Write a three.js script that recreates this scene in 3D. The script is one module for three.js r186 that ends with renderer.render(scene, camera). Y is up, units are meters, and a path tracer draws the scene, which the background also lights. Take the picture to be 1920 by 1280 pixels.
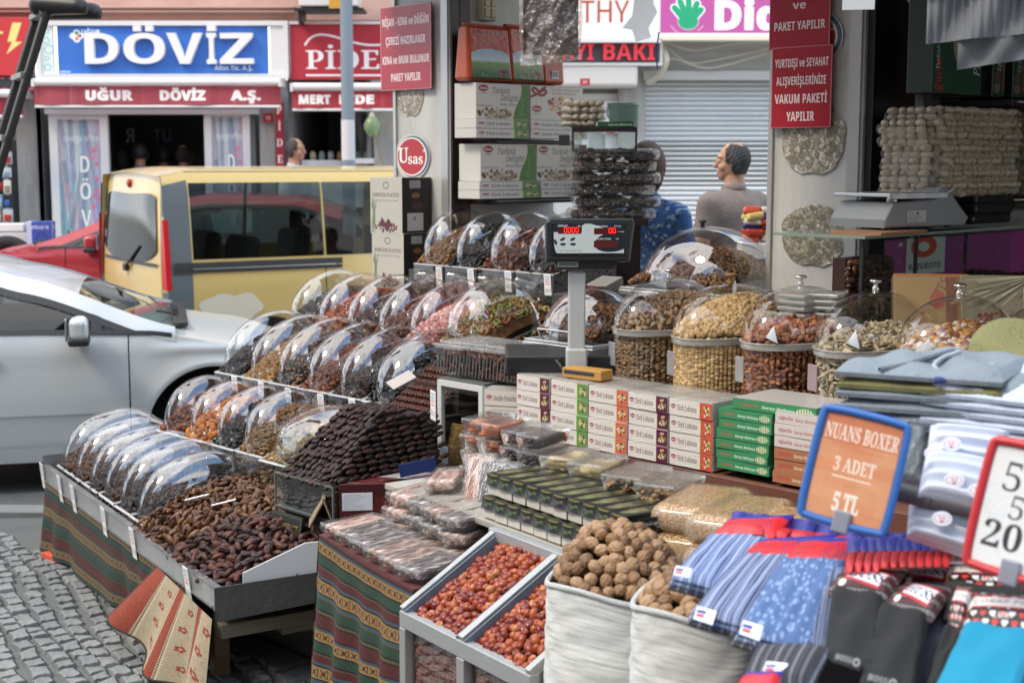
import * as THREE from 'three';
import { RoundedBoxGeometry } from 'three/addons/geometries/RoundedBoxGeometry.js';
import { TextGeometry } from 'three/addons/geometries/TextGeometry.js';
import { FontLoader } from 'three/addons/loaders/FontLoader.js';
import { MarchingCubes } from 'three/addons/objects/MarchingCubes.js';
import { mergeGeometries, mergeVertices, toCreasedNormals } from 'three/addons/utils/BufferGeometryUtils.js';

// ---------- camera, sky, sun, exposure ----------
const scene = new THREE.Scene();
const EYE = 1.94, FPX = 2667, PITCH = Math.atan(340 / FPX);
const camera = new THREE.PerspectiveCamera(2 * Math.atan(640 / FPX) * 180 / Math.PI, 1.5, 0.1, 300);
camera.position.set(0, EYE, 0);
camera.rotation.x = -PITCH;
camera.filmGauge = 36;
camera.focus = 4.7;
camera.userData.fStop = 4.6;
scene.add(camera);
const renderer = new THREE.WebGLRenderer({ antialias: true });
renderer.setSize(1024, 682);
renderer.toneMapping = THREE.LinearToneMapping;
renderer.toneMappingExposure = 2.2;
renderer.shadowMap.enabled = true;

const sunDir = new THREE.Vector3(-0.55, 0.78, 0.32).normalize();
function hash2(x, y) { let h = Math.imul(x | 0, 374761393) + Math.imul(y | 0, 668265263) | 0; h = Math.imul(h ^ (h >>> 13), 1274126177); return ((h ^ (h >>> 16)) >>> 0) / 4294967296; }
function vnoise(x, y) {
  const ix = Math.floor(x), iy = Math.floor(y), fx = x - ix, fy = y - iy, s = fx * fx * (3 - 2 * fx), t = fy * fy * (3 - 2 * fy);
  return (hash2(ix, iy) * (1 - s) + hash2(ix + 1, iy) * s) * (1 - t) + (hash2(ix, iy + 1) * (1 - s) + hash2(ix + 1, iy + 1) * s) * t;
}
function fbm(x, y, o = 4) { let s = 0, a = 0.5, n = 0; for (let i = 0; i < o; i++) { s += a * vnoise(x, y); n += a; a *= 0.5; x = x * 2 + 17.3; y = y * 2 + 5.1; } return s / n; }
{ // bright broken cloud, the same all round
  const W = 1024, H = 512, data = new Float32Array(W * H * 4);
  for (let r = 0; r < H; r++) for (let c = 0; c < W; c++) {
    const up = ((r + 0.5) / H - 0.5) * Math.PI, az = (c + 0.5) / W * 2 * Math.PI, y = Math.sin(up), k = Math.cos(up);
    const dx = Math.cos(az) * k, dz = Math.sin(az) * k, q = 1 / (Math.max(y, 0) + 0.28);
    const n = fbm(dx * q * 2.2 + 40, dz * q * 2.2 + 40, 5), cl = THREE.MathUtils.smoothstep(n, 0.36, 0.56);
    const i = (r * W + c) * 4, hz = Math.pow(1 - Math.max(y, 0), 3);
    const blue = [0.30 + 0.45 * hz, 0.50 + 0.35 * hz, 0.86 + 0.1 * hz], w = 1.22 + 0.5 * (n - 0.5);
    for (let j = 0; j < 3; j++) data[i + j] = y < 0 ? 0.35 : (blue[j] * (1 - cl) + w * [1, 1.0, 1.01][j] * cl);
    data[i + 3] = 1;
  }
  const sky = new THREE.DataTexture(data, W, H, THREE.RGBAFormat, THREE.FloatType);
  sky.mapping = THREE.EquirectangularReflectionMapping; sky.magFilter = THREE.LinearFilter; sky.needsUpdate = true;
  scene.background = sky; scene.environment = sky;
}
const sun = new THREE.DirectionalLight(0xfff1de, 1.1);
sun.position.copy(sunDir).multiplyScalar(60);
sun.castShadow = true; sun.shadow.radius = 24; sun.shadow.mapSize.set(2048, 2048);
Object.assign(sun.shadow.camera, { left: -20, right: 20, top: 20, bottom: -20, far: 140 });
scene.add(sun, sun.target);

// ---------- helpers ----------
let seed = 7;
function rnd() { seed = (seed + 0x6d2b79f5) | 0; let t = Math.imul(seed ^ (seed >>> 15), 1 | seed); t = (t + Math.imul(t ^ (t >>> 7), 61 | t)) ^ t; return ((t ^ (t >>> 14)) >>> 0) / 4294967296; }
const rr = (a, b) => a + (b - a) * rnd(), pick = (a) => a[Math.floor(rnd() * a.length)], V3 = (x, y, z) => new THREE.Vector3(x, y, z);
const used = new Map();
function numbered(n) { const k = used.get(n) ?? 0; used.set(n, k + 1); return k ? n + '_' + String(k).padStart(3, '0') : n; }
const arr = (p) => (p.isVector3 ? [p.x, p.y, p.z] : p);
function tag(o, label, category, group, kind) {
  if (label) o.userData.label = label;
  if (category) o.userData.category = category;
  if (group) o.userData.group = group;
  if (kind) o.userData.kind = kind;
  return o;
}
function thing(name, label, category, pos = [0, 0, 0], turn = 0, group, kind) {
  const o = new THREE.Group(); o.name = numbered(name); o.position.set(...arr(pos)); o.rotation.y = turn;
  scene.add(o); return tag(o, label, category, group, kind);
}
function part(name, geo, mat, parent = scene, pos, turn) {
  const m = new THREE.Mesh(Array.isArray(geo) ? mg(geo) : geo, mat); m.name = parent === scene ? numbered(name) : name;
  m.castShadow = m.receiveShadow = true;
  if (pos) m.position.set(...arr(pos));
  if (turn) m.rotation.y = turn;
  parent.add(m); return m;
}
const solo = (name, geo, mat, label, cat, pos, turn, group, kind) => tag(part(name, geo, mat, scene, pos, turn), label, cat, group, kind);
const struct = (name, geo, mat) => tag(part(name, geo, mat), null, null, null, 'structure');
function copy(o, pos, turn, label, group) {
  const c = o.clone(); c.name = numbered(o.name.replace(/_\d{3}$/, '')); scene.add(c);
  if (pos) c.position.set(...arr(pos));
  if (turn !== undefined) c.rotation.y = turn;
  if (label) c.userData.label = label;
  if (group) c.userData.group = group;
  return c;
}
// a pixel of the 1920-wide photograph at depth d (metres along the view's ground direction), or on the level y = h
function ray(px, py) {
  const x = (px - 960) / FPX, y = -(py - 640) / FPX, c = Math.cos(PITCH), s = Math.sin(PITCH);
  return V3(x, y * c - s, -c - y * s);
}
function P(px, py, d) { const r = ray(px, py); return r.multiplyScalar(d / -r.z).add(V3(0, EYE, 0)); }
function PH(px, py, h) { const r = ray(px, py); return r.multiplyScalar((h - EYE) / r.y).add(V3(0, EYE, 0)); }
// the shop's own axes: u runs along the tiers to the far left, v climbs to the back right
const SX = Math.sin(44 * Math.PI / 180), CX = Math.cos(44 * Math.PI / 180);
const S = (u, v, h) => V3(-SX * u + CX * v, h, -(CX * u + SX * v));
const TS = -46 * Math.PI / 180, TV = 44 * Math.PI / 180;      // turn so that local x = -u, z = -v;  or local x = v, z = -u
const rad = (a) => a * Math.PI / 180;

// geometry
function mg(list) {
  const l = list.map((g) => { const n = g.index ? g.toNonIndexed() : g; for (const k of Object.keys(n.attributes)) if (!['position', 'normal', 'uv', 'color'].includes(k)) n.deleteAttribute(k); if (!n.attributes.uv) n.setAttribute('uv', new THREE.BufferAttribute(new Float32Array(n.attributes.position.count * 2), 2)); return n; });
  const col = l.every((g) => g.attributes.color); if (!col) l.forEach((g) => g.deleteAttribute('color'));
  return mergeGeometries(l);
}
function mv(g, x = 0, y = 0, z = 0, rx = 0, ry = 0, rz = 0) { if (rx || ry || rz) g.applyMatrix4(new THREE.Matrix4().makeRotationFromEuler(new THREE.Euler(rx, ry, rz))); return g.translate(x, y, z); }
const bx = (w, h, d, x, y, z, rx, ry, rz) => mv(new THREE.BoxGeometry(w, h, d), x, y, z, rx, ry, rz);
const rb = (w, h, d, x, y, z, r = 0.004, s = 1, rx, ry, rz) => mv(new RoundedBoxGeometry(w, h, d, s, Math.min(r, w / 2.01, h / 2.01, d / 2.01)), x, y, z, rx, ry, rz);
const cy = (r1, r2, h, n, x, y, z, rx, ry, rz) => mv(new THREE.CylinderGeometry(r1, r2, h, n), x, y, z, rx, ry, rz);
const sp = (r, x, y, z, a = 16, b = 12, sx = 1, sy = 1, sz = 1) => new THREE.SphereGeometry(r, a, b).scale(sx, sy, sz).translate(x, y, z);
const tube = (pts, r, n = 24, k = 8, closed = false) => new THREE.TubeGeometry(new THREE.CatmullRomCurve3(pts.map((p) => V3(...arr(p))), closed, 'catmullrom', 0.4), n, r, k, closed);
const bar = (a, b, r, k = 8) => { a = V3(...arr(a)); b = V3(...arr(b)); const g = new THREE.CylinderGeometry(r, r, a.distanceTo(b), k); g.applyQuaternion(new THREE.Quaternion().setFromUnitVectors(V3(0, 1, 0), b.clone().sub(a).normalize())); const c = a.add(b).multiplyScalar(0.5); return g.translate(c.x, c.y, c.z); };
const lathe = (pts, n = 24) => new THREE.LatheGeometry(pts.map((p) => new THREE.Vector2(...p)), n);
function ext(pts, depth, bevel = 0, holes = []) { const s = new THREE.Shape(pts.map((p) => new THREE.Vector2(...p))); for (const h of holes) s.holes.push(new THREE.Path(h.map((p) => new THREE.Vector2(...p)))); return new THREE.ExtrudeGeometry(s, { depth, bevelEnabled: bevel > 0, bevelSize: bevel, bevelThickness: bevel, bevelSegments: 2, steps: 1, curveSegments: 10 }); }
// a sheet: f(s, t) -> [x, y, z] with s, t in 0..1
function sheet(f, n, m) {
  const p = [], uv = [], ix = [];
  for (let j = 0; j <= m; j++) for (let i = 0; i <= n; i++) { p.push(...f(i / n, j / m)); uv.push(i / n, j / m); }
  for (let j = 0; j < m; j++) for (let i = 0; i < n; i++) { const a = j * (n + 1) + i, b = a + 1, c = a + n + 1, d = c + 1; ix.push(a, b, d, a, d, c); }
  const g = new THREE.BufferGeometry(); g.setAttribute('position', new THREE.Float32BufferAttribute(p, 3)); g.setAttribute('uv', new THREE.Float32BufferAttribute(uv, 2)); g.setIndex(ix); g.computeVertexNormals(); return g;
}
function welded(g) { const c = g.clone(); for (const k of Object.keys(c.attributes)) if (k !== 'position') c.deleteAttribute(k); const w = mergeVertices(c, 1e-5); w.computeVertexNormals(); return w; }
const pkey = (p, i) => Math.round(p.getX(i) * 2e4) + ',' + Math.round(p.getY(i) * 2e4) + ',' + Math.round(p.getZ(i) * 2e4);
function smoothNormals(g) { const w = welded(g), at = new Map(), p = w.attributes.position, n = w.attributes.normal, q = g.attributes.position, o = new Float32Array(q.count * 3); for (let i = 0; i < p.count; i++) at.set(pkey(p, i), i); for (let i = 0; i < q.count; i++) { const k = at.get(pkey(q, i)); if (k !== undefined) o.set([n.getX(k), n.getY(k), n.getZ(k)], i * 3); else o.set([0, 1, 0], i * 3); } g.setAttribute('normal', new THREE.BufferAttribute(o, 3)); return g; }
function bumpy(g, amp, freq, sd = 0) { // push vertices along their smooth normals with value noise
  smoothNormals(g); const p = g.attributes.position, n = g.attributes.normal;
  for (let i = 0; i < p.count; i++) { const x = p.getX(i) * freq + sd, y = p.getY(i) * freq + sd * 2, z = p.getZ(i) * freq; const k = (fbm(x + z * 0.7 + 50, y - z * 0.6 + 50, 3) - 0.5) * 2 * amp; p.setXYZ(i, p.getX(i) + n.getX(i) * k, p.getY(i) + n.getY(i) * k, p.getZ(i) + n.getZ(i) * k); }
  return smoothNormals(g);
}
const discGeo = (w, h, rag = 0, n = 40) => { const g = sheet((s, q) => { const a = s * 6.2832, k = q * (1 - rag * vnoise(Math.cos(a) * 6 + 20, Math.sin(a) * 6 + 20)); return [Math.cos(a) * k * w / 2, Math.sin(a) * k * h / 2, 0.001 * (1 - q)]; }, n, 3), p = g.attributes.position, u = g.attributes.uv; for (let i = 0; i < p.count; i++) u.setXY(i, p.getX(i) / w + 0.5, p.getY(i) / h + 0.5); return g; }; // a round sheet with straight print
function frameGeo(w, h, t, d) { return [bx(w, t, d, 0, h / 2 - t / 2, 0), bx(w, t, d, 0, -h / 2 + t / 2, 0), bx(t, h - 2 * t, d, -w / 2 + t / 2, 0, 0), bx(t, h - 2 * t, d, w / 2 - t / 2, 0, 0)]; }

// textures and materials
function tex(w, h, draw, rep) {
  const c = document.createElement('canvas'); c.width = w; c.height = h; const x = c.getContext('2d'); draw(x, w, h);
  const t = new THREE.CanvasTexture(c); t.colorSpace = THREE.SRGBColorSpace; t.wrapS = t.wrapT = THREE.RepeatWrapping; t.anisotropy = 8; if (rep) t.repeat.set(...rep); return t;
}
function dataTex(n, f) {
  const d = new Uint8Array(n * n * 4);
  for (let y = 0; y < n; y++) for (let x = 0; x < n; x++) { const v = f(x / n, y / n), i = (y * n + x) * 4; d[i] = d[i + 1] = d[i + 2] = Math.max(0, Math.min(255, v * 255)); d[i + 3] = 255; }
  const t = new THREE.DataTexture(d, n, n); t.wrapS = t.wrapT = THREE.RepeatWrapping; t.magFilter = THREE.LinearFilter; t.needsUpdate = true; return t;
}
const tileable = (f) => (x, y) => f(x, y) * (1 - x) * (1 - y) + f(x - 1, y) * x * (1 - y) + f(x, y - 1) * (1 - x) * y + f(x - 1, y - 1) * x * y;
const NOISE = dataTex(256, tileable((x, y) => fbm(x * 12 + 50, y * 12 + 50, 5)));
const GRIME = dataTex(256, tileable((x, y) => 0.62 + 0.5 * (fbm(x * 5 + 90, y * 5 + 90, 5) - 0.5) + 0.25 * (vnoise(x * 60 + 9, y * 60 + 9) - 0.5)));
const WORN = dataTex(256, tileable((x, y) => 0.93 + 0.3 * (fbm(x * 4 + 90, y * 4 + 90, 5) - 0.5) + 0.06 * (vnoise(x * 70 + 9, y * 70 + 9) - 0.5))); WORN.colorSpace = THREE.SRGBColorSpace;
const WEAVE = dataTex(128, (x, y) => 0.5 + 0.25 * Math.sin(x * 2 * Math.PI * 16) + 0.25 * Math.sin(y * 2 * Math.PI * 16));
const noiseAt = (t, a, b) => { const c = t.clone(); c.repeat.set(a, b ?? a); c.needsUpdate = true; return c; };
const cache = new Map();
function M(color, rough = 0.6, more = {}, key) {
  const k = key ?? (Object.values(more).every((v) => typeof v !== 'object') ? JSON.stringify([color, rough, more]) : null);
  if (k && cache.has(k)) return cache.get(k);
  const phys = ['transmission', 'clearcoat', 'sheen', 'ior', 'specularIntensity'].some((q) => q in more);
  const m = new (phys ? THREE.MeshPhysicalMaterial : THREE.MeshStandardMaterial)({ roughness: rough, ...more });
  if (Array.isArray(color)) m.color.setRGB(...color); else m.color.set(color);
  if (k) cache.set(k, m); return m;
}
const bumped = (color, rough, scale, rep = 1, t = NOISE) => M(color, rough, { bumpMap: noiseAt(t, rep), bumpScale: scale }, 'b' + JSON.stringify([color, rough, scale, rep, t === NOISE]));
const worn = (color, rough, rep = 1) => M(color, rough, { map: noiseAt(WORN, rep), bumpMap: noiseAt(NOISE, rep * 2), bumpScale: 0.002 }, 'w' + JSON.stringify([color, rough, rep]));

const printed = (t, rough = 0.55, more = {}) => M(0xffffff, rough, { map: t, ...more });
const ACRYLIC = M([0.96, 0.97, 0.97], 0.03, { transmission: 1, thickness: 0, ior: 2.4 });
const GLASS = M([0.93, 0.97, 0.95], 0.02, { transmission: 1, thickness: 0, ior: 1.6 });
const FILM = M([0.97, 0.97, 0.96], 0.08, { transmission: 1, thickness: 0, ior: 1.6, bumpMap: noiseAt(NOISE, 2.5), bumpScale: 0.012 });
const CLEAR_RIM = M([0.85, 0.87, 0.86], 0.15, { transmission: 0.55, thickness: 0, ior: 1.6 });
const CHROME = M([0.75, 0.75, 0.74], 0.18, { metalness: 1 });
const STEEL = bumped([0.5, 0.51, 0.51], 0.38, 0.0008, 3); STEEL.metalness = 0.9;
const ALU = bumped([0.42, 0.44, 0.44], 0.5, 0.001, 3); ALU.metalness = 0.6;
const BLACK = M([0.012, 0.012, 0.013], 0.5), DARK = M([0.03, 0.03, 0.032], 0.6), WHITE = M([0.75, 0.75, 0.73], 0.5);
const font = await new FontLoader().loadAsync('fonts/droid/droid_sans_bold.typeface.json');
const fontSerif = await new FontLoader().loadAsync('fonts/droid/droid_serif_bold.typeface.json');
function letters(str, w, h, depth, f = font, bevel = 0) { // raised lettering centred on its own origin, fitted to w x h
  const g = new TextGeometry(str, { font: f, size: 1, depth: 1, curveSegments: 6, bevelEnabled: bevel > 0, bevelSize: bevel, bevelThickness: bevel, bevelSegments: 1 });
  g.computeBoundingBox(); const b = g.boundingBox, s = b.getSize(V3()), c = b.getCenter(V3());
  return g.translate(-c.x, -c.y, -b.min.z).scale(w / s.x, h / s.y, depth / s.z);
}
function write(x, str, cx, cy, size, color, o = {}) { // text on a canvas, squeezed to o.w if that is given
  x.save(); x.translate(cx, cy); if (o.turn) x.rotate(o.turn);
  x.font = `${o.style ?? 'bold'} ${size}px ${o.font ?? 'sans-serif'}`; x.textAlign = o.align ?? 'center'; x.textBaseline = 'middle';
  const m = x.measureText(str).width; if (o.w) x.scale(o.w / m, 1);
  if (o.stroke) { x.lineWidth = o.lw ?? size / 8; x.strokeStyle = o.stroke; x.lineJoin = 'round'; x.strokeText(str, 0, 0); }
  x.fillStyle = color; x.fillText(str, 0, 0); x.restore();
}
const fill = (x, c, a, b, w, h) => { x.fillStyle = c; x.fillRect(a, b, w, h); };
// a thin board whose front (+z) carries a print
function board(name, w, h, t, front, side, parent, pos, turn) { const g = new RoundedBoxGeometry(w, h, t, 1, Math.min(0.003, t / 2.1)); return part(name, g, [side, side, side, side, front, side], parent, pos, turn); }
function rect(x0, y0, x1, y1, d) { const a = P(x0, y0, d), b = P(x1, y1, d); return { x: (a.x + b.x) / 2, y: (a.y + b.y) / 2, w: b.x - a.x, h: a.y - b.y, z: -d }; }
// ================= the ground =================
{
  const asphalt = M([0.16, 0.165, 0.165], 0.85, { map: noiseAt(WORN, 60), bumpMap: noiseAt(NOISE, 220), bumpScale: 0.006, roughnessMap: noiseAt(GRIME, 40) }, 'asphalt');
  struct('road', mv(new THREE.PlaneGeometry(160, 160), 0, 0, -30, -Math.PI / 2), asphalt);
  const pave = thing('pavement', null, null, [0, 0, 0]); tag(pave, null, null, null, 'structure');
  // bedding of the setts: a low bed with the kerb at its far edge
  const a = rad(33);
  const stoneM = [[0.21, 0.222, 0.216], [0.225, 0.237, 0.228], [0.19, 0.202, 0.198], [0.245, 0.25, 0.24]].map((c, i) => M(c, 0.62, { map: noiseAt(WORN, 0.7), bumpMap: noiseAt(NOISE, 0.35), bumpScale: 0.006 }, 'sett' + i));
  const bed = new THREE.Shape([[-9, -7.48], [2.5, -7.48], [2.5, 4], [-9, 4]].map((q) => new THREE.Vector2(...q)));
  part('bedding', mv(new THREE.ShapeGeometry(bed).rotateX(Math.PI / 2).scale(1, 1, 1), 0, 0.03, 0).scale(1, 1, 1), M([0.11, 0.115, 0.11], 0.95, { bumpMap: noiseAt(NOISE, 3), bumpScale: 0.01, side: THREE.DoubleSide }, 'bed'), pave);
  for (let i = 0; i < 14; i++) part('kerb_stone', rb(0.78, 0.13, 0.16, -8.5 + i * 0.8 + 0.39, 0.0, -7.56, 0.012, 2), stoneM[i % 4 === 2 ? 1 : 3], pave);
  // setts in slightly curved courses running along the tables
  const variants = [];
  for (let i = 0; i < 6; i++) {
    const sk = [rr(-0.09, 0.09), rr(-0.09, 0.09)], e = rr(8, 14), g = sheet((s, q) => { let x = s - 0.5, z = 0.5 - q; const f = Math.pow(Math.max(0, (1 - Math.pow(Math.abs(2 * x), e)) * (1 - Math.pow(Math.abs(2 * z), e))), 0.16), y = -0.05 + 0.09 * f + 0.012 * (fbm(x * 3 + i * 9 + 20, z * 3 + 20, 3) - 0.5) * f; const k = 1 + 0.1 * (vnoise(x * 3 + i * 5 + 9, z * 3 + 9) - 0.5); return [x * k + sk[0] * z, y, z * k + sk[1] * x]; }, 11, 11);
    variants.push(g);
  }
  const spots = [], ca = Math.cos(a), sa = Math.sin(a);
  for (let row = -40; row < 30; row++) {
    let along = -3.2 + rr(0, 0.1);
    while (along < 3.6) {
      const L = rr(0.07, 0.135), across = row * 0.084 + 0.07 * Math.sin(along * 1.3 + row * 0.07) + 0.02 * Math.sin(along * 4.1 + row) + rr(-0.007, 0.007), W = 0.087;
      const lx = along + L / 2, x = -1.9 - lx * sa + across * ca, z = -5.9 - lx * ca - across * sa;
      along += L + 0.002;
      if (z < -7.46 || z > -3.6 || x > 0.2 || x < -3.6) continue;
      if (x * CX - z * SX > 3.06) continue;
      spots.push([x, z, W * rr(0.94, 1.03), L, row]);
    }
  }
  const near = spots.map((s) => [...s, s[0] / -s[1] > -0.375 && s[1] < -4.9 ? -s[1] : 99 - s[1]]).sort((p, q) => p[5] - q[5]);
  const rest = [];
  near.forEach(([x, z, w, l], i) => {
    const g = variants[i % 6], m = new THREE.Matrix4().compose(V3(x, 0.005 + rr(-0.004, 0.004), z), new THREE.Quaternion().setFromEuler(new THREE.Euler(rr(-0.03, 0.03), a + rr(-0.11, 0.11), rr(-0.03, 0.03))), V3(w, 1, l));
    if (i < 300) { const s = part('sett', g, pick(stoneM), pave); s.position.setFromMatrixPosition(m); s.quaternion.setFromRotationMatrix(new THREE.Matrix4().extractRotation(m)); s.scale.set(w, 1, l); }
    else rest.push(m);
  });
  const im = new THREE.InstancedMesh(variants[0], stoneM[1], rest.length); im.name = 'setts'; rest.forEach((m, i) => { im.setMatrixAt(i, m); const k = rr(0.8, 1.15); im.setColorAt(i, new THREE.Color(k, k, k)); }); tag(im, null, null, null, 'stuff'); im.receiveShadow = true; pave.add(im);
  // pavement across the road, in front of the far shops
  struct('far_pavement', [bx(40, 0.2, 3.2, 0, 0.1, -14.6)], M([0.3, 0.3, 0.29], 0.85, { map: noiseAt(WORN, 10) }, 'fpave'));
}

// ================= the far side of the street =================
const FZ = 16;
{
  const plaster = M([0.66, 0.44, 0.37], 0.85, { map: noiseAt(WORN, 3), bumpMap: noiseAt(NOISE, 12), bumpScale: 0.006 }, 'plaster');
  const plaster2 = M([0.6, 0.36, 0.29], 0.85, { map: noiseAt(WORN, 2) }, 'plaster2');
  const greywall = M([0.42, 0.42, 0.40], 0.8, { map: noiseAt(WORN, 2), bumpMap: noiseAt(NOISE, 6), bumpScale: 0.004 }, 'greywall');
  const b = thing('pink_building', 'pink plastered building above the blue exchange sign and the red bakery sign', 'building', [0, 0, -FZ]);
  const R = (a, c, d, e) => { const r = rect(a, c, d, e, FZ); return r; };
  const box = (a, c, d, e, t, z, rd = 0) => { const r = rect(a, c, d, e, FZ); return rd ? rb(r.w, r.h, t, r.x, r.y, z, rd) : bx(r.w, r.h, t, r.x, r.y, z); };
  part('wall', [bx(9.5, 5.2, 0.3, -5.1, 3.48 + 2.6, -0.25)], plaster, b);
  part('cornice', [box(-700, 12, 553, 17, 0.16, 0, 0.01), box(-700, 19, 553, 24, 0.12, 0, 0.01), box(-700, 24, 553, 40, 0.05, -0.08), box(-700, 40, 553, 43, 0.1, -0.05)], plaster2, b);
  for (const q of [[22, 148, 82, 520], [484, 205, 519, 560], [700, 205, 760, 560]]) part('shop_pier', box(...q, 0.3, -0.2), greywall, b);
  part('pier_joint', [box(70, 150, 80, 520, 0.06, -0.02)], M([0.25, 0.26, 0.25], 0.7), b);
  // dark shop interiors: real shallow rooms
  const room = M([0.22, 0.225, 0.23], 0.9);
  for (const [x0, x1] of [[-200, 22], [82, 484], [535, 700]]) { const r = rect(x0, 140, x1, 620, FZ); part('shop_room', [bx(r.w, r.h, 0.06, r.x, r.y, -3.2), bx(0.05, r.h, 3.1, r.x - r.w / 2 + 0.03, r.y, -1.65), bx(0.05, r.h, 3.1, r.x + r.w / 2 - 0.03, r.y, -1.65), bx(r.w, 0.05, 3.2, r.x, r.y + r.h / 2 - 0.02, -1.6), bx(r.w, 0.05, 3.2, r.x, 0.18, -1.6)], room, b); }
  // the exchange office front: white frames with printed glass
  const uw = M([0.72, 0.74, 0.74], 0.45);
  const win = (name, a, c, d, e, t, front, turn = 0) => { const r = rect(a, c, d, e, FZ); const w = part(name, frameGeo(r.w, r.h, t, 0.07), uw, b, [r.x, r.y, -0.06], turn); part('pane', bx(r.w - 2 * t, r.h - 2 * t, 0.012), front, w); return w; };
  const notes = tex(256, 768, (x, w, h) => {
    fill(x, '#c9d6d8', 0, 0, w, h);
    const cs = ['#5f9db8', '#d8a9b4', '#7ab5b6', '#9b8bb8', '#b7c9cf', '#c5b2cf', '#6b7f8f'];
    for (let i = 0; i < 40; i++) { x.save(); x.translate(20 + i * 6.5, h * (0.1 + 0.7 * hash2(i, 3))); x.rotate(-0.2 + 0.5 * hash2(i, 5)); x.globalAlpha = 0.5; fill(x, cs[i % 7], -16, -180, 26, 330); x.globalAlpha = 0.35; x.strokeStyle = '#4b5560'; x.lineWidth = 3; x.beginPath(); x.ellipse(0, 40 * hash2(i, 8), 12, 40, 0.3, 0, 7); x.stroke(); x.restore(); }
    x.globalAlpha = 0.5; const g = x.createLinearGradient(0, 0, w, 0); g.addColorStop(0.55, 'rgba(190,170,215,0)'); g.addColorStop(1, '#b9a5d6'); fill(x, g, 0, 0, w, h); x.globalAlpha = 1;
    for (let i = 0; i < 8; i++) write(x, '*', 200 + 30 * hash2(i, 1), 100 + 420 * hash2(i, 2), 60, '#d77a8e');
    write(x, 'change office', w / 2 + 10, 84, 36, '#eef3f3', { style: '', w: 215 });
    write(x, 'MS', 214, 130, 30, '#e888a2'); write(x, 'SMS', 205, 168, 30, '#e888a2');
    ['D', 'Ö', 'V', 'İ', 'Z'].forEach((c, i) => write(x, c, w * 0.6, 200 + i * 120, 105, '#f4f7f6', { stroke: '#708890', lw: 6 }));
  });
  const pr = printed(notes, 0.25);
  win('door', 88, 208, 211, 560, 0.09, [pr, pr, pr, pr, pr, pr]);
  win('door', 380, 205, 474, 560, 0.08, [pr, pr, pr, pr, pr, pr]);
  part('door_head', [box(82, 204, 484, 214, 0.2, -0.1)], uw, b);
  { // back sign read through the open doorway
    const r = rect(214, 232, 330, 282, FZ); const t = tex(256, 96, (x, w, h) => { fill(x, '#1d2c38', 0, 0, w, h); x.translate(w, 0); x.scale(-1, 1); write(x, 'UT', 78, 48, 64, '#6e8590'); write(x, 'R', 212, 46, 72, '#b9c3c6'); });
    tag(board('back_sign', r.w * 1.15, r.h * 1.15, 0.04, printed(t), DARK, scene, [r.x * 1.12, r.y + 0.05, -FZ - 2.2]), 'dim mirrored lettering sign inside the exchange office doorway', 'sign');
  }
  // number plate
  { const r = rect(492, 212, 511, 228, FZ); tag(board('number_plate', r.w, r.h, 0.02, printed(tex(64, 48, (x, w, h) => { fill(x, '#b02c38', 0, 0, w, h); write(x, '19', w / 2, h / 2 + 2, 30, '#f1d9da'); })), M('#b02c38'), scene, [r.x, r.y, -FZ - 0.03]), 'small red house number plate on the grey pier beside the exchange office', 'sign'); }
  // blue sign
  const blue = M([0.035, 0.15, 0.55], 0.35), sgn = (name, label, r, out, frame) => thing(name, label, 'sign', [r.x, r.y, -FZ + out]);
  {
    const r = rect(75, 42, 546, 149, FZ), s = sgn('shop_sign', 'blue and white exchange office sign with raised white DÖVİZ lettering', r, 0.12);
    part('sign_frame', frameGeo(r.w, r.h, 0.05, 0.16), WHITE, s);
    part('white_end', [bx(0.15, r.h - 0.1, 0.06, r.w / 2 - 0.125, 0, 0.03)], WHITE, s);
    const endp = tex(64, 256, (x, w, h) => { fill(x, '#e3ebe7', 0, 0, w, h); for (let i = 0; i < 5; i++) { x.strokeStyle = '#8fd0c0'; x.lineWidth = 7; x.beginPath(); x.arc(34 + 8 * Math.sin(i * 4), 30 + i * 48, 11 + 6 * (i % 3), 0, 7); x.stroke(); } });
    board('printed_end', 0.135, r.h - 0.1, 0.06, printed(endp), WHITE, s, [-r.w / 2 + 0.118, 0, 0.03]);
    const face = tex(512, 128, (x, w, h) => { fill(x, '#3f74c8', 0, 0, w, h); for (let i = 0; i < 9; i++) { x.globalAlpha = 0.06; fill(x, i % 2 ? '#1b4a9a' : '#7aa6e6', i * 60, 0, 40, h); } x.globalAlpha = 1; for (const [dx, dy, c] of [[0, -9, '#2f9b4a'], [9, 0, '#d8503f'], [0, 9, '#e0863f'], [-9, 0, '#ffffff']]) { x.fillStyle = '#fff'; x.beginPath(); x.arc(48 + dx, 27 + dy, 8.5, 0, 7); x.fill(); x.fillStyle = c; x.beginPath(); x.arc(48 + dx * 0.8, 27 + dy * 0.8, 5, 0, 7); x.fill(); } write(x, 'UĞUR', 82, 17, 19, '#fff', { w: 46 }); write(x, 'Altın Tic. A.Ş.', 428, 112, 17, '#f2f6ff', { w: 94 }); write(x, 'reklam', 16, 122, 8, '#dbe6ff'); });
    board('sign_face', r.w - 0.45, r.h - 0.1, 0.04, printed(face, 0.35), blue, s, [0, 0, 0.02]);
    const lm = M([0.86, 0.86, 0.84], 0.4);
    [['D', 168, 232], ['O', 240, 318], ['V', 320, 388], ['I', 394, 413], ['Z', 418, 482]].forEach(([c, a, e]) => { const q = rect(a, 65, e, 122, FZ); part('letter', letters(c, q.w, q.h, 0.07), lm, s, [q.x - r.x, q.y - r.y, 0.04]); });
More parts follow.
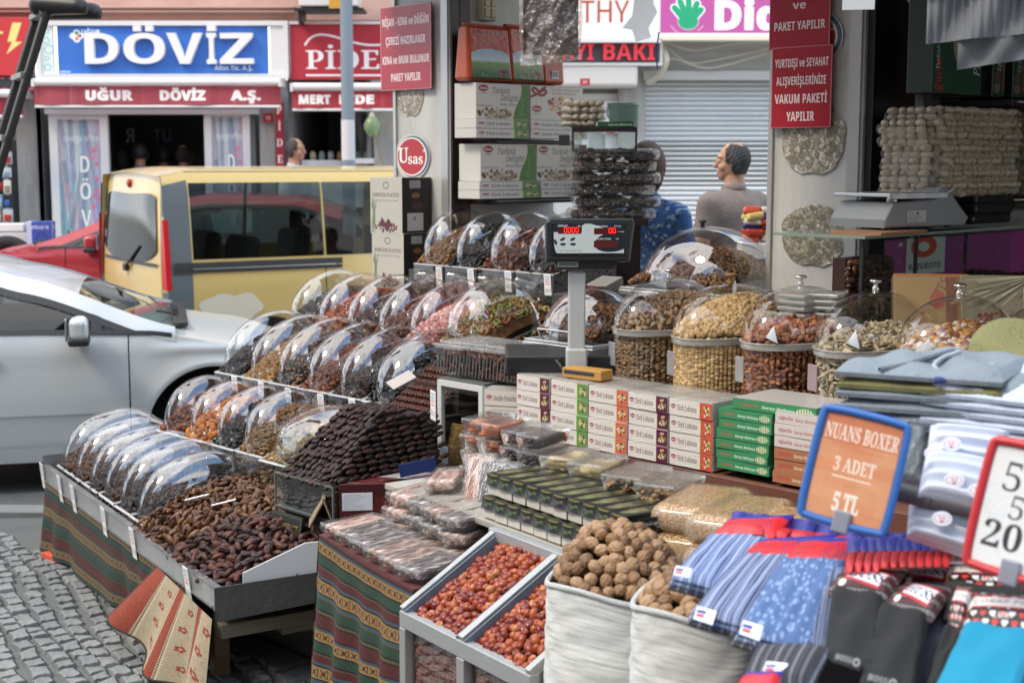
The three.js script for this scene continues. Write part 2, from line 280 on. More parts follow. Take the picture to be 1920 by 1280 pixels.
    [[258, 273], [281, 296], [395, 412]].forEach(([a, e]) => { const q = rect(a, 52, e, 62, FZ); part('letter_dot', rb(q.w, q.h, 0.07, q.x - r.x, q.y - r.y, 0.075), lm, s); });
  }
  // red bakery sign and its neighbour's
  {
    const r = rect(547, 48, 728, 151, FZ), s = sgn('shop_sign', 'red bakery sign with white curved stroke and the word PİDE', r, 0.1);
    const t = tex(384, 220, (x, w, h) => { fill(x, '#b53340', 0, 0, w, h); x.strokeStyle = '#f6eeee'; x.lineWidth = 9; x.beginPath(); x.moveTo(58, 84); x.bezierCurveTo(90, 20, 150, 40, 220, 62); x.bezierCurveTo(290, 84, 330, 86, 384, 78); x.stroke(); write(x, 'PİDE', 208, 140, 104, '#f8f2f0', { font: 'serif', w: 300 }); fill(x, '#f6eeee', 60, 198, 330, 8); });
    board('sign_face', r.w, r.h, 0.12, printed(t, 0.4), M('#b53340', 0.4), s); part('sign_frame', [bx(r.w, 0.03, 0.16, 0, r.h / 2 + 0.015, 0)], WHITE, s);
    const l = rect(-210, 35, 69, 143, FZ), s2 = sgn('shop_sign', 'red shop sign with a pale yellow lightning stroke at the far left', l, 0.1);
    const t2 = tex(512, 200, (x, w, h) => { fill(x, '#cf3f44', 0, 0, w, h); x.fillStyle = '#f1e08a'; x.beginPath(); x.moveTo(450, 18); x.lineTo(482, 18); x.lineTo(458, 84); x.lineTo(482, 84); x.lineTo(424, 128); x.lineTo(446, 84); x.lineTo(430, 84); x.fill(); fill(x, '#f1e08a', 300, 48, 116, 9); });
    board('sign_face', l.w, l.h, 0.12, printed(t2, 0.4), M('#cf3f44', 0.4), s2);
    const m = rect(-210, 144, 74, 172, FZ), s3 = sgn('led_strip', 'dark signboard strip with small pink dashes under the far left red sign', m, 0.08);
    board('strip_face', m.w, m.h, 0.1, printed(tex(512, 64, (x, w, h) => { fill(x, '#3b3b40', 0, 0, w, h); for (let i = 0; i < 20; i++) { fill(x, '#d8506a', i * 30, 4, 18, 8); fill(x, '#d8506a', i * 30 + 8, 50, 18, 8); } })), DARK, s3);
    const v = rect(518, 192, 536, 318, FZ), s4 = sgn('hanging_sign', 'narrow vertical red sign reading PİDE beside the exchange office', v, 0.1);
    board('sign_face', v.w, v.h, 0.05, printed(tex(64, 448, (x, w, h) => { fill(x, '#96262f', 0, 0, w, h); ['P', 'İ', 'D', 'E'].forEach((c, i) => write(x, c, 33, 54 + i * 108, 70, '#f3e9e6', { font: 'serif' })); })), M('#96262f'), s4);
  }
  // awnings: roller, cloth valance with its print, trim
  const awning = (label, a, c, d, e, words, col) => {
    const r = rect(a, c, d, e, FZ), t = thing('awning', label, 'awning', [r.x, r.y, -FZ + 0.35]);
    part('roller', [cy(0.045, 0.045, r.w, 12, 0, r.h / 2 - 0.035, 0, 0, 0, Math.PI / 2), bx(0.03, 0.09, 0.5, -r.w / 2, r.h / 2 - 0.04, -0.2), bx(0.03, 0.09, 0.5, r.w / 2, r.h / 2 - 0.04, -0.2)], WHITE, t);
    const pt = tex(1024, 96, (x, w, h) => { fill(x, col, 0, 0, w, h); for (let i = 0; i < 30; i++) { x.globalAlpha = 0.07; fill(x, i % 2 ? '#000' : '#fff', w * hash2(i, 4), 0, 30 * hash2(i, 9), h); } x.globalAlpha = 1; for (const [s, cx, w2, sz] of words) write(x, s, cx * w, 50, sz ?? 64, '#f8f4ee', { w: w2 * w, stroke: '#f8f4ee', lw: 5 }); });
    part('valance', sheet((s, q) => [(s - 0.5) * r.w, r.h / 2 - 0.07 - (1 - q) * (r.h - 0.1), 0.012 * Math.sin(s * 31) * (1 - q) + 0.02 * Math.sin(s * 11) * (1 - q)], 60, 4), M(0xffffff, 0.8, { map: pt, side: THREE.DoubleSide }), t);
    part('awning_trim', rb(r.w, 0.03, 0.03, 0, -r.h / 2 + 0.012, 0, 0.01), WHITE, t);
  };
  awning('dusty red awning valance lettered UĞUR DÖVİZ A.Ş. under the blue sign', 82, 151, 536, 204, [['UĞUR', 0.30, 0.19], ['DÖVİZ', 0.60, 0.19], ['A.Ş.', 0.86, 0.12]], '#a34850');
  awning('red awning valance lettered MERT PİDE under the bakery sign', 556, 160, 760, 210, [['MERT', 0.2, 0.29], ['PİDE', 0.58, 0.33]], '#a8363f');
  awning('plain red awning valance at the far left edge', -210, 172, 62, 222, [], '#8e2b36');
  // bakery front
  { const r = rect(640, 205, 740, 300, FZ), w = part('window', [bx(0.13, r.h, 0.08, -r.w / 2 + 0.07, 0, 0), bx(r.w, 0.06, 0.08, 0, -r.h / 2 - 0.01, 0)], uw, b, [r.x, r.y, -0.1]); part('pane', bx(r.w - 0.14, r.h - 0.03, 0.01, 0.07, 0.01, 0), GLASS, w);
    const c = rect(560, 300, 760, 390, FZ); part('counter', bx(c.w, c.h, 0.5, 0, 0, 0), uw, b, [c.x, c.y, -0.45]);
    for (let i = 0; i < 9; i++) { const q = P(585 + i * 17, 291, FZ + 0.4); solo('jar', lathe([[0, 0], [0.035, 0], [0.038, 0.07], [0.025, 0.085], [0.025, 0.1], [0, 0.1]], 10), M(['#d8c79a', '#9fb7b0', '#c4c9c6', '#b4905a'][i % 4], 0.3), 'small jar on the bakery counter behind the window', 'jar', [q.x, c.y + c.h / 2, -FZ - 0.45], 0, 'jars along the bakery counter'); }
    const l = P(697, 236, FZ - 0.05), la = thing('lantern', 'pale green glass lantern hanging in the bakery window', 'lantern', [l.x, l.y - 0.12, l.z - 0.02]);
    part('globe', lathe([[0, 0], [0.04, 0.01], [0.085, 0.08], [0.09, 0.14], [0.06, 0.2], [0.03, 0.22], [0, 0.22]], 16), M([0.55, 0.75, 0.45], 0.3, { transmission: 0.5, thickness: 0 }), la); part('cap', cy(0.02, 0.035, 0.05, 12, 0, 0.245, 0), M('#d9e2c9'), la); part('stick', bar([0.02, 0.05, 0.05], [0.14, -0.35, 0.05], 0.008), M('#9b8b6a'), la);
  }
  // air conditioner on its bracket, yellow plate
  { const r = rect(570, -55, 680, 20, FZ), t = thing('air_conditioner', 'white air conditioner unit on a bracket above the bakery sign', 'air conditioner', [r.x, r.y, -FZ + 0.3]);
    part('casing', rb(r.w, r.h, 0.32, 0, 0, 0, 0.02, 2), WHITE, t); part('bracket', [bx(r.w + 0.1, 0.03, 0.4, 0, -r.h / 2 - 0.03, -0.05), bx(0.03, 0.15, 0.4, -r.w / 2, -r.h / 2 - 0.1, -0.1), bar([-r.w / 2, -r.h / 2 - 0.2, -0.3], [-r.w / 2, -r.h / 2 - 0.04, 0.1], 0.015)], BLACK, t);
    const y = rect(616, -30, 643, 16, FZ - 0.6); tag(board('plate', y.w, y.h, 0.02, M('#d9a53a'), M('#55504a'), scene, [y.x, y.y, y.z]), 'small yellow plate fixed to the lamp post near the top of the photo', 'sign'); }
  // lamp post
  { const p = P(653, 300, 15.2), t = thing('lamp_post', 'slate blue lamp post standing before the red bakery sign', 'lamp post', [p.x, 0.2, p.z]);
    const m = M([0.2, 0.26, 0.3], 0.5); part('shaft', [cy(0.062, 0.07, 6.5, 16, 0, 3.25, 0), cy(0.11, 0.12, 0.3, 16, 0, 0.15, 0)], m, t);
    part('sticker', cy(0.0705, 0.0705, 0.42, 16, 0, 1.95, 0), bumped([0.6, 0.62, 0.62], 0.8, 0.001, 3), t); }
  // clutter shop at the far left
  { const cols = ['#3a5ea8', '#d8d8d2', '#c0392b', '#e4e0d6', '#7fa7b8', '#222428', '#9a8b70', '#b9c9cf'];
    for (let k = 0; k < 16; k++) { const i = k % 2, j = k >> 1, p = P(-6 + i * 18 + 4 * hash2(k, 1), 215 + j * 27, FZ - 0.1), w = 0.07 + 0.05 * hash2(k, 2), h = 0.1 + 0.06 * hash2(k, 3);
      const t = thing('hanging_pack', 'small hardware pack hanging in the shop front at the left edge', 'pack', p, rr(-0.3, 0.3), 'packs hanging in the hardware shop front'); part('card', rb(w, h, 0.02, 0, 0, 0), M(cols[k % 8], 0.5), t); part('blister', rb(w * 0.7, h * 0.5, 0.03, 0, -h * 0.15, 0.02, 0.012, 2), M(cols[(k + 3) % 8], 0.3), t); part('hook', bar([0, h / 2, 0], [0, h / 2 + 0.05, -0.02], 0.004), CHROME, t); }
    const p = P(78, 470, 15.0); const bl = thing('boxed_fan', 'blue and white appliance carton beside the exchange office door', 'carton', [p.x, p.y - 0.05, p.z], 0.15);
    part('carton', rb(0.26, 0.36, 0.2, 0, 0.18, 0, 0.006), printed(tex(96, 128, (x, w, h) => { fill(x, '#3a56a8', 0, 0, w, h); write(x, 'APOLLO 16', 48, 20, 18, '#dfe6f5', { w: 70 }); fill(x, '#c7d2e6', 0, 0, 18, h); x.strokeStyle = '#233869'; x.lineWidth = 4; x.beginPath(); x.ellipse(56, 72, 20, 30, 0, 0, 7); x.stroke(); }), 0.5), bl);
    const q = P(30, 470, 15.1); const st = thing('box_pile', 'white cartons piled before the hardware shop at the left edge', 'cartons', [q.x, q.y - 0.3, q.z]);
    [[-0.1, 0.15, 0.42, 0.3, '#d9d7cf'], [0.02, 0.4, 0.34, 0.2, '#cfd2cf'], [-0.12, 0.55, 0.5, 0.08, '#e3e3df']].forEach(([x, y, w, h, c]) => part('carton', rb(w, h, 0.25, x, y, 0, 0.006), M(c, 0.6), st));
    solo('table', [bx(2.2, 0.05, 0.5, 0, 0.5, 0), bx(0.06, 0.5, 0.06, -1, 0.25, 0.1), bx(0.06, 0.5, 0.06, 1, 0.25, 0.1)], M('#6e6e6a', 0.7), 'low display table before the hardware shop', 'table', [P(0, 490, 15.1).x - 0.4, P(0, 470, 15.1).y - 0.82, -15.1]);
    const ty = P(12, 475, 14.6); solo('spare_tyre', mv(new THREE.TorusGeometry(0.22, 0.07, 12, 32), 0, 0, 0, -0.3, 0.3, 0), bumped([0.02, 0.02, 0.021], 0.8, 0.004, 8), 'black tyre standing before the hardware shop at the left edge', 'tyre', [ty.x, ty.y - 0.1, ty.z]); }
  // ---------- right-hand facade, seen between the pillars ----------
  const c = thing('shuttered_building', 'grey shop building with closed roller shutters seen between the pillars', 'building', [0, 0, -FZ]);
  part('wall', [bx(11, 5.4, 0.3, 5.2, 3.4 + 2.7, -0.25), box(1160, 120, 1206, 560, 0.34, -0.15), box(1206, 76, 1900, 150, 0.3, -0.2), box(800, 118, 1160, 175, 0.3, -0.3), box(800, 175, 860, 600, 0.3, -0.3)], greywall, c);
  part('shutter_box', box(1206, 134, 1900, 151, 0.2, 0, 0.01), M([0.5, 0.5, 0.48], 0.6), c);
  { const r = rect(1206, 151, 1900, 470, FZ), n = 34, hh = r.h / n, slatM = bumped([0.62, 0.65, 0.66], 0.42, 0.002, 4), sh = part('roller_shutter', [bx(0.05, r.h, 0.12, -r.w / 2, 0, 0), bx(0.05, r.h, 0.12, r.w / 2, 0, 0), bx(r.w, r.h, 0.02, 0, 0, -0.06)], M([0.36, 0.37, 0.34], 0.6), c, [r.x, r.y, -0.08]);
    const g1 = sheet((s, t) => [(s - 0.5) * r.w, (t - 0.5) * hh * 0.9, 0.022 * Math.sin(t * Math.PI)], 1, 6), g2 = sheet((s, t) => [(s - 0.5) * r.w, (t - 0.5) * hh * 0.55, 0.018 * Math.sin(t * Math.PI)], 1, 5);
    for (let i = 0; i < n; i++) part('slat', i > 11 && i < 21 ? g2 : g1, slatM, sh, [0, r.h / 2 - (i + 0.5) * hh, -0.02]); }
  { const r = rect(1000, 175, 1160, 560, FZ), d = part('door', [...frameGeo(r.w, r.h, 0.16, 0.1), bx(0.08, r.h, 0.08, 0.1, 0, 0)], uw, c, [r.x, r.y, -0.12]); part('door_panel', bx(r.w - 0.3, r.h - 0.3, 0.03, 0, 0, -0.02), M([0.55, 0.56, 0.55], 0.5), d);
    const q = rect(1130, 190, 1162, 250, FZ - 0.02); tag(board('notice', q.w, q.h, 0.01, printed(tex(64, 96, (x, w, h) => { fill(x, '#e6e2de', 0, 0, w, h); x.strokeStyle = '#3a4a78'; x.lineWidth = 6; x.beginPath(); x.ellipse(30, 32, 13, 18, 0, 0, 7); x.stroke(); fill(x, '#c23a3a', 14, 74, 34, 22); })), WHITE, scene, [q.x, q.y, -FZ - 0.02]), 'paper notice with a round emblem on the white door behind the shop', 'notice'); }
  { const r = rect(985, 122, 1192, 166, FZ), q = part('canopy_box', [rb(r.w, r.h, 0.4, 0, 0, 0, 0.05, 3)], M([0.66, 0.64, 0.6], 0.5), c, [r.x, r.y, 0.1]);
    const n = rect(1088, 147, 1106, 160, FZ - 0.3); tag(board('number_plate', n.w, n.h, 0.01, printed(tex(64, 48, (x, w, h) => { fill(x, '#b3383c', 0, 0, w, h); write(x, '21', 32, 25, 28, '#f0dcdc'); })), M('#b3383c'), scene, [n.x, n.y, n.z]), 'small red number plate on the pale canopy box behind the shop', 'sign'); }
  { const r = rect(985, -60, 1236, 74, FZ - 0.3), s = thing('shop_sign', 'white light box sign with thin red capitals ending in THY', 'sign', [r.x, r.y, r.z]);
    board('sign_face', r.w, r.h, 0.2, printed(tex(256, 128, (x, w, h) => { fill(x, '#f1f0ec', 0, 0, w, h); write(x, 'CATHY', 118, 80, 54, '#b8503c', { style: '', w: 158 }); }), 0.3), WHITE, s); part('sign_edge', [bx(r.w + 0.02, 0.04, 0.24, 0, -r.h / 2 - 0.02, 0)], WHITE, s);
    const q = rect(1238, -60, 1900, 68, FZ - 0.3), s2 = thing('shop_sign', 'magenta sign with a green hand and white rounded Didi lettering', 'sign', [q.x, q.y, q.z]);
    board('sign_face', q.w, q.h, 0.2, printed(tex(1024, 198, (x, w, h) => {
      fill(x, '#c65fa4', 0, 0, w, h); x.fillStyle = '#fff'; x.strokeStyle = '#fff'; x.lineCap = 'round';
      for (const [col, lw] of [['#fff', 25], ['#2fae7d', 17]]) { x.strokeStyle = col; x.lineWidth = lw; for (const [ax, ay, ex, ey] of [[66, 150, 40, 118], [74, 145, 56, 100], [82, 140, 80, 98], [90, 145, 104, 106], [92, 152, 116, 124]]) { x.beginPath(); x.moveTo(ax, ay); x.lineTo(ex, ey); x.stroke(); } x.fillStyle = col; x.beginPath(); x.ellipse(80, 158, 26 + lw / 6, 20 + lw / 6, 0, 0, 7); x.fill(); }
      x.strokeStyle = '#eebcc8'; x.lineWidth = 3; x.beginPath(); x.arc(80, 140, 52, 0.6, 1.0); x.stroke(); x.beginPath(); x.arc(80, 140, 58, 2.1, 2.6); x.stroke();
      write(x, 'Didi', 268, 140, 112, '#fff', { w: 240, stroke: '#fff', lw: 7 }); fill(x, '#f4e9f0', 0, h - 7, w, 7); }), 0.3), M('#e6e0dc'), s2); part('sign_edge', [bx(q.w + 0.02, 0.05, 0.24, 0, -q.h / 2 - 0.025, 0)], M('#e8e2cf'), s2);
    const l = rect(985, 78, 1237, 119, FZ - 0.25), s3 = thing('led_sign', 'dark illuminated sign with glowing red letters AYI BAKI', 'sign', [l.x, l.y, l.z]);
    board('sign_face', l.w, l.h, 0.12, printed(tex(256, 48, (x, w, h) => { fill(x, '#4a474c', 0, 0, w, h); })), DARK, s3); part('sign_frame', frameGeo(l.w + 0.05, l.h + 0.05, 0.03, 0.13), WHITE, s3);
    const lt = M([0.62, 0.05, 0.07], 0.5, { emissive: '#ff3040', emissiveIntensity: 0.15 }); [['AYI', 1052, 1112], ['BAKI', 1130, 1226]].forEach(([k, a, e]) => { const z = rect(a, 84, e, 114, FZ - 0.2); part('led_letters', letters(k, z.w, z.h, 0.02), lt, s3, [z.x - l.x, z.y - l.y, 0.07]); }); }
  { const pts = [P(1236, 78, 15.9), P(1250, 110, 15.7), P(1238, 140, 15.8), P(1215, 155, 15.9)]; solo('drain_pipe', tube(pts, 0.035, 20, 8), M('#c9c4b2', 0.5), 'pale bent pipe beside the roller shutter under the magenta sign', 'pipe');
    for (const [i, q] of [[[1240, 80], [1290, 118], [1345, 112], [1440, 92]], [[1240, 78], [1300, 95], [1370, 84], [1443, 82]], [[1206, 122], [1260, 110], [1330, 128], [1440, 100]]].entries()) solo('cable', tube(q.map(([x, y]) => P(x, y, 15.85)), 0.012, 20, 5), M('#b8b2a4', 0.6), ['loose pale cable, longest and lowest sagging under the magenta sign', 'short pale cable tight under the magenta sign', 'thin cable rising from the left over the shutter box'][i], 'cable'); }
}
// ================= the houses behind the viewer: they close the street and show in the glossy lids =================
{
  const wallM = [[0.42, 0.3, 0.26], [0.4, 0.38, 0.34], [0.34, 0.28, 0.24]].map((c, i) => M(c, 0.85, { map: noiseAt(WORN, 3) }, 'rear' + i)), fr = M([0.6, 0.6, 0.58], 0.5), pane = M([0.05, 0.06, 0.07], 0.08);
  const g1 = mg(frameGeo(1.1, 1.5, 0.1, 0.1)), g2 = bx(0.94, 1.34, 0.02);
  [['pinkish', 9, 13, -19], ['grey', 9, 11, -10], ['brownish', 8, 14, -1.5], ['grey corner', 9, 12, 7.5]].forEach(([k, w, h, x], i) => {
    const t = thing('apartment_house', `${k} apartment house standing behind the viewer across the lane`, 'building', [x, 0, 9.5 + (i % 2) * 0.4], Math.PI);
    part('wall', bx(w - 0.1, h, 4, 0, h / 2, -2), wallM[i % 3], t); part('cornice', bx(w, 0.25, 0.4, 0, h - 0.3, 0.1), fr, t); part('shop_front', bx(w - 1, 2.4, 0.1, 0, 1.3, 0.03), pane, t);
    for (let r = 0; r < 3; r++) for (let c = 0; c < 4; c++) { const f = part('window', g1, fr, t, [(c - 1.5) * w / 4.3, 4.6 + r * 2.9, 0.03]); part('pane', g2, pane, f); }
  });
  const t = thing('apartment_house', 'tall house on the left side of the lane outside the view', 'building', [-13, 0, -2], Math.PI / 2);
  part('wall', bx(9, 13, 4, 0, 6.5, -2), wallM[0], t); part('shop_front', bx(8, 2.4, 0.1, 0, 1.3, 0.03), pane, t); for (let r = 0; r < 3; r++) for (let c = 0; c < 4; c++) { const f = part('window', g1, fr, t, [(c - 1.5) * 2.1, 4.6 + r * 2.9, 0.03]); part('pane', g2, pane, f); }
}
// ================= vehicles =================
// A body skin: stations along x, each a curve from the lower edge up to the upper edge; half(x, y) is the half width there.
function skin(o, x0, x1, lo, hi, off = 0, nx = 40, ny = 14, side = 1) {
  return sheet((s, t) => { const x = x0 + (x1 - x0) * s, a = lo(x), b = hi(x), y = a + (b - a) * t; return [x, y, side * (o.half(x, y) + off)]; }, nx, ny);
}
function lid(o, x0, x1, yf, nx = 40, nz = 12, crown = 0.03, inset = 0) { // across the car from side to side
  return sheet((s, t) => { const x = x0 + (x1 - x0) * s, y = yf(x), w = o.half(x, y) - inset, k = t * 2 - 1; return [x, y + crown * (1 - k * k) , k * w]; }, nx, nz);
}
const flip = (g) => { const i = g.index; for (let k = 0; k < i.count; k += 3) { const a = i.getX(k); i.setX(k, i.getX(k + 1)); i.setX(k + 1, a); } g.computeVertexNormals(); return g; };
const interp = (pts) => (x) => { if (x <= pts[0][0]) return pts[0][1]; for (let i = 1; i < pts.length; i++) if (x <= pts[i][0]) { const [a, p] = pts[i - 1], [b, q] = pts[i], t = (x - a) / (b - a), s = t * t * (3 - 2 * t) * 0.4 + t * 0.6; return p + (q - p) * s; } return pts[pts.length - 1][1]; };
const lerpc = (a, b, t) => a.map((v, i) => v + (b[i] - v) * t);
const tyreM = bumped([0.018, 0.018, 0.019], 0.85, 0.003, 10), autoGlass = M([0.55, 0.66, 0.62], 0.03, { transmission: 1, thickness: 0, ior: 1.6 }), screenGlass = M([0.55, 0.66, 0.62], 0.04, { transmission: 1, thickness: 0, ior: 3 }), darkGlass = M([0.008, 0.009, 0.01], 0.2, { specularIntensity: 0.35 });
const trimM = M([0.02, 0.021, 0.022], 0.45), seamM = M([0.01, 0.01, 0.01], 0.9), cabinM = M([0.035, 0.037, 0.04], 0.8);
const paint = (c, r = 0.35, extra = {}) => M(c, r, { clearcoat: 0.6, clearcoatRoughness: 0.08, bumpMap: noiseAt(NOISE, 3), bumpScale: 0.0006, ...extra }, 'p' + c + r);
function wheel(t, x, z, r, side) {
  const w = part('wheel', [mv(new THREE.TorusGeometry(r - 0.075, 0.078, 12, 40).scale(1, 1, 1.25), 0, 0, 0)], tyreM, t, [x, r, z]);
  const rim = [cy(r - 0.11, r - 0.11, 0.12, 32, 0, 0, 0, Math.PI / 2), cy(0.06, 0.06, 0.05, 16, 0, 0, side * 0.08, Math.PI / 2)];
  for (let i = 0; i < 7; i++) { const a = i / 7 * Math.PI * 2; rim.push(mv(new THREE.BoxGeometry(0.05, r - 0.16, 0.03), Math.cos(a) * (r - 0.11) * 0.55, Math.sin(a) * (r - 0.11) * 0.55, side * 0.075, 0, 0, a - Math.PI / 2)); }
  part('rim', rim, M([0.4, 0.41, 0.42], 0.35, { metalness: 0.8 }), w); return w;
}
function makeCar(label, color, pos, turn, opt = {}) { // a hatchback, its nose at +x, origin on the ground below its middle
  const t = thing('parked_car', label, 'car', pos, turn), body = paint(color, opt.rough ?? 0.35, opt.extra);
  const wx = [1.32, -1.3], r = 0.325, arch = 0.4;
  const top = interp([[-2.1, 0.93], [-1.0, 0.97], [0.3, 0.95], [0.95, 0.93], [1.5, 0.84], [1.9, 0.72], [2.08, 0.58], [2.14, 0.45]]);
  const lower = (x) => { let y = 0.2 + 0.1 * Math.max(0, Math.abs(x) - 1.85); for (const c of wx) { const d = Math.abs(x - c); if (d < arch) y = Math.max(y, r + Math.sqrt(arch * arch - d * d)); } return Math.min(y, top(x) - 0.03); };
  const half = (x, y) => { const nose = Math.max(0, x - 1.35), tail = Math.max(0, -x - 1.4); let w = 0.87 - 0.42 * nose * nose - 0.3 * tail * tail; const k = (y - 0.55) / 0.4; w -= 0.045 * k * k; if (y > 0.93) w -= (y - 0.93) * 0.36; for (const c of wx) { const d = Math.abs(Math.hypot(x - c, y - r) - 0.42); if (d < 0.1 && y > r - 0.1) w += 0.014 * (1 - d / 0.1) ** 2; } w += 0.01 * Math.exp(-(((y - 0.83) / 0.03) ** 2)); return Math.max(w, 0.2); };
  const o = { half };
  const roof = interp([[-2.05, 1.0], [-1.75, 1.25], [-1.3, 1.38], [-0.5, 1.4], [-0.1, 1.34], [0.25, 1.24], [1.12, 0.945]]);
  const cuts = [[-2.1, -1.05, 'rear_quarter'], [-1.05, -0.02, 'rear_door'], [-0.02, 0.83, 'front_door'], [0.83, 2.14, 'fender']];
  for (const sd of [1, -1]) for (const [a, e, n] of cuts) { const g = skin(o, a + 0.004, e - 0.004, lower, top, 0, 44, 16, sd); part(n, sd < 0 ? flip(g) : g, body, t); }
  part('inner_body', [skin(o, -2.08, 2.1, lower, top, -0.03, 70, 6, 1), flip(skin(o, -2.08, 2.1, lower, top, -0.03, 70, 6, -1)), bx(3.8, 0.06, 1.5, 0, 0.24, 0), bx(0.9, 0.5, 1.45, 1.35, 0.5, 0), bx(0.8, 0.5, 1.4, -1.4, 0.5, 0)], seamM, t);
  part('bonnet', lid(o, 0.86, 2.14, top, 40, 16, 0.06), body, t); part('tail_deck', lid(o, -2.1, -1.4, top, 10, 8, 0.04), body, t);
  part('nose', sheet((s, q) => { const k = s * 2 - 1, y = 0.22 + (0.46 - 0.22) * q; return [2.14 - 0.25 * k * k + 0.03 * Math.sin(q * Math.PI), y, -k * half(2.1, 0.45)]; }, 16, 6), body, t);
  part('tail', sheet((s, q) => { const k = s * 2 - 1, y = 0.22 + (1.0 - 0.22) * q; return [-2.1 + 0.18 * k * k, y, k * half(-2.1, 0.6)]; }, 16, 6), body, t);
  // greenhouse
  const inset = (x, y) => half(x, y);
  part('roof', lid(o, -1.75, 0.55, roof, 30, 12, 0.025), body, t);
  part('windscreen', lid(o, 0.55, 1.13, roof, 16, 12, 0.03), screenGlass, t); part('rear_window', lid(o, -2.02, -1.75, roof, 8, 12, 0.04), darkGlass, t);
  const wl = (x) => top(x) + 0.012, wh = (x) => Math.max(roof(x) - 0.07, wl(x));
  for (const sd of [1, -1]) {
    const F = (g) => (sd < 0 ? flip(g) : g);
    part('window', F(skin({ half: inset }, -0.02, 0.62, wl, wh, -0.006, 16, 6, sd)), autoGlass, t); part('window', F(skin({ half: inset }, -1.0, -0.1, wl, wh, -0.006, 16, 6, sd)), autoGlass, t); part('quarter_window', F(skin({ half: inset }, 0.68, 1.0, wl, wh, -0.006, 10, 5, sd)), autoGlass, t);
    part('roof_rail', F(skin(o, -1.75, 1.1, (x) => roof(x) - 0.075, (x) => roof(x) + 0.012, 0.004, 60, 3, sd)), body, t);
    part('window_trim', [F(skin(o, -1.2, 1.08, (x) => top(x) - 0.012, (x) => top(x) + 0.014, 0.006, 40, 2, sd)), F(skin(o, -1.6, 1.06, (x) => Math.max(roof(x) - 0.115, top(x)), (x) => Math.max(roof(x) - 0.073, top(x) + 0.004), 0.005, 50, 2, sd)), F(skin(o, -0.1, -0.02, wl, wh, 0.004, 3, 6, sd)), F(skin(o, 0.62, 0.68, wl, wh, 0.004, 3, 6, sd)), F(skin(o, -1.25, -1.0, wl, wh, 0.003, 4, 6, sd))], trimM, t);
    part('sill', F(skin(o, -0.88, 0.9, () => 0.19, () => 0.28, 0.018, 20, 4, sd)), body, t); part('rub_strip', F(skin(o, -0.85, 0.82, () => 0.47, () => 0.53, 0.012, 20, 3, sd)), body, t);
    const m = part('mirror', [rb(0.11, 0.14, 0.19, 0, 0.12, sd * 0.13, 0.045, 3), bar([0.03, 0, 0], [0, 0.08, sd * 0.1], 0.035)], body, t, [0.56, 0.86, sd * 0.83]); part('mirror_base', rb(0.12, 0.05, 0.19, 0, 0.05, sd * 0.13, 0.02, 2), trimM, m); part('mirror_glass', rb(0.01, 0.13, 0.16, -0.068, 0.12, sd * 0.13, 0.004), CHROME, m);
    part('door_handle', rb(0.18, 0.03, 0.03, 0, 0, 0, 0.012, 2), body, t, [0.02, 0.8, sd * (half(0, 0.8) + 0.012)]);
    part('headlight', F(skin(o, 1.72, 2.02, (x) => top(x) - 0.13, (x) => top(x) - 0.015, 0.004, 10, 5, sd)), M([0.7, 0.72, 0.73], 0.12, { clearcoat: 1 }), t);
    for (const c of wx) part('arch_liner', mv(new THREE.CylinderGeometry(0.39, 0.39, 0.3, 24, 1, true), c, r, sd * 0.7, Math.PI / 2), M([0.008, 0.008, 0.008], 0.95, { side: THREE.DoubleSide }), t);
    for (const c of wx) wheel(t, c, sd * 0.745, r, sd);
  }
  const cab = part('cabin', [bx(2.6, 0.1, 1.3, -0.5, 0.62, 0), bx(0.45, 0.25, 1.35, 0.75, 0.82, 0), rb(0.14, 0.62, 0.5, -0.3, 0.95, 0.36, 0.05, 2, 0, 0, -0.2), rb(0.14, 0.62, 0.5, -0.3, 0.95, -0.36, 0.05, 2, 0, 0, -0.2), rb(0.1, 0.2, 0.26, -0.4, 1.3, 0.36, 0.04, 2), rb(0.1, 0.2, 0.26, -0.4, 1.3, -0.36, 0.04, 2), bx(0.1, 0.6, 1.2, -1.2, 0.95, 0)], cabinM, t);
  part('steering_wheel', mv(new THREE.TorusGeometry(0.18, 0.016, 8, 28), 0, 0, 0, 0, Math.PI / 2 - 0.2, 0), trimM, cab, [0.42, 0.98, opt.wheelSide ?? -0.36]);
  part('wiper', [bar([1.12, 0.965, 0.5], [0.95, 1.05, -0.2], 0.008), bar([1.14, 0.96, 0.1], [1.0, 1.04, 0.65], 0.008), rb(0.1, 0.03, 1.3, 1.13, 0.955, 0, 0.012)], trimM, t);
  return t;
}
// silver hatchback in front, side-on; its nose to the right
makeCar('silver hatchback parked side-on at the left edge behind the lowest tray', [0.62, 0.66, 0.66], [P(-30, 640, 8).x - 0.27, 0, -8.9], rad(14), { rough: 0.3, extra: { metalness: 0.25 } });
makeCar('red hatchback facing left behind the silver car', [0.42, 0.022, 0.03], [P(225, 500, 12.4).x, 0.2, -14.25], Math.PI + 0.06, { wheelSide: 0.36 });
makeCar('white car parked beyond the shop, behind the bald man', [0.66, 0.68, 0.68], [P(1385, 400, 11.6).x + 0.35, 0.2, -12.2], Math.PI - 0.05, {});

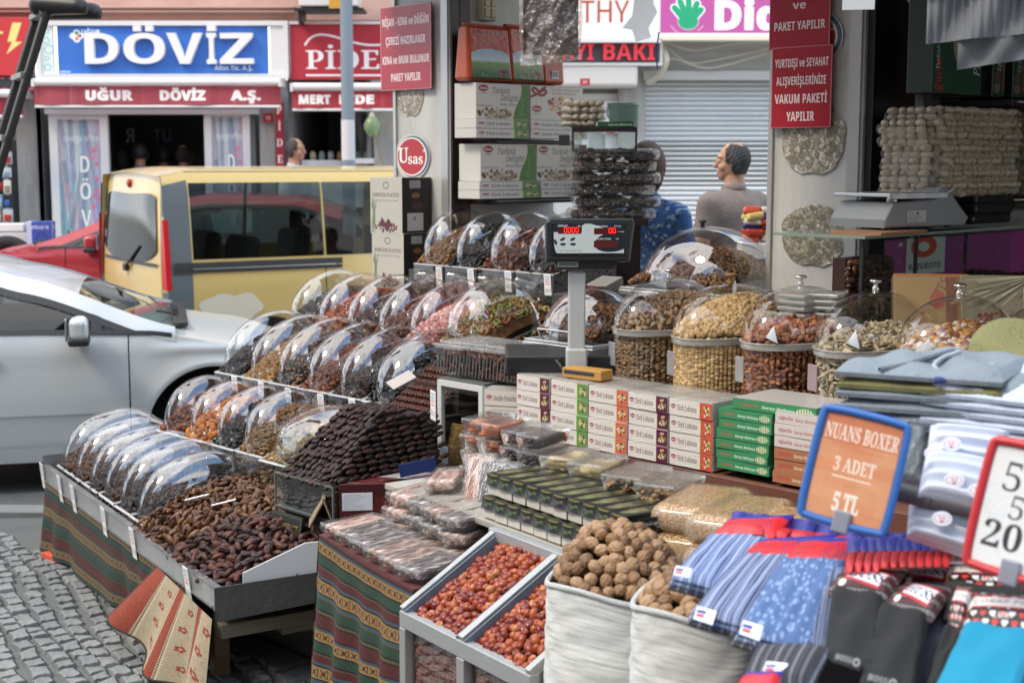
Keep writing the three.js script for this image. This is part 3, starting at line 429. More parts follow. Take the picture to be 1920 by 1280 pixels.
// yellow van taxi, seen from behind its rear corner
{
  const TH = 31 * Math.PI / 180, c0 = P(310, 490, 10.5), L = 4.3, W = 1.84, H = 1.87;
  const t = thing('taxi_van', 'yellow van taxi with dark side windows and grey corner pillar in the road', 'van', [c0.x, 0, c0.z], TH);   // origin: near rear corner, +x forward, -z across
  const yel = paint([0.62, 0.44, 0.14], 0.34), grey = M([0.10, 0.115, 0.12], 0.5, { bumpMap: noiseAt(NOISE, 6), bumpScale: 0.001 }, 'vangrey');
  const o = { half: (x, y) => { const nose = Math.max(0, x - 3.7); let w = W / 2 - 0.25 * nose * nose * 0.8; const k = y - 0.85; w -= 0.03 * k * k; if (y > 1.0) w -= 0.09 * (y - 1.0); if (y > 1.72) w -= 1.1 * (y - 1.72) ** 1.6; return w; } };
  const roof = interp([[0, 1.82], [0.25, H], [2.6, H], [3.0, 1.84], [3.6, 1.4], [3.8, 1.16], [4.3, 0.95]]);
  const r = 0.33, arch = 0.42, wx = [0.78, 3.6];
  const low = (x) => { let y = 0.24; for (const c of wx) { const d = Math.abs(x - c); if (d < arch) y = Math.max(y, r + Math.sqrt(arch * arch - d * d)); } return y; };
  const T = (geo) => geo.translate(0, 0, -W / 2);
  const tint = M([0.3, 0.33, 0.33], 0.03, { transmission: 1, thickness: 0, ior: 1.3 });
  const belt = (x) => Math.min(roof(x) - 0.02, 1.15);
  for (const sd of [1, -1]) {
    const F = (geo) => T(sd < 0 ? flip(geo) : geo), sk = (a, e, lo, hi, off, n, m) => F(skin(o, a, e, lo, hi, off, n, m, sd));
    part('rear_quarter', sk(0.02, 0.2, low, belt, 0, 8, 12), yel, t); part('side_panel', sk(0.206, 1.28, low, belt, 0, 60, 14), yel, t); part('sliding_door', sk(1.288, 2.5, low, belt, 0, 20, 12), yel, t); part('front_door', sk(2.508, 4.3, low, belt, 0, 60, 12), yel, t);
    for (const [a, e, lo, hi] of [[0.02, 3.6, belt, () => 1.2], [0.02, 2.7, () => 1.77, roof], [0.02, 0.22, () => 1.2, () => 1.77], [1.27, 1.3, () => 1.2, () => 1.77], [2.44, 2.56, () => 1.2, () => 1.77]]) part('window_frame', sk(a, e, lo, hi, -0.002, 30, 5), yel, t);
    part('corner_pillar', sk(0.01, 0.205, () => 0.62, (x) => roof(x) - 0.07, 0.006, 6, 14), grey, t);
    part('side_window', sk(0.22, 1.28, () => 1.2, () => 1.77, 0.003, 12, 8), sd > 0 ? tint : autoGlass, t); part('side_window', sk(1.295, 2.45, () => 1.2, () => 1.77, 0.003, 12, 8), sd > 0 ? tint : autoGlass, t); part('door_window', sk(2.55, 3.35, () => 1.2, (x) => Math.min(1.74, roof(x) - 0.1), 0.006, 12, 8), autoGlass, t);
    part('door_rail', [sk(0.06, 1.42, () => 1.135, () => 1.18, 0.03, 10, 3), sk(0.06, 1.42, () => 1.1, () => 1.127, 0.022, 10, 3)], trimM, t); part('rail_trim', sk(0.2, 1.36, () => 1.127, () => 1.137, 0.034, 10, 2), CHROME, t);
    part('tail_light', sk(0.0, 0.04, () => 0.98, () => 1.5, 0.012, 4, 10), M([0.5, 0.008, 0.012], 0.2), t);
    for (const c of wx) { const w = wheel(t, c, sd * 0.8 - W / 2, r, sd); }
    for (const c of wx) part('arch_liner', mv(new THREE.CylinderGeometry(0.41, 0.41, 0.3, 24, 1, true), c, r, sd * 0.76 - W / 2, Math.PI / 2), M([0.008, 0.008, 0.008], 0.95, { side: THREE.DoubleSide }), t);
    part('mirror', rb(0.12, 0.26, 0.16, 3.2, 1.2, sd * 1.05 - W / 2, 0.04, 2), trimM, t);
  }
  part('roof', T(lid(o, 0.0, 2.9, roof, 30, 14, 0.02)), paint([0.66, 0.53, 0.27], 0.3), t); part('windscreen', T(lid(o, 2.9, 3.75, roof, 12, 12, 0.05)), autoGlass, t); part('bonnet', T(lid(o, 3.75, 4.3, roof, 12, 12, 0.04)), yel, t);
  part('nose', T(sheet((s, q) => { const k = s * 2 - 1, y = 0.26 + 0.68 * q; return [4.3 + 0.06 * Math.sin(q * 3) - 0.1 * k * k, y, -k * o.half(4.3, y)]; }, 14, 6)), yel, t);
  // tailgate: one curved panel with a rounded window
  const bk = (y) => 0.05 * Math.pow(Math.max(0, (y - 1.0) / 0.86), 1.6) - 0.02, rear = (y0, y1, k0, k1, off, n = 16, m = 14) => sheet((s, q) => { const y = y0 + (typeof y1 === 'function' ? y1(s) - y0 : y1 - y0) * q, k = k0 + (k1 - k0) * s, w = o.half(0.02, y); return [bk(y) + 0.05 * k * k * k * k - off, y, -W / 2 + k * w]; }, n, m);
  const tg = part('tailgate', rear(0.42, (q) => 1.822 + 0.02 * (1 - (2 * q - 1) ** 2), -0.998, 0.998, 0, 24, 20), yel, t);
  const gl = sheet((s, q) => { const k = (s * 2 - 1) * 0.8, e = Math.pow(Math.abs(k) / 0.8, 6), y = 1.16 + 0.05 * k * k + 0.07 * e + (0.52 - 0.12 * e) * q, w = o.half(0.02, y) * (1 - 0.03 * q); return [bk(y) + 0.05 * k * k * k * k - 0.012, y, -W / 2 + k * w]; }, 30, 14);
  part('rear_window', gl, M([0.02, 0.024, 0.024], 0.04, { specularIntensity: 0.7 }), tg); part('window_seal', rear(1.14, 1.165, -0.8, 0.8, 0.01, 20, 2), trimM, tg);
  for (const sg of [1, -1]) part('gate_seam', rear(0.44, 1.84, sg * 0.866 - 0.004, sg * 0.866 + 0.004, 0.004, 2, 14), seamM, t);
  part('handle', [rb(0.03, 0.05, 0.24, -0.05, 0.66, -W / 2 + 0.2, 0.01), rb(0.03, 0.16, 0.08, -0.05, 0.58, -W / 2 + 0.22, 0.01)], grey, tg); part('badge', [rb(0.012, 0.06, 0.16, -0.04, 0.86, -W / 2 + 0.55, 0.004), rb(0.012, 0.05, 0.14, -0.04, 0.9, -W / 2 - 0.6, 0.004)], CHROME, tg);
  part('wiper', [bar([-0.045, 1.1, -W / 2], [-0.03, 1.28, -W / 2 + 0.36], 0.01), rb(0.03, 0.06, 0.08, -0.04, 1.1, -W / 2, 0.01)], trimM, tg); part('brake_light', sp(0.035, bk(1.76) - 0.01, 1.76, -W / 2, 10, 8, 0.5, 1, 1.2), M([0.35, 0.01, 0.02], 0.2), tg);
  part('tail_light', [rear(0.98, 1.5, 0.9, 0.998, 0.014, 4, 10)], M([0.5, 0.008, 0.012], 0.2), t); part('tail_light', [rear(0.98, 1.5, -0.998, -0.9, 0.014, 4, 10)], M([0.5, 0.008, 0.012], 0.2), t);
  for (const sg of [1, -1]) for (const [a, e] of [[0.66, 0.96], [1.52, 1.72]]) part('light_base', rear(a, e, sg > 0 ? 0.9 : -0.998, sg > 0 ? 0.998 : -0.9, 0.012, 4, 6), grey, t);
  part('bumper', rb(0.16, 0.3, W - 0.06, -0.02, 0.36, -W / 2, 0.05, 3), grey, t); part('inner_body', [bx(2.7, 0.08, W - 0.2, 1.6, 0.4, -W / 2), bx(0.04, 0.6, W - 0.3, 0.12, 0.7, -W / 2), bx(3.2, 0.6, 1.3, 1.8, 0.6, -W / 2), bx(0.06, 0.7, 1.4, 2.4, 1.0, -W / 2)], seamM, t);
  part('seat', [0.75, 1.55].flatMap((x) => [-0.45, 0.45].map((z) => rb(0.14, 0.5, 0.5, x, 1.1, z - W / 2, 0.06, 2, 0, 0, -0.15))), cabinM, t); part('lining', [bx(2.4, 0.03, W - 0.3, 1.4, 1.84, -W / 2)], cabinM, t);
  // scraped, primed patch over the rear wheel
  part('filler_patch', sheet((s, q) => { const a = s * 6.2832, k = q * (0.2 + 0.03 * Math.sin(a * 3) + 0.015 * Math.sin(a * 7 + 1)), x = 0.5 + Math.cos(a) * k * 1.15, y = Math.max(0.8 + Math.sin(a) * k * 0.75, low(x) + 0.004); return [x, y, o.half(x, y) + 0.005 - W / 2]; }, 40, 8), M([0.66, 0.6, 0.45], 0.7, { side: THREE.DoubleSide }), t);
}

// ================= ladder with a man standing on it =================
{
  const d = 7.0, a0 = P(112, -60, d), a1 = P(-70, 540, d), b0 = P(68, 30, d + 0.32), b1 = P(-85, 540, d + 0.3);
  const t = thing('ladder', 'dark metal stepladder leaning into the top left corner', 'ladder', [0, 0, 0]);
  const lm = M([0.025, 0.024, 0.02], 0.5), st = M([0.2, 0.2, 0.18], 0.5);
  const rail = (p, q) => { const g = bar(p, q, 0.022, 4); return g; };
  const ext2 = (p, q) => q.clone().add(q.clone().sub(p).multiplyScalar((0.02 - q.y) / (q.y - p.y)));
  part('rail', rail(a0, ext2(a0, a1)), lm, t); part('rail', rail(b0, ext2(b0, b1)), lm, t);
  for (const k of [0.0, 1, 2, 3, 4]) { const y = P(80, 22 + k * 118, d).y, pa = a0.clone().lerp(a1, (a0.y - y) / (a0.y - a1.y)), pb = b0.clone().lerp(b1, (b0.y - y) / (b0.y - b1.y)); const dir = pb.clone().sub(pa), m = part('step', rb(dir.length(), 0.028, 0.07, 0, 0, 0, 0.004), st, t, pa.clone().add(pb).multiplyScalar(0.5)); m.rotation.y = Math.atan2(-dir.z, dir.x); }
}
// ================= the shop: platform, steps, pillars, walls, shelves =================
// a box in shop axes: from u0..u1, v0..v1, h0..h1, as geometry in world space
function sbox(u0, u1, v0, v1, h0, h1, r = 0) { const c = S((u0 + u1) / 2, (v0 + v1) / 2, (h0 + h1) / 2), w = Math.abs(u1 - u0), d = Math.abs(v1 - v0), h = h1 - h0; const g = r ? rb(w, h, d, 0, 0, 0, r, 2) : bx(w, h, d, 0, 0, 0); return g.applyMatrix4(new THREE.Matrix4().makeRotationY(TS)).translate(c.x, c.y, c.z); }
const marble = M([0.40, 0.36, 0.28], 0.5, { map: noiseAt(WORN, 1.4), bumpMap: noiseAt(NOISE, 3), bumpScale: 0.003 }, 'marble'), oldStone = M([0.20, 0.20, 0.18], 0.75, { map: noiseAt(WORN, 1.6), bumpMap: noiseAt(NOISE, 4), bumpScale: 0.006 }, 'oldStone');
{
  const st = tag(thing('shop_platform', null, null, [0, 0, 0]), null, null, null, 'structure');
  // street canyon: the houses on this side and behind, which shut off much of the sky
  part('base_wall', [sbox(-1, 6.2, 3.12, 3.4, 0.0, 0.17)], oldStone, st);
  part('floor', [sbox(-1, 6.2, 3.42, 8.3, 0.0, 0.28), sbox(-3, -1, 2.0, 8.3, 0.0, 0.26)], oldStone, st);
  for (let i = 0; i < 6; i++) part('step_slab', sbox(-0.9 + i * 1.17, 0.26 + i * 1.17, 3.1, 3.43, 0.172, 0.215, 0.012), marble, st);
  for (let i = 0; i < 6; i++) part('riser_block', sbox(-0.9 + i * 1.17, 0.26 + i * 1.17, 3.40, 3.6, 0.218, 0.36, 0.01), marble, st);
  for (let i = 0; i < 6; i++) part('step_slab', sbox(-0.9 + i * 1.17, 0.26 + i * 1.17, 3.37, 3.9, 0.362, 0.405, 0.012), marble, st);
  for (let i = 0; i < 9; i++) part('edge_stone', sbox(-0.6 + i * 0.7, 0.07 + i * 0.7, 2.94, 3.09, -0.02, 0.05, 0.012), oldStone, st);
}
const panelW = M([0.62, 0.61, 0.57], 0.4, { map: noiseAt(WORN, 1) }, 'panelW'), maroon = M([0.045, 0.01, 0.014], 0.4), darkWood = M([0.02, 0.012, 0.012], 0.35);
function heapPrint(cols, n, seedN) { // a faded photo print of a heap on the pillar
  return tex(256, 256, (x, w, h) => { fill(x, '#cfccc3', 0, 0, w, h); for (let i = 0; i < n; i++) { const a = hash2(i, seedN) * 6.283, r = Math.sqrt(hash2(i, seedN + 1)) * 128, px = w / 2 + Math.cos(a) * r, py = h / 2 + Math.sin(a) * r * 0.95; x.globalAlpha = r > 112 ? 0.6 : 0.95; x.fillStyle = cols[Math.floor(hash2(i, seedN + 2) * cols.length)]; x.beginPath(); x.ellipse(px, py, 6 + 3 * hash2(i, 11), 11 + 5 * hash2(i, 12), hash2(i, 13) * 3, 0, 7); x.fill(); x.globalAlpha *= 0.6; x.strokeStyle = '#4d493f'; x.lineWidth = 1.6; x.stroke(); x.fillStyle = '#e2dccb'; x.globalAlpha *= 0.5; x.beginPath(); x.ellipse(px - 2, py - 3, 2.2, 4, hash2(i, 13) * 3, 0, 7); x.fill(); } });
}
const usas = tex(256, 256, (x, w, h) => { fill(x, '#cfccc3', 0, 0, w, h); for (const [r, c, dx] of [[118, '#4f6478', 6], [110, '#e9e7e0', -3], [102, '#b0323c', -4]]) { x.fillStyle = c; x.beginPath(); x.arc(128 + dx, 128, r, 0, 7); x.fill(); } write(x, 'U', 62, 122, 120, '#f3f0ea', { font: 'serif', w: 78 }); write(x, 'sas', 152, 142, 80, '#f3f0ea', { w: 112, font: 'serif' }); write(x, '®', 214, 96, 22, '#f3f0ea'); });
// pillar: front faces the tiers (-v), inner side carries shelves (faces -u)
function pillar(name, label, u0, u1, v0, v1, h0, h1) {
  const c = S((u0 + u1) / 2, (v0 + v1) / 2, h0), t = thing(name, label, 'pillar', c, TS), w = u1 - u0, d = v1 - v0, H = h1 - h0;
  part('core', bx(w, H, d, 0, H / 2, 0), panelW, t);
  part('edge_trim', [bx(0.02, H, 0.02, -w / 2, H / 2, d / 2 + 0.004), bx(0.05, H, 0.012, w / 2 - 0.035, H / 2, d / 2 + 0.006)], M([0.5, 0.5, 0.48], 0.35, { metalness: 0.5 }), t);
  return t;
}
const KP = 1.06, kh = (h) => EYE + (h - EYE) * KP;   // the left pillar stands a little farther back
const lp = pillar('left_pillar', 'white panelled pillar with the red engagement and henna sign', 5.19 * KP, 5.6 * KP, 4.6 * KP, 5.31 * KP, 0.28, 3.0);
part('dark_strip', [bx(0.012, 2.72, 0.05, 0.211 * KP, 1.36, 0.33 * KP)], darkWood, lp); part('maroon_strip', [bx(0.014, 2.72, 0.07, 0.212 * KP, 1.36, 0.27 * KP)], maroon, lp);
const rp = pillar('right_pillar', 'white panelled pillar with the red travel vacuum pack sign', 2.968, 3.38, 4.7, 5.13, 0.28, 3.0);
part('dark_strip', [bx(0.03, 2.72, 0.16, 0.222, 1.36, 0.12)], BLACK, rp); part('maroon_strip', [bx(0.02, 2.72, 0.15, 0.217, 1.36, -0.04)], maroon, rp);
lp.name = 'pillar'; rp.name = 'pillar_001'; used.set('pillar', 2);
const onFace = (px, py, v) => { const r = ray(px, py); const k = v / (r.x * CX - r.z * SX); return r.multiplyScalar(k).add(V3(0, EYE, 0)); };   // where that sight meets the plane v = const
const onSide = (px, py, u) => { const r = ray(px, py); const k = u / (-r.x * SX - r.z * CX); return r.multiplyScalar(k).add(V3(0, EYE, 0)); };
function sticker(name, label, cat, x0, y0, x1, y1, v, t, th = 0.006, rough = 0.5, tilt = 0) { const a = onFace(x0, y0, v), b = onFace(x1, y1, v), w = Math.hypot(a.x - b.x, a.z - b.z), h = a.y - b.y; const m = board(name, w, h, th, printed(t, rough), M('#8d2430'), scene, a.clone().add(b).multiplyScalar(0.5), TS); m.rotation.z = tilt; m.name = numbered(name); return tag(m, label, cat); }
{
  const redS = (lines, hot) => tex(256, 384, (x, w, h) => { fill(x, '#a92633', 0, 0, w, h); x.strokeStyle = '#c9a0a2'; x.lineWidth = 3; x.strokeRect(2, 2, w - 4, h - 4); lines.forEach(([s, y, sz, ww]) => write(x, s, w / 2, y, sz, '#ece6e2', { w: ww })); });
  sticker('red_sign', 'red sign on the left pillar about engagement and henna packs', 'sign', 713, 15, 810, 166, 4.575 * KP, redS([['NİŞAN - KINA ve DÜĞÜN', 72, 50, 236], ['ÇEREZİ HAZIRLANIR', 158, 50, 200], ['KINA ve MUM BULUNUR', 246, 50, 236], ['PAKET YAPILIR', 326, 50, 150]]), 0.008, 0.22);
  const s1 = sticker('red_sign', 'lower red sign on the right pillar offering vacuum packs for travel', 'sign', 1449, 90, 1559, 239, 4.672, redS([['YURTDIŞI ve SEYAHAT', 76, 56, 226], ['ALIŞVERİŞLERİNİZE', 160, 56, 212], ['VAKUM PAKETİ', 246, 60, 222], ['YAPILIR', 330, 60, 118]]), 0.008, 0.22);
  sticker('red_sign', 'upper red sign on the right pillar cut off by the photo edge', 'sign', 1446, -60, 1557, 87, 4.674, redS([['ve', 184, 52], ['PAKET YAPILIR', 278, 56, 216]]), 0.008, 0.22);
  const P1 = heapPrint(['#b9b3a2', '#a49c88', '#8d8675', '#c9c4b5'], 420, 21), P2 = heapPrint(['#a59d89', '#8b8573', '#c0b9a7', '#77725f'], 460, 31), P3 = heapPrint(['#8a8470', '#a39c86', '#6d6a59'], 480, 41);
  const disc = (label, x0, y0, x1, y1, v, t, wf = 1) => { const a = onFace(x0, y0, v), b = onFace(x1, y1, v), c = a.clone().add(b).multiplyScalar(0.5), w = Math.hypot(a.x - b.x, a.z - b.z), h = a.y - b.y; const m = solo('round_print', discGeo(w, h, label.includes('Usas') || label.includes('emblem') ? 0 : 0.14), printed(t, 0.5), label, 'print', c, TS); return m; };
  disc('round print of nuts under the red sign on the left pillar', 740, 120, 797, 222, 4.6 * KP - 0.004, P1);
  disc('round red emblem lettered Usas on the left pillar', 740, 252, 806, 336, 4.6 * KP - 0.008, usas); disc('round red emblem half hidden behind the signs of the right pillar', 1462, 22, 1580, 122, 4.692, usas);
  disc('upper round print of a nut heap on the right pillar', 1462, 190, 1588, 334, 4.692, P2); disc('lower round print of a nut heap on the right pillar', 1462, 378, 1590, 508, 4.692, P3);
}
// shop ceiling and the inner side wall, canopy edge
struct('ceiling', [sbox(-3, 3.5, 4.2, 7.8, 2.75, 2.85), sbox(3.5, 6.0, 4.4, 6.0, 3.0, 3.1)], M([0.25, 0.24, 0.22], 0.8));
solo('awning_canopy', [sbox(-2.4, 3.4, 3.5, 4.4, 3.0, 3.04), sbox(-2.4, 3.4, 3.47, 3.5, 2.85, 3.04)], M('#8a8f92', 0.8), 'grey cloth canopy stretched over the nut jars above the photo', 'canopy');
{
  const w = thing('side_wall', 'pale inner shop wall behind the right-hand shelves', 'wall', [0, 0, 0]);
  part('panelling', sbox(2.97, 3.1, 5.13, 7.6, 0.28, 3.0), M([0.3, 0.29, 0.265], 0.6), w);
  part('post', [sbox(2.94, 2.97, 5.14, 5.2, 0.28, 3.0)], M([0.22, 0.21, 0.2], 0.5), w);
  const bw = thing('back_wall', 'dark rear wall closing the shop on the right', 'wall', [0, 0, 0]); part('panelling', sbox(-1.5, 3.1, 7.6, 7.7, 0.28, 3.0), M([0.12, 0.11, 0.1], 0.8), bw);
}
function shelf(label, u, v0, v1, h, depth, parts = 2) { const c = S(u - depth / 2, (v0 + v1) / 2, h), t = thing('shelf', label, 'shelf', c, TV), L = v1 - v0; part('shelf_board', rb(L, 0.028, depth, 0, -0.016, 0, 0.003), darkWood, t); part('pale_inlay', [bx(L - 0.05, 0.006, 0.01, 0.01, -0.013, depth / 2 + 0.003)], M([0.6, 0.57, 0.53], 0.4), t); return t; }
[['topmost dark shelf on the left pillar, under the switch box', 2.56], ['second dark shelf on the left pillar, under the orange tea packs', 2.305], ['third dark shelf on the left pillar, under the upper lokum boxes', 2.04], ['lowest dark shelf on the left pillar, under the lower lokum boxes', 1.755]].forEach(([l, h]) => shelf(l, 5.19 * KP, 4.72 * KP, 5.3 * KP, kh(h), 0.17));
[['top right shelf under the pale green bags', 2.5], ['right shelf under the green pismaniye boxes', 2.175], ['right shelf under the bags of white candied nuts', 1.80]].forEach(([l, h]) => shelf(l, 2.93, 5.2, 6.7, h, 0.3));
{ const a = onSide(912, 15, 5.18 * KP), t = thing('switch_box', 'cream double switch box on the left pillar above the tea packs', 'switch', [a.x, a.y, a.z], TV); part('casing', rb(0.1, 0.13, 0.05, 0, 0, 0, 0.008, 2), M('#cfc9a8', 0.45), t); for (const [i, j] of [[-1, 0], [1, 0], [-1, 1], [1, 1]]) part('rocker', rb(0.036, 0.045, 0.012, i * 0.022, -0.028 + j * 0.055, 0.03, 0.004), M('#c2bb98', 0.4), t); }

// ---- printed cartons ----
const NUTC = ['#5a3a22', '#7a5230', '#c9b08a', '#8d6a48', '#3f2616'];
const blobs = (x, cx, cy, rx, ry, n, cols, s, sq) => { for (let i = 0; i < n; i++) { const a = hash2(i, s) * 6.28, r = Math.sqrt(hash2(i, s + 1)); x.save(); x.translate(cx + Math.cos(a) * r * rx, cy + Math.sin(a) * r * ry); x.rotate(hash2(i, s + 2) * 3); x.fillStyle = cols[i % cols.length]; if (sq) x.fillRect(-sq / 2, -sq / 2, sq, sq); else { x.beginPath(); x.arc(0, 0, 4 + 3 * hash2(i, s + 4), 0, 7); x.fill(); } x.restore(); } };
const logo = (x, cx, cy, s) => { x.fillStyle = '#8e1f33'; x.beginPath(); x.ellipse(cx, cy, s, s * 0.62, 0, 0, 7); x.fill(); write(x, 'Usas', cx, cy, s * 0.7, '#f1e5dd'); write(x, 'selection', cx + 2, cy + s * 0.9, s * 0.35, '#8e1f33', { style: 'italic' }); };
const lokSide = (col, alt) => tex(256, 72, (x, w, h) => { fill(x, '#d8d3cb', 0, 0, w, h); logo(x, 24, 32, 15); write(x, alt ?? 'Türk Lokumu', 104, 36, 34, '#6a5a55', { style: 'italic bold', font: 'serif', w: 120 }); fill(x, col, 184, 0, 72, h); fill(x, '#d8c98a', 180, 0, 4, h); blobs(x, 220, 36, 24, 22, 26, ['#c9b08a', '#8d9a52', '#5a3a22', '#e3d6b8'], col.length + col.charCodeAt(2), 0); x.strokeStyle = '#a59d92'; x.strokeRect(0, 0, w, h); });
const lokFront = (col, right) => tex(384, 224, (x, w, h) => {
  fill(x, '#d9d3c8', 0, 0, w, h);
  if (!right) { logo(x, 50, 30, 34); write(x, 'Turkish', 175, 42, 52, '#3c3a30', { style: 'italic', font: 'serif', w: 130 }); write(x, 'Delight', 235, 88, 52, '#3c3a30', { style: 'italic', font: 'serif', w: 130 }); write(x, 'With Pistachio', 250, 132, 24, '#4a463a', { style: 'italic', font: 'serif' }); write(x, 'Fıstıklı lokum', 60, 140, 18, '#7b2a34', { style: 'italic', font: 'serif' }); blobs(x, 130, 190, 118, 34, 46, ['#8a6a52', '#a98a72', '#6a4432', '#c7b09a', '#8d9a6a'], 5, 22); x.fillStyle = col; x.beginPath(); x.moveTo(w, 0); x.lineTo(w - 62, 0); x.bezierCurveTo(w - 40, 90, w - 110, 120, w - 118, h); x.lineTo(w, h); x.fill(); x.strokeStyle = '#c9b878'; x.lineWidth = 4; x.beginPath(); x.moveTo(w - 62, 0); x.bezierCurveTo(w - 40, 90, w - 110, 120, w - 118, h); x.stroke(); x.strokeStyle = 'rgba(240,235,190,.5)'; x.lineWidth = 3; x.beginPath(); x.arc(w - 50, 180, 16, 0, 5); x.stroke(); x.beginPath(); x.moveTo(w - 46, 150); x.lineTo(w - 50, 80); x.stroke(); }
  else { x.strokeStyle = '#8e2138'; x.lineWidth = 17; x.beginPath(); x.moveTo(0, 70); x.bezierCurveTo(60, 60, 60, 30, 110, 4); x.stroke(); x.beginPath(); x.ellipse(36, 34, 26, 14, 0.7, 0, 7); x.stroke(); x.beginPath(); x.ellipse(88, 44, 26, 14, -0.5, 0, 7); x.stroke(); x.beginPath(); x.moveTo(w, 168); x.lineTo(w - 110, h); x.stroke(); write(x, 'Turkish Delight with', 250, 20, 22, '#6f6353', { style: 'italic', font: 'serif' }); write(x, 'Double Pistachio', 240, 44, 22, '#6f6353', { style: 'italic', font: 'serif' }); logo(x, 46, 150, 34); blobs(x, 240, 120, 120, 50, 60, ['#a33a4a', '#d9b7a8', '#7a2434', '#c7a24a', '#e6d6c4'], 9, 22); x.fillStyle = '#a02438'; x.beginPath(); x.moveTo(215, 200); x.lineTo(185, 172); x.lineTo(215, 162); x.lineTo(245, 172); x.fill(); }
  x.strokeStyle = '#b6aea0'; x.lineWidth = 3; x.strokeRect(0, 0, w, h);
});
const lokTop = bumped([0.4, 0.385, 0.36], 0.3, 0.002, 3), cream = M([0.6, 0.58, 0.53], 0.5);
const LT = { purple: lokSide('#5c2440'), green: lokSide('#5f8f46'), orange: lokSide('#c9694a'), coral: lokSide('#c8543c'), double: lokSide('#d8d3cb', 'Double Pistachio') };
const LM = Object.fromEntries(Object.entries(LT).map(([k, t]) => [k, printed(t, 0.35, { bumpMap: noiseAt(NOISE, 1), bumpScale: 0.002 })]));
function carton(name, label, cat, w, h, d, front, pos, turn, group, side = cream, top = lokTop) { const t = thing(name, label, cat, pos, turn, group); part('carton_body', rb(w, h, d, 0, h / 2, 0, 0.003), side, t); part('front_print', rb(w - 0.002, h - 0.002, 0.002, 0, h / 2, d / 2 + 0.0008, 0.0006), front, t); if (top) part('lid_panel', rb(w - 0.001, 0.002, d - 0.001, 0, h + 0.0008, 0, 0.0006), top, t); return t; }
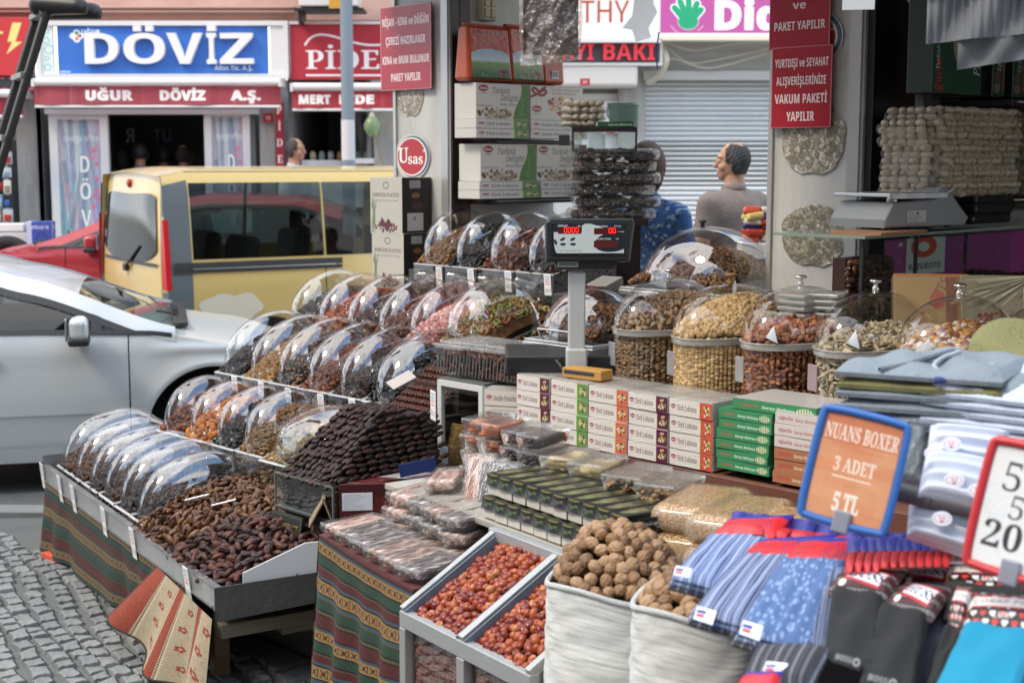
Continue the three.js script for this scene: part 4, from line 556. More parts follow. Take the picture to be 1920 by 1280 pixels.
// shelves of the left pillar (local x = v, z = -u)
{
  const place = (label, px0, px1, h0, hh0, mat, u0 = 5.0) => { const u = u0 * KP, h = kh(h0), hh = hh0 * KP, a = onSide(px0, 300, u), b = onSide(px1, 300, u), w = a.distanceTo(b); return carton('lokum_box', label, 'box', w - 0.004, hh, 0.16, mat, [(a.x + b.x) / 2 + SX * -0.0, h, (a.z + b.z) / 2], TV); };
  const fg = printed(lokFront('#4f7f35'), 0.35), fr = printed(lokFront('#7d2440'), 0.35), fd = printed(lokFront('', true), 0.35);
  place('lower white flat lokum box with green end under the upper standing box', 872, 972, 2.043, 0.044, LM.green); place('upper white flat lokum box with green end under the upper standing box', 872, 970, 2.088, 0.044, LM.green); place('standing green and white pistachio lokum box on the third shelf', 872, 972, 2.133, 0.165, fg, 5.03);
  place('lower flat double pistachio box under the red ribbon box', 974, 1082, 2.043, 0.044, LM.double); place('upper flat double pistachio box under the red ribbon box', 974, 1080, 2.088, 0.044, LM.double); place('standing lokum box with red ribbon print on the third shelf', 973, 1072, 2.133, 0.165, fd, 5.03);
  place('bottom flat lokum box with green end on the lowest shelf, left pile', 878, 992, 1.758, 0.04, LM.green); place('second flat lokum box with green end on the lowest shelf, left pile', 878, 990, 1.799, 0.04, LM.green); place('standing green and white lokum box on the lowest shelf', 880, 984, 1.84, 0.175, fg, 5.03);
  place('bottom flat lokum box with green end on the lowest shelf, right pile', 994, 1092, 1.758, 0.04, LM.green); place('second flat lokum box with purple end on the lowest shelf, right pile', 993, 1090, 1.799, 0.04, LM.purple); place('standing white and crimson lokum box on the lowest shelf', 985, 1080, 1.84, 0.175, fr, 5.03);
  // tea packs
  const tea = tex(256, 384, (x, w, h) => { fill(x, '#b8411f', 0, 0, w, h); const g = x.createLinearGradient(0, 150, 0, 384); g.addColorStop(0, '#8fb0c8'); g.addColorStop(0.4, '#c7d3d2'); g.addColorStop(0.45, '#7d9a4a'); g.addColorStop(1, '#2f4a1c'); x.fillStyle = g; x.beginPath(); x.moveTo(14, 190); x.quadraticCurveTo(128, 130, 242, 190); x.lineTo(242, 376); x.lineTo(14, 376); x.fill(); write(x, 'AHLAN TEA', 128, 40, 44, '#2b1810', { font: 'serif', w: 200 }); x.fillStyle = '#6d8f2f'; x.beginPath(); x.ellipse(128, 116, 14, 6, 0.6, 0, 7); x.fill(); x.fillStyle = '#6b2f1c'; x.beginPath(); x.ellipse(196, 330, 34, 22, 0, 0, 7); x.fill(); blobs(x, 80, 350, 60, 24, 30, ['#3d5a22', '#56762f', '#24390f'], 3); });
  const tm = printed(tea, 0.25, { bumpMap: noiseAt(NOISE, 1.2), bumpScale: 0.0025 }), om = bumped([0.42, 0.075, 0.02], 0.28, 0.002, 1.5);
  [['left orange tea pack with green hill print on the second shelf', 866, 948], ['middle orange tea pack half behind the hanging plastic bag', 942, 1008], ['right orange tea pack showing its barcode side', 1006, 1046]].forEach(([l, a, e], i) => { const A = onSide(a, 300, 5.02 * KP), B = onSide(e, 300, 5.02 * KP), w = A.distanceTo(B) * 0.97, hh = 0.275 + 0.012 * (i % 2), t = thing('tea_pack', l, 'tea pack', [(A.x + B.x) / 2, kh(2.308), (A.z + B.z) / 2], TV + (i === 1 ? 0.03 : -0.02));
    const soft = (g) => { const p = g.attributes.position; for (let k = 0; k < p.count; k++) { const y = p.getY(k) / hh, q = (1 - 0.6 * Math.max(0, y - 0.8) / 0.2) * (1 + 0.25 * Math.sin(Math.PI * y)), e = 1 - 0.07 * Math.max(0, y - 0.75) / 0.25 + 0.02 * Math.sin(y * 9); p.setX(k, p.getX(k) * e); p.setZ(k, p.getZ(k) * q + 0.004 * Math.sin(p.getX(k) * 60 + y * 9)); } g.computeVertexNormals(); return g; };
    part('pack_body', soft(mv(new RoundedBoxGeometry(w, hh, 0.11, 5, 0.02), 0, hh / 2, 0)), i === 2 ? [om, om, om, om, om, om] : [om, om, om, om, tm, om], t); part('top_seal', [rb(w * 0.95, 0.012, 0.02, 0, hh + 0.002, 0, 0.003)], om, t);
    if (i === 2) part('barcode', rb(0.05, 0.04, 0.002, 0, 0.05, 0.057, 0.0005), printed(tex(64, 48, (x, w2, h2) => { fill(x, '#ddd', 0, 0, w2, h2); for (let k = 0; k < 18; k++) fill(x, '#222', 4 + k * 3, 4, 1 + (k * 7) % 2, 34); })), t); });
}
// ================= the tiers of domed bins =================
// pieces
function nut(kind, i = 0) {
  let g;
  if (kind === 'date') { g = new THREE.SphereGeometry(1, 18, 13).rotateZ(Math.PI / 2); const p = g.attributes.position; for (let k = 0; k < p.count; k++) { const x = p.getX(k), y = p.getY(k), z = p.getZ(k), a = Math.atan2(z, y), w = 1 + 0.07 * Math.abs(Math.sin(a * 4.5 + 2.4 * vnoise(x * 4 + i * 3 + 9, a + 9))) - 0.05 + 0.1 * Math.sin(a * 5 + x * 2.5 + i * 2) * (1 - x * x) + 0.1 * (vnoise(x * 5 + i * 7, a * 2.2 + 9) - 0.5); p.setXYZ(k, x * (1 + 0.06 * Math.sin(i)), y * 0.44 * w, z * 0.42 * w + 0.025 * x * x * (i % 2 ? 1 : -1)); } return smoothNormals(g); }
  if (kind === 'raisin') { g = new THREE.IcosahedronGeometry(1, 1); g = mergeVertices(g.deleteAttribute('uv').deleteAttribute('normal')); const p = g.attributes.position; for (let k = 0; k < p.count; k++) { const w = 0.75 + 0.5 * hash2(k, i); p.setXYZ(k, p.getX(k) * w * 1.15, p.getY(k) * w * 0.65, p.getZ(k) * w * 0.8); } g.computeVertexNormals(); return g; }
  if (kind === 'almond') { g = new THREE.SphereGeometry(1, 12, 8).rotateZ(Math.PI / 2); const p = g.attributes.position; for (let k = 0; k < p.count; k++) { const x = p.getX(k), t = 1 - 0.3 * (x + 1) / 2 * (x + 1) / 2; p.setXYZ(k, x, p.getY(k) * 0.44 * t, p.getZ(k) * 0.66 * t); } g.computeVertexNormals(); return g; }
  if (kind === 'pea') { g = bumpy(new THREE.SphereGeometry(1, 10, 8), 0.16, 1.6, i * 4 + 3); return g; }
  if (kind === 'seed') { g = new THREE.SphereGeometry(1, 10, 6).rotateZ(Math.PI / 2).scale(1, 0.2, 0.56); return g; }
  if (kind === 'kernel') { g = new THREE.IcosahedronGeometry(1, 2); g = mergeVertices(g.deleteAttribute('uv').deleteAttribute('normal')); const p = g.attributes.position; for (let k = 0; k < p.count; k++) { const x = p.getX(k), y = p.getY(k), z = p.getZ(k), w = 0.7 + 0.5 * Math.abs(Math.sin(x * 5 + i)) * Math.abs(Math.cos(z * 4 + i * 2)) + 0.15 * hash2(k, i); p.setXYZ(k, x * w, y * w * 0.6, z * w * 0.9); } g.computeVertexNormals(); return g; }
  if (kind === 'slice') { g = bumpy(new THREE.TorusGeometry(0.7, 0.28, 6, 14).rotateX(Math.PI / 2).scale(1, 0.6, 0.85), 0.15, 2, i); return g; }
  if (kind === 'apricot') { g = bumpy(new THREE.SphereGeometry(1, 12, 8).scale(1, 0.42, 0.8), 0.18, 1.4, i * 3); return g; }
  return new THREE.IcosahedronGeometry(1, 1);
}
const PIECES = {}; const piece = (k) => (PIECES[k] ??= [0, 1, 2].map((i) => nut(k, i)));
const FOOD = M([1, 1, 1], 0.42, { specularIntensity: 0.6 }), GLOSSY = M([1, 1, 1], 0.25, { specularIntensity: 0.8 }), MATTE = M([1, 1, 1], 0.7);
const tmpQ = new THREE.Quaternion(), tmpE = new THREE.Euler();
// a heap: spots [x, y, z, size] in the group's own axes, as one object of kind stuff with a core under it
function heap(name, label, cat, pos, turn, kind, spots, cols, mat, core, flat = 0) {
  const t = thing(name, label, cat, pos, turn, null, 'stuff'), n = 2, gs = piece(kind);
  for (let v = 0; v < n; v++) {
    const mine = spots.filter((_, i) => i % n === v), im = new THREE.InstancedMesh(gs[v], mat, mine.length), m = new THREE.Matrix4(), c = new THREE.Color();
    mine.forEach(([x, y, z, s, lean], i) => { tmpE.set(rr(-1, 1) * (flat ? 0.35 : 1.5), rr(0, 6.28), rr(-1, 1) * (flat ? 0.35 : 1.2) + (lean ?? 0)); m.compose(V3(x, y, z), tmpQ.setFromEuler(tmpE), V3(s, s, s).multiplyScalar(rr(0.82, 1.15))); im.setMatrixAt(i, m); const q = cols[Math.floor(rnd() * cols.length)], k = rr(0.72, 1.25); c.setRGB(q[0] * k, q[1] * k, q[2] * k); im.setColorAt(i, c); });
    im.name = name + '_pieces'; im.castShadow = im.receiveShadow = true; t.add(im);
  }
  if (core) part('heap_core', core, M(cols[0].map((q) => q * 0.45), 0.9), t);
  return t;
}
const grid = (w, d, step, f) => { const o = []; for (let x = -w / 2; x <= w / 2; x += step) for (let z = -d / 2; z <= d / 2; z += step) { const r = f(x + rr(-0.4, 0.4) * step, z + rr(-0.4, 0.4) * step); if (r) o.push(r); } return o; };
// the dome over one bin: a blown half-spindle on a rectangular flange; local x = width along the tier, z = depth towards the front
function domeGeo(w, d, h) {
  const prof = (k) => Math.pow(Math.max(0, 1 - Math.pow(Math.abs(k), 2.4)), 0.55);
  return sheet((s, q) => { const v = Math.cos(Math.PI * q), ww = (w / 2) * Math.pow(Math.max(0, 1 - v * v * v * v), 0.6) + 0.0015, a = Math.PI * s; return [-Math.cos(a) * ww, 0.002 + h * prof(v) * Math.pow(Math.sin(a), 0.85), v * d / 2]; }, 26, 36);
}
const tagTex = [0, 1, 2].map((k) => tex(64, 128, (x, w, h) => { fill(x, '#e4e6e4', 0, 0, w, h); for (let i = 0; i < 4; i++) write(x, ['Usas', 'KURU', 'MEYVE', 'DATES'][(i + k) % 4], 32, 14 + i * 15, 15, i < 2 ? '#4a7fb0' : '#c0413f', { w: 44 }); write(x, ['28', '35', '18'][k] + ' tl', 32, 98, 28, '#333b44', { font: 'serif', style: 'italic' }); }));
const tagM = tagTex.map((t) => printed(t, 0.4));
let tagN = 0;
function priceTag(t, x, y, z, s = 1, tilt = 0) { const m = board('price_tag', 0.045 * s, 0.1 * s, 0.003, tagM[tagN++ % 3], WHITE, t, [x, y, z]); m.rotation.x = tilt; m.userData.label = 'small white price tag with blue and red print'; return m; }
const boxFront = M([0.8, 0.84, 0.84], 0.03, { transmission: 1, thickness: 0, ior: 2.2 });
const DOMES = new Map();
const geoOnce = (k, f) => { if (!DOMES.has(k)) DOMES.set(k, f()); return DOMES.get(k); };
function bin(label, w, d, hb, hd, pos, turn, food, o = {}) {
  // origin: middle of the front rim; the rim rises towards the back by o.tilt
  const t = thing('domed_bin', label, 'food bin', pos, turn, o.group), T = o.tilt ?? 0, k = [w, d, hb, hd, T].join(), ct = Math.cos(T), st = Math.sin(T);
  if (hb > 0.02) {
    part('front_panel', geoOnce('f' + k, () => bx(w - 0.004, hb, 0.005, 0, -hb / 2, -0.004)), boxFront, t);
    for (const sg of [1, -1]) part('side_panel', geoOnce('s' + k, () => ext([[0, -hb], [d * ct, -hb], [d * ct, d * st - 0.004], [0, -0.004]], 0.004).rotateY(Math.PI / 2).translate(-0.002, 0, -0.008)), boxFront, t, [sg * (w / 2 - 0.006), 0, 0]);
    part('box_floor', geoOnce('b' + k, () => bx(w - 0.02, 0.006, d * ct - 0.03, 0, -hb + 0.004, -d * ct / 2)), DARK, t);
    part('corner_bead', geoOnce('c' + k, () => bx(0.007, hb, 0.007, w / 2 - 0.003, -hb / 2, -0.001)), M([0.09, 0.1, 0.1], 0.3), t);
  }
  const l = part('dome_lid', geoOnce('d' + k, () => domeGeo(w - 0.006, d - 0.02, hd).translate(0, 0, -d / 2)), ACRYLIC, t); l.rotation.x = T; 
  if (o.wob) { l.rotation.y = rr(-0.02, 0.02); l.rotation.x += rr(-0.025, 0.025); }
  part('lid_flange', geoOnce('l' + k, () => mg([rb(w - 0.002, 0.005, 0.014, 0, 0.003, d / 2 - 0.007, 0.002), rb(w - 0.002, 0.005, 0.014, 0, 0.003, -d / 2 + 0.007, 0.002), rb(0.006, 0.005, d, w / 2 - 0.005, 0.003, 0, 0.002), rb(0.006, 0.005, d, -w / 2 + 0.005, 0.003, 0, 0.002)]).translate(0, 0, -d / 2)), CLEAR_RIM, l);
  if (o.tag !== 0) priceTag(t, (o.tagx ?? w / 2 - 0.03) + rr(-0.012, 0.004), (o.tagy ?? -0.045) + rr(-0.008, 0.006), 0.006, o.tags ?? 1, 0.06).rotation.z = rr(-0.07, 0.07);
  if (food) {
    const [nm, lab, kind, size, cols, mat] = food, peak = (o.fill ?? 0.62) * hd * rr(0.85, 1.12);
    const top = (x, z0) => { const z = z0 + d / 2, a = 1 - Math.abs(x / (w / 2)) ** 2.2, v = Math.cos(Math.PI / 2 * Math.max(-1, Math.min(1, (z + d * 0.06) / (d * 0.54)))); return a <= 0 ? -1 : -0.01 + peak * Math.pow(a, 0.45) * Math.pow(Math.max(0, v), 0.7); };
    const spots = []; for (const q of grid(w - 0.03, d - 0.03, size * 1.12, (x, z) => { const y = top(x, z - d / 2); return y < -0.5 ? null : [x, y + rr(-0.4, 0.3) * size, z - d / 2, size]; })) spots.push(q);
    if (hb > 0.02) for (let x = -w / 2 + 0.012; x < w / 2 - 0.01; x += size * 1.15) for (let y = -0.01; y > -hb + 0.01; y -= size * 1.1) { const X = x + rr(-0.3, 0.3) * size, z = -0.015 - rr(0, 0.5) * size; spots.push([X, y * ct + z * st, z * ct - y * st, size]); }
    if (hb > 0.02) for (let z = -0.02; z > -d * ct + 0.03; z -= size * 1.3) for (let y = -z / (d * ct) * d * st - 0.012; y > -hb + 0.02; y -= size * 1.25) { const Y = y, Z = z + rr(-0.3, 0.3) * size; spots.push([w / 2 - 0.014 - rr(0, 0.4) * size, Y * ct + Z * st, Z * ct - Y * st, size]); }
    const core = sheet((s, q) => { const x = (s - 0.5) * (w - 0.02), z = -q * (d - 0.03) - 0.015; return [x, Math.max(-0.02, top(x, z)) - size * 0.7, z]; }, 12, 14);
    const box = hb > 0.02 ? ext([[0.03, -hb + 0.01], [d * ct - 0.03, -hb + 0.01], [d * ct - 0.03, d * st - 0.03], [0.03, -0.012]], w - 0.03).rotateY(Math.PI / 2).translate(-(w - 0.03) / 2, 0, 0).rotateX(-T) : null;
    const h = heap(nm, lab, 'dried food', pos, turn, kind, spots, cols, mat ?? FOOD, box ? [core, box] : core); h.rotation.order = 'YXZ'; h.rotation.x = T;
  }
  return t;
}
const C = { // food colours (linear)
  date: [[0.055, 0.02, 0.011], [0.08, 0.03, 0.014], [0.04, 0.015, 0.009]], brownDate: [[0.11, 0.048, 0.022], [0.15, 0.07, 0.03], [0.08, 0.034, 0.017]], darkDate: [[0.026, 0.012, 0.01], [0.036, 0.016, 0.012], [0.018, 0.01, 0.009]],
  black: [[0.012, 0.011, 0.012], [0.02, 0.018, 0.018]], fig: [[0.3, 0.2, 0.1], [0.24, 0.15, 0.07]], apricot: [[0.42, 0.13, 0.02], [0.5, 0.18, 0.03]], tan: [[0.24, 0.13, 0.05], [0.17, 0.085, 0.03]], gold: [[0.34, 0.19, 0.06], [0.26, 0.13, 0.04]], redbrown: [[0.12, 0.032, 0.014], [0.17, 0.05, 0.018]], pink: [[0.6, 0.22, 0.2], [0.7, 0.4, 0.36]], mixed: [[0.34, 0.13, 0.03], [0.32, 0.22, 0.06], [0.24, 0.26, 0.07], [0.38, 0.24, 0.11]], walnut: [[0.13, 0.06, 0.024], [0.2, 0.1, 0.04], [0.09, 0.04, 0.017]], cerise: [[0.42, 0.1, 0.02], [0.34, 0.07, 0.015]],
};
const ord = ['first', 'second', 'third', 'fourth', 'fifth', 'sixth', 'seventh'];
// --- the stand that carries tiers two to five ---
{
  const t = thing('tiered_stand', 'dark stepped stand under the upper tiers of domed bins', 'display stand', [0, 0, 0]);
  for (const [u0, u1, v0, h] of [[4.48, 5.78, 3.3, 0.54], [3.95, 5.83, 3.65, 0.765], [4.0, 6.05, 4.19, 0.93], [4.53, 5.51, 4.64, 1.25]]) part('tier', sbox(u0, u1, v0 + 0.02, v0 + 0.36, 0.28, h, 0.004), M([0.04, 0.042, 0.042], 0.6), t);
}
// --- rows along the shop axes (u), from far left to near right ---
function row(tier, v, h, hb, d, hd, us, foods, o = {}) {
  us.slice(0, -1).forEach((u, i) => { const w = us[i] - us[i + 1], f = foods[i]; bin(`${ord[i]} domed bin from the left in the ${tier} tier, over ${f[1]}`, +w.toFixed(4) - 0.006, o.d?.[i] ?? d, hb, o.hd?.[i] ?? hd, S((us[i] + us[i + 1]) / 2, v, h), TS, [f[0], `${f[1]} heaped in the ${ord[i]} bin of the ${tier} tier`, ...f.slice(2)], o); });
}
const F = (nm, lab, kind, size, cols, mat) => [nm, lab, kind, size, cols, mat];
row('second', 3.3, 0.70, 0.15, 0.42, 0.2, [5.791, 5.573, 5.354, 5.136, 4.918], [F('fig_heap', 'reddish brown figs', 'apricot', 0.016, C.redbrown), F('apricot_heap', 'orange apricots', 'apricot', 0.018, C.apricot), F('prune_heap', 'black prunes', 'date', 0.016, C.black, GLOSSY), F('mulberry_heap', 'tan dried mulberries', 'raisin', 0.011, C.tan)], { tag: 0, tilt: 0.24, wob: 1 });
row('third', 3.65, 0.93, 0.16, 0.56, 0.215, [5.839, 5.616, 5.393, 5.170, 4.937, 4.704, 4.423], [F('raisin_heap', 'black currants', 'raisin', 0.009, C.black), F('raisin_heap', 'golden tan raisins', 'raisin', 0.009, C.gold), F('raisin_heap', 'black and tan raisins', 'raisin', 0.009, [...C.black, ...C.black, C.gold[1]]), F('cranberry_heap', 'dark red dried berries', 'raisin', 0.012, C.redbrown), F('raisin_heap', 'dark brown raisins', 'raisin', 0.01, C.darkDate), F('prune_heap', 'large black prunes', 'date', 0.02, C.black, GLOSSY)], { tilt: 0.24, wob: 1 });
row('fourth', 4.19, 1.095, 0.16, 0.52, 0.215, [6.056, 5.820, 5.583, 5.346, 5.109, 4.872, 4.532], [F('raisin_heap', 'black raisins', 'raisin', 0.009, C.black), F('papaya_heap', 'orange-red dried strips', 'date', 0.016, C.cerise), F('plum_heap', 'dark dried plums', 'apricot', 0.015, C.date), F('jujube_heap', 'red-brown wrinkled fruits', 'apricot', 0.014, C.redbrown), F('candy_heap', 'pink sugared fruits', 'apricot', 0.014, C.pink), F('fruit_mix_heap', 'mixed bright dried fruits', 'slice', 0.021, C.mixed)], { hd: [0.215, 0.215, 0.215, 0.215, 0.215, 0.25], fill: 0.55, tilt: 0.24, wob: 1 });
row('top', 4.64, 1.415, 0.155, 0.46, 0.225, [5.53, 5.29, 5.05, 4.79, 4.53], [F('almond_heap', 'tan roasted nuts', 'kernel', 0.012, C.tan), F('plum_heap', 'black dried plums', 'date', 0.018, C.black), F('date_heap', 'dark brown dates', 'date', 0.02, C.redbrown), F('date_heap', 'black dates', 'date', 0.018, C.darkDate)], { tilt: 0.22, wob: 1 });
// wide low dome with pale figs at the near end of the second tier
bin('wide low-domed bin at the near end of the second tier, over pale figs', 0.47, 0.42, 0.17, 0.17, S(4.69, 3.28, 0.695), TS, ['fig_heap', 'pale crumbly figs heaped in the wide bin of the second tier', 'apricot', 0.016, C.fig], { tag: 0, fill: 0.45, tilt: 0.3 });
// bags left on two lids
// --- the lowest table, turned a little more towards the street ---
const TA = -57 * Math.PI / 180, A0 = PH(80, 872, 0.46), A1 = PH(402, 1104, 0.46), AL = A0.distanceTo(A1);
const aDir = A1.clone().sub(A0).normalize(), TAr = Math.atan2(-aDir.z, aDir.x), aBack = V3(-Math.sin(TAr), 0, -Math.cos(TAr));   // local x = along to the near end, -z = back
const TABLE = A0.clone().add(A1).multiplyScalar(0.5); // origin: middle of the front rail top
const slope = 0.2, DA = 0.62;
{
  const t = thing('tray_table', 'low table with sheet metal tray along the street holding the lowest domes', 'table', [TABLE.x, 0, TABLE.z], TAr), h = 0.46;
  const tin = M([0.3, 0.31, 0.3], 0.4, { metalness: 0.75, map: noiseAt(WORN, 2), bumpMap: noiseAt(NOISE, 6), bumpScale: 0.003 }, 'tin'), foil = M([0.36, 0.37, 0.37], 0.35, { metalness: 0.7, bumpMap: noiseAt(NOISE, 8), bumpScale: 0.012 }, 'foil');
  part('front_rail', [bx(AL, 0.078, 0.006, 0, h - 0.039, 0.0), bx(AL, 0.006, 0.03, 0, h, -0.012)], foil, t);
  part('tray_floor', mv(bx(AL - 0.02, 0.006, DA + 0.02, 0, 0, -DA / 2), 0, h - 0.065, 0, slope), tin, t);
  part('end_plate', ext([[0, h - 0.12], [0.8, h - 0.03], [0.8, h + 0.06], [0, h + 0.005]], 0.006).rotateY(Math.PI / 2 - 0.26).translate(AL / 2, 0, 0), M([0.12, 0.125, 0.12], 0.45, { metalness: 0.7, map: noiseAt(WORN, 3), bumpMap: noiseAt(NOISE, 5), bumpScale: 0.003 }, 'plate'), t);
  part('far_plate', bx(0.006, 0.1, DA, -AL / 2, h, -DA / 2), tin, t);
  for (const [x, z] of [[-AL / 2 + 0.12, -0.12], [-AL / 2 + 0.5, -0.1], [AL / 2 - 0.3, -0.12], [-AL / 2 + 0.15, -0.55], [AL / 2 - 0.2, -0.55]]) part('leg', rb(0.06, h - 0.12, 0.06, x, (h - 0.12) / 2, z, 0.004), M([0.3, 0.23, 0.14], 0.7, { map: noiseAt(WORN, 3) }, 'legwood'), t);
  part('end_plank', [rb(0.05, 0.05, 0.8, AL / 2 - 0.02, h - 0.16, -0.42, 0.004), rb(0.3, 0.03, 0.5, AL / 2 - 0.16, h - 0.2, -0.5, 0.004)], M([0.16, 0.14, 0.1], 0.8, { map: noiseAt(WORN, 3) }, 'plank'), t);
  const L = (x, y, z) => V3(x, y, z).applyAxisAngle(V3(0, 1, 0), TAr).add(V3(TABLE.x, 0, TABLE.z));
  // six domes, lifted a little with the slope
  const foods = [F('date_heap', 'dull brown dates', 'date', 0.017, C.brownDate), F('date_heap', 'soft brown dates', 'date', 0.017, C.brownDate), F('date_heap', 'small black dates', 'date', 0.016, C.darkDate), F('date_heap', 'purple-brown dates', 'date', 0.018, C.date), F('date_heap', 'long dark dates', 'date', 0.018, C.darkDate), F('date_heap', 'glossy black dates', 'date', 0.018, C.darkDate)];
  const w = 0.235, xs = [0, 1, 2, 3, 4, 5].map((i) => -AL / 2 + 0.14 + i * w);
  xs.forEach((x, i) => { const p = L(x, h + 0.035, -0.07 - 0.245), b = bin(`${ord[i]} wide dome from the left on the lowest tray, over ${foods[i][1]}`, w - 0.004, 0.56, 0, 0.225, L(x, h - 0.006, -0.055), TAr, null, { tag: 0, tilt: 0.16, wob: 1 });
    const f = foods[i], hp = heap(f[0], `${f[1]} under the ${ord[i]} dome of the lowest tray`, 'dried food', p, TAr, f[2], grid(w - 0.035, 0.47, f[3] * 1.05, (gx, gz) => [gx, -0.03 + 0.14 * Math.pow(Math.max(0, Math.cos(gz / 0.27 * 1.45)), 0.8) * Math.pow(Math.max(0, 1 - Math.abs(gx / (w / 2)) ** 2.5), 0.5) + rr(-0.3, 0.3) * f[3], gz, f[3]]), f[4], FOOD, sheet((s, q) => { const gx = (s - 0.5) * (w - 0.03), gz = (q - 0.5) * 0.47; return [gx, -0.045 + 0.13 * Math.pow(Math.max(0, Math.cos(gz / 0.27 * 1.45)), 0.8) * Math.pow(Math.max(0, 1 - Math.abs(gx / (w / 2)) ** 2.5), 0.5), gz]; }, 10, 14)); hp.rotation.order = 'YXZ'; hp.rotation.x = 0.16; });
  // dates lying in the gutter before the domes
  heap('gutter_dates', 'dark dates lying in the gutter before the lowest domes', 'dates', L(-0.25, h - 0.02, -0.045), TAr, 'date', grid(AL - 0.6, 0.06, 0.022, (x, z) => [x, rr(-0.01, 0.012), z, 0.018]), C.darkDate, FOOD);
  // price tags along the rail
  [0.03, 0.35, 0.58, 1.06, 1.46, 2.1].forEach((q, i) => { const p = L(-AL / 2 + q * AL / 2.35, h - 0.045, 0.012), m = board('price_tag', 0.055, 0.13, 0.003, tagM[i % 3], WHITE, scene, p, TAr); m.name = numbered('price_tag'); m.rotation.order = 'YXZ'; m.rotation.x = 0.12; m.rotation.z = rr(-0.12, 0.05); tag(m, `${ord[i]} white price tag from the left hanging on the lowest tray rail`, 'price tag'); });
  // open heap of single dates at the near end: brown ones by the last dome, then darker, wrinkled ones
  const x0 = xs[5] + w / 2 + 0.0, D2 = 0.66, xe = (z) => AL / 2 - 0.015 - z * 0.265, hf = (x, z) => { const q = -z / D2, e = Math.min(1, (xe(z) - x) / 0.35); return h - 0.045 + 0.09 * q + 0.135 * Math.pow(Math.sin(Math.PI * Math.min(1, 0.06 + q * 0.8)), 0.9) * (0.15 + 0.85 * Math.pow(Math.max(0, e), 0.7)); };
  part('heap_bed', sheet((s, q) => { const z = -D2 * q, x = x0 + (xe(z) - x0) * s; return [x, hf(x, z) - 0.02, z]; }, 14, 14), M([0.03, 0.014, 0.008], 0.9), t);
  const dg = piece('date'), dm = (c, k) => M(c, k ?? 0.38, { specularIntensity: 0.7, bumpMap: noiseAt(NOISE, 1.2), bumpScale: 0.006 }, 'dm' + c + k);
  const mats = { brown: [[0.12, 0.055, 0.026], [0.15, 0.072, 0.035], [0.085, 0.038, 0.018], [0.18, 0.095, 0.05]].map((c) => dm(c, 0.5)), dark: [[0.04, 0.015, 0.012], [0.062, 0.02, 0.014], [0.028, 0.013, 0.012], [0.095, 0.028, 0.016]].map((c) => dm(c, 0.42)) };
  const protos = new Map(); const cand = [];
  for (let z = -0.02; z > -D2 + 0.01; z -= 0.027) for (let x = x0 - 0.02; x < xe(z) - 0.01; x += 0.033) cand.push([x + rr(-0.4, 0.4) * 0.03, z + rr(-0.4, 0.4) * 0.027]);
  const cards = [[0.24, -0.22], [0.5, -0.26]];
  cand.sort((p, q) => (q[0] + q[1] * 0.5) - (p[0] + p[1] * 0.5));
  const left = [];
  cand.forEach(([x, z], i) => {
    const mix = x - x0 + rr(-0.06, 0.06) + z * 0.12, kind = mix < 0.2 ? 'brown' : 'dark', pos = L(x, hf(x, z) + rr(-0.004, 0.012), z);
    if (i >= 330) { left.push([x, hf(x, z) + rr(-0.004, 0.012), z, kind === 'brown' ? 0.023 : 0.026]); return; }
    const mi = Math.floor(rnd() * 4), key = kind + mi + (i % 3), s = kind === 'brown' ? 0.0215 : 0.025;
    let o = protos.get(key);
    if (!o) { o = solo('date', dg[i % 3], mats[kind][mi], kind === 'brown' ? 'plump light brown date loose in the open heap at the tray end' : 'dark red-brown wrinkled date loose in the open heap at the tray end', 'date', pos, 0, kind === 'brown' ? 'light brown dates in the open heap' : 'dark wrinkled dates in the open heap'); protos.set(key, o); } else o = copy(o, pos);
    o.scale.set(s * rr(0.75, 1.15), s * rr(0.95, 1.35), s * rr(0.95, 1.35)); o.rotation.set(rr(-0.5, 0.5) + 0.3, rr(0, 6.28), rr(-0.5, 0.5));
  });
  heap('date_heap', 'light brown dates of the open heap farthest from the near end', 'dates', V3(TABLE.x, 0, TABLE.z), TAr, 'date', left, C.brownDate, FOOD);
  // white card strips stuck in the heap
  cards.forEach(([dx, z], i) => { const x = x0 - 0.02 + dx * 0.75, p = L(x, hf(x, z) + 0.035, z); const m = solo('card_strip', rb(0.1, 0.004, 0.018, 0, 0, 0, 0.002), WHITE, ['white card strip lying on the light brown dates', 'white card strip lying on the dark wrinkled dates'][i], 'card', p, TAr + 1.0); m.rotation.z = 0.25; });
  // pale board at the near end of the heap, label plate behind
  const e = solo('end_board', ext([[0, -0.01], [0.62, 0.04], [0.62, 0.15], [0.22, 0.14], [0, 0.05]], 0.006, 0.001), M([0.55, 0.57, 0.58], 0.5), 'pale grey cut board closing the near end of the date heap', 'board', L(AL / 2 + 0.01, h - 0.005, -0.1), TAr + Math.PI / 2 - 0.26);
}
// ================= between the tiers and the viewer: pyramid of dates, cases, cartons, scale, jars =================
const toS = (p) => [-SX * p.x - CX * p.z, CX * p.x - SX * p.z];                        // world -> [u, v]
const local = (base, turn) => (x, y, z) => V3(x, y, z).applyAxisAngle(V3(0, 1, 0), turn).add(V3(...arr(base)));
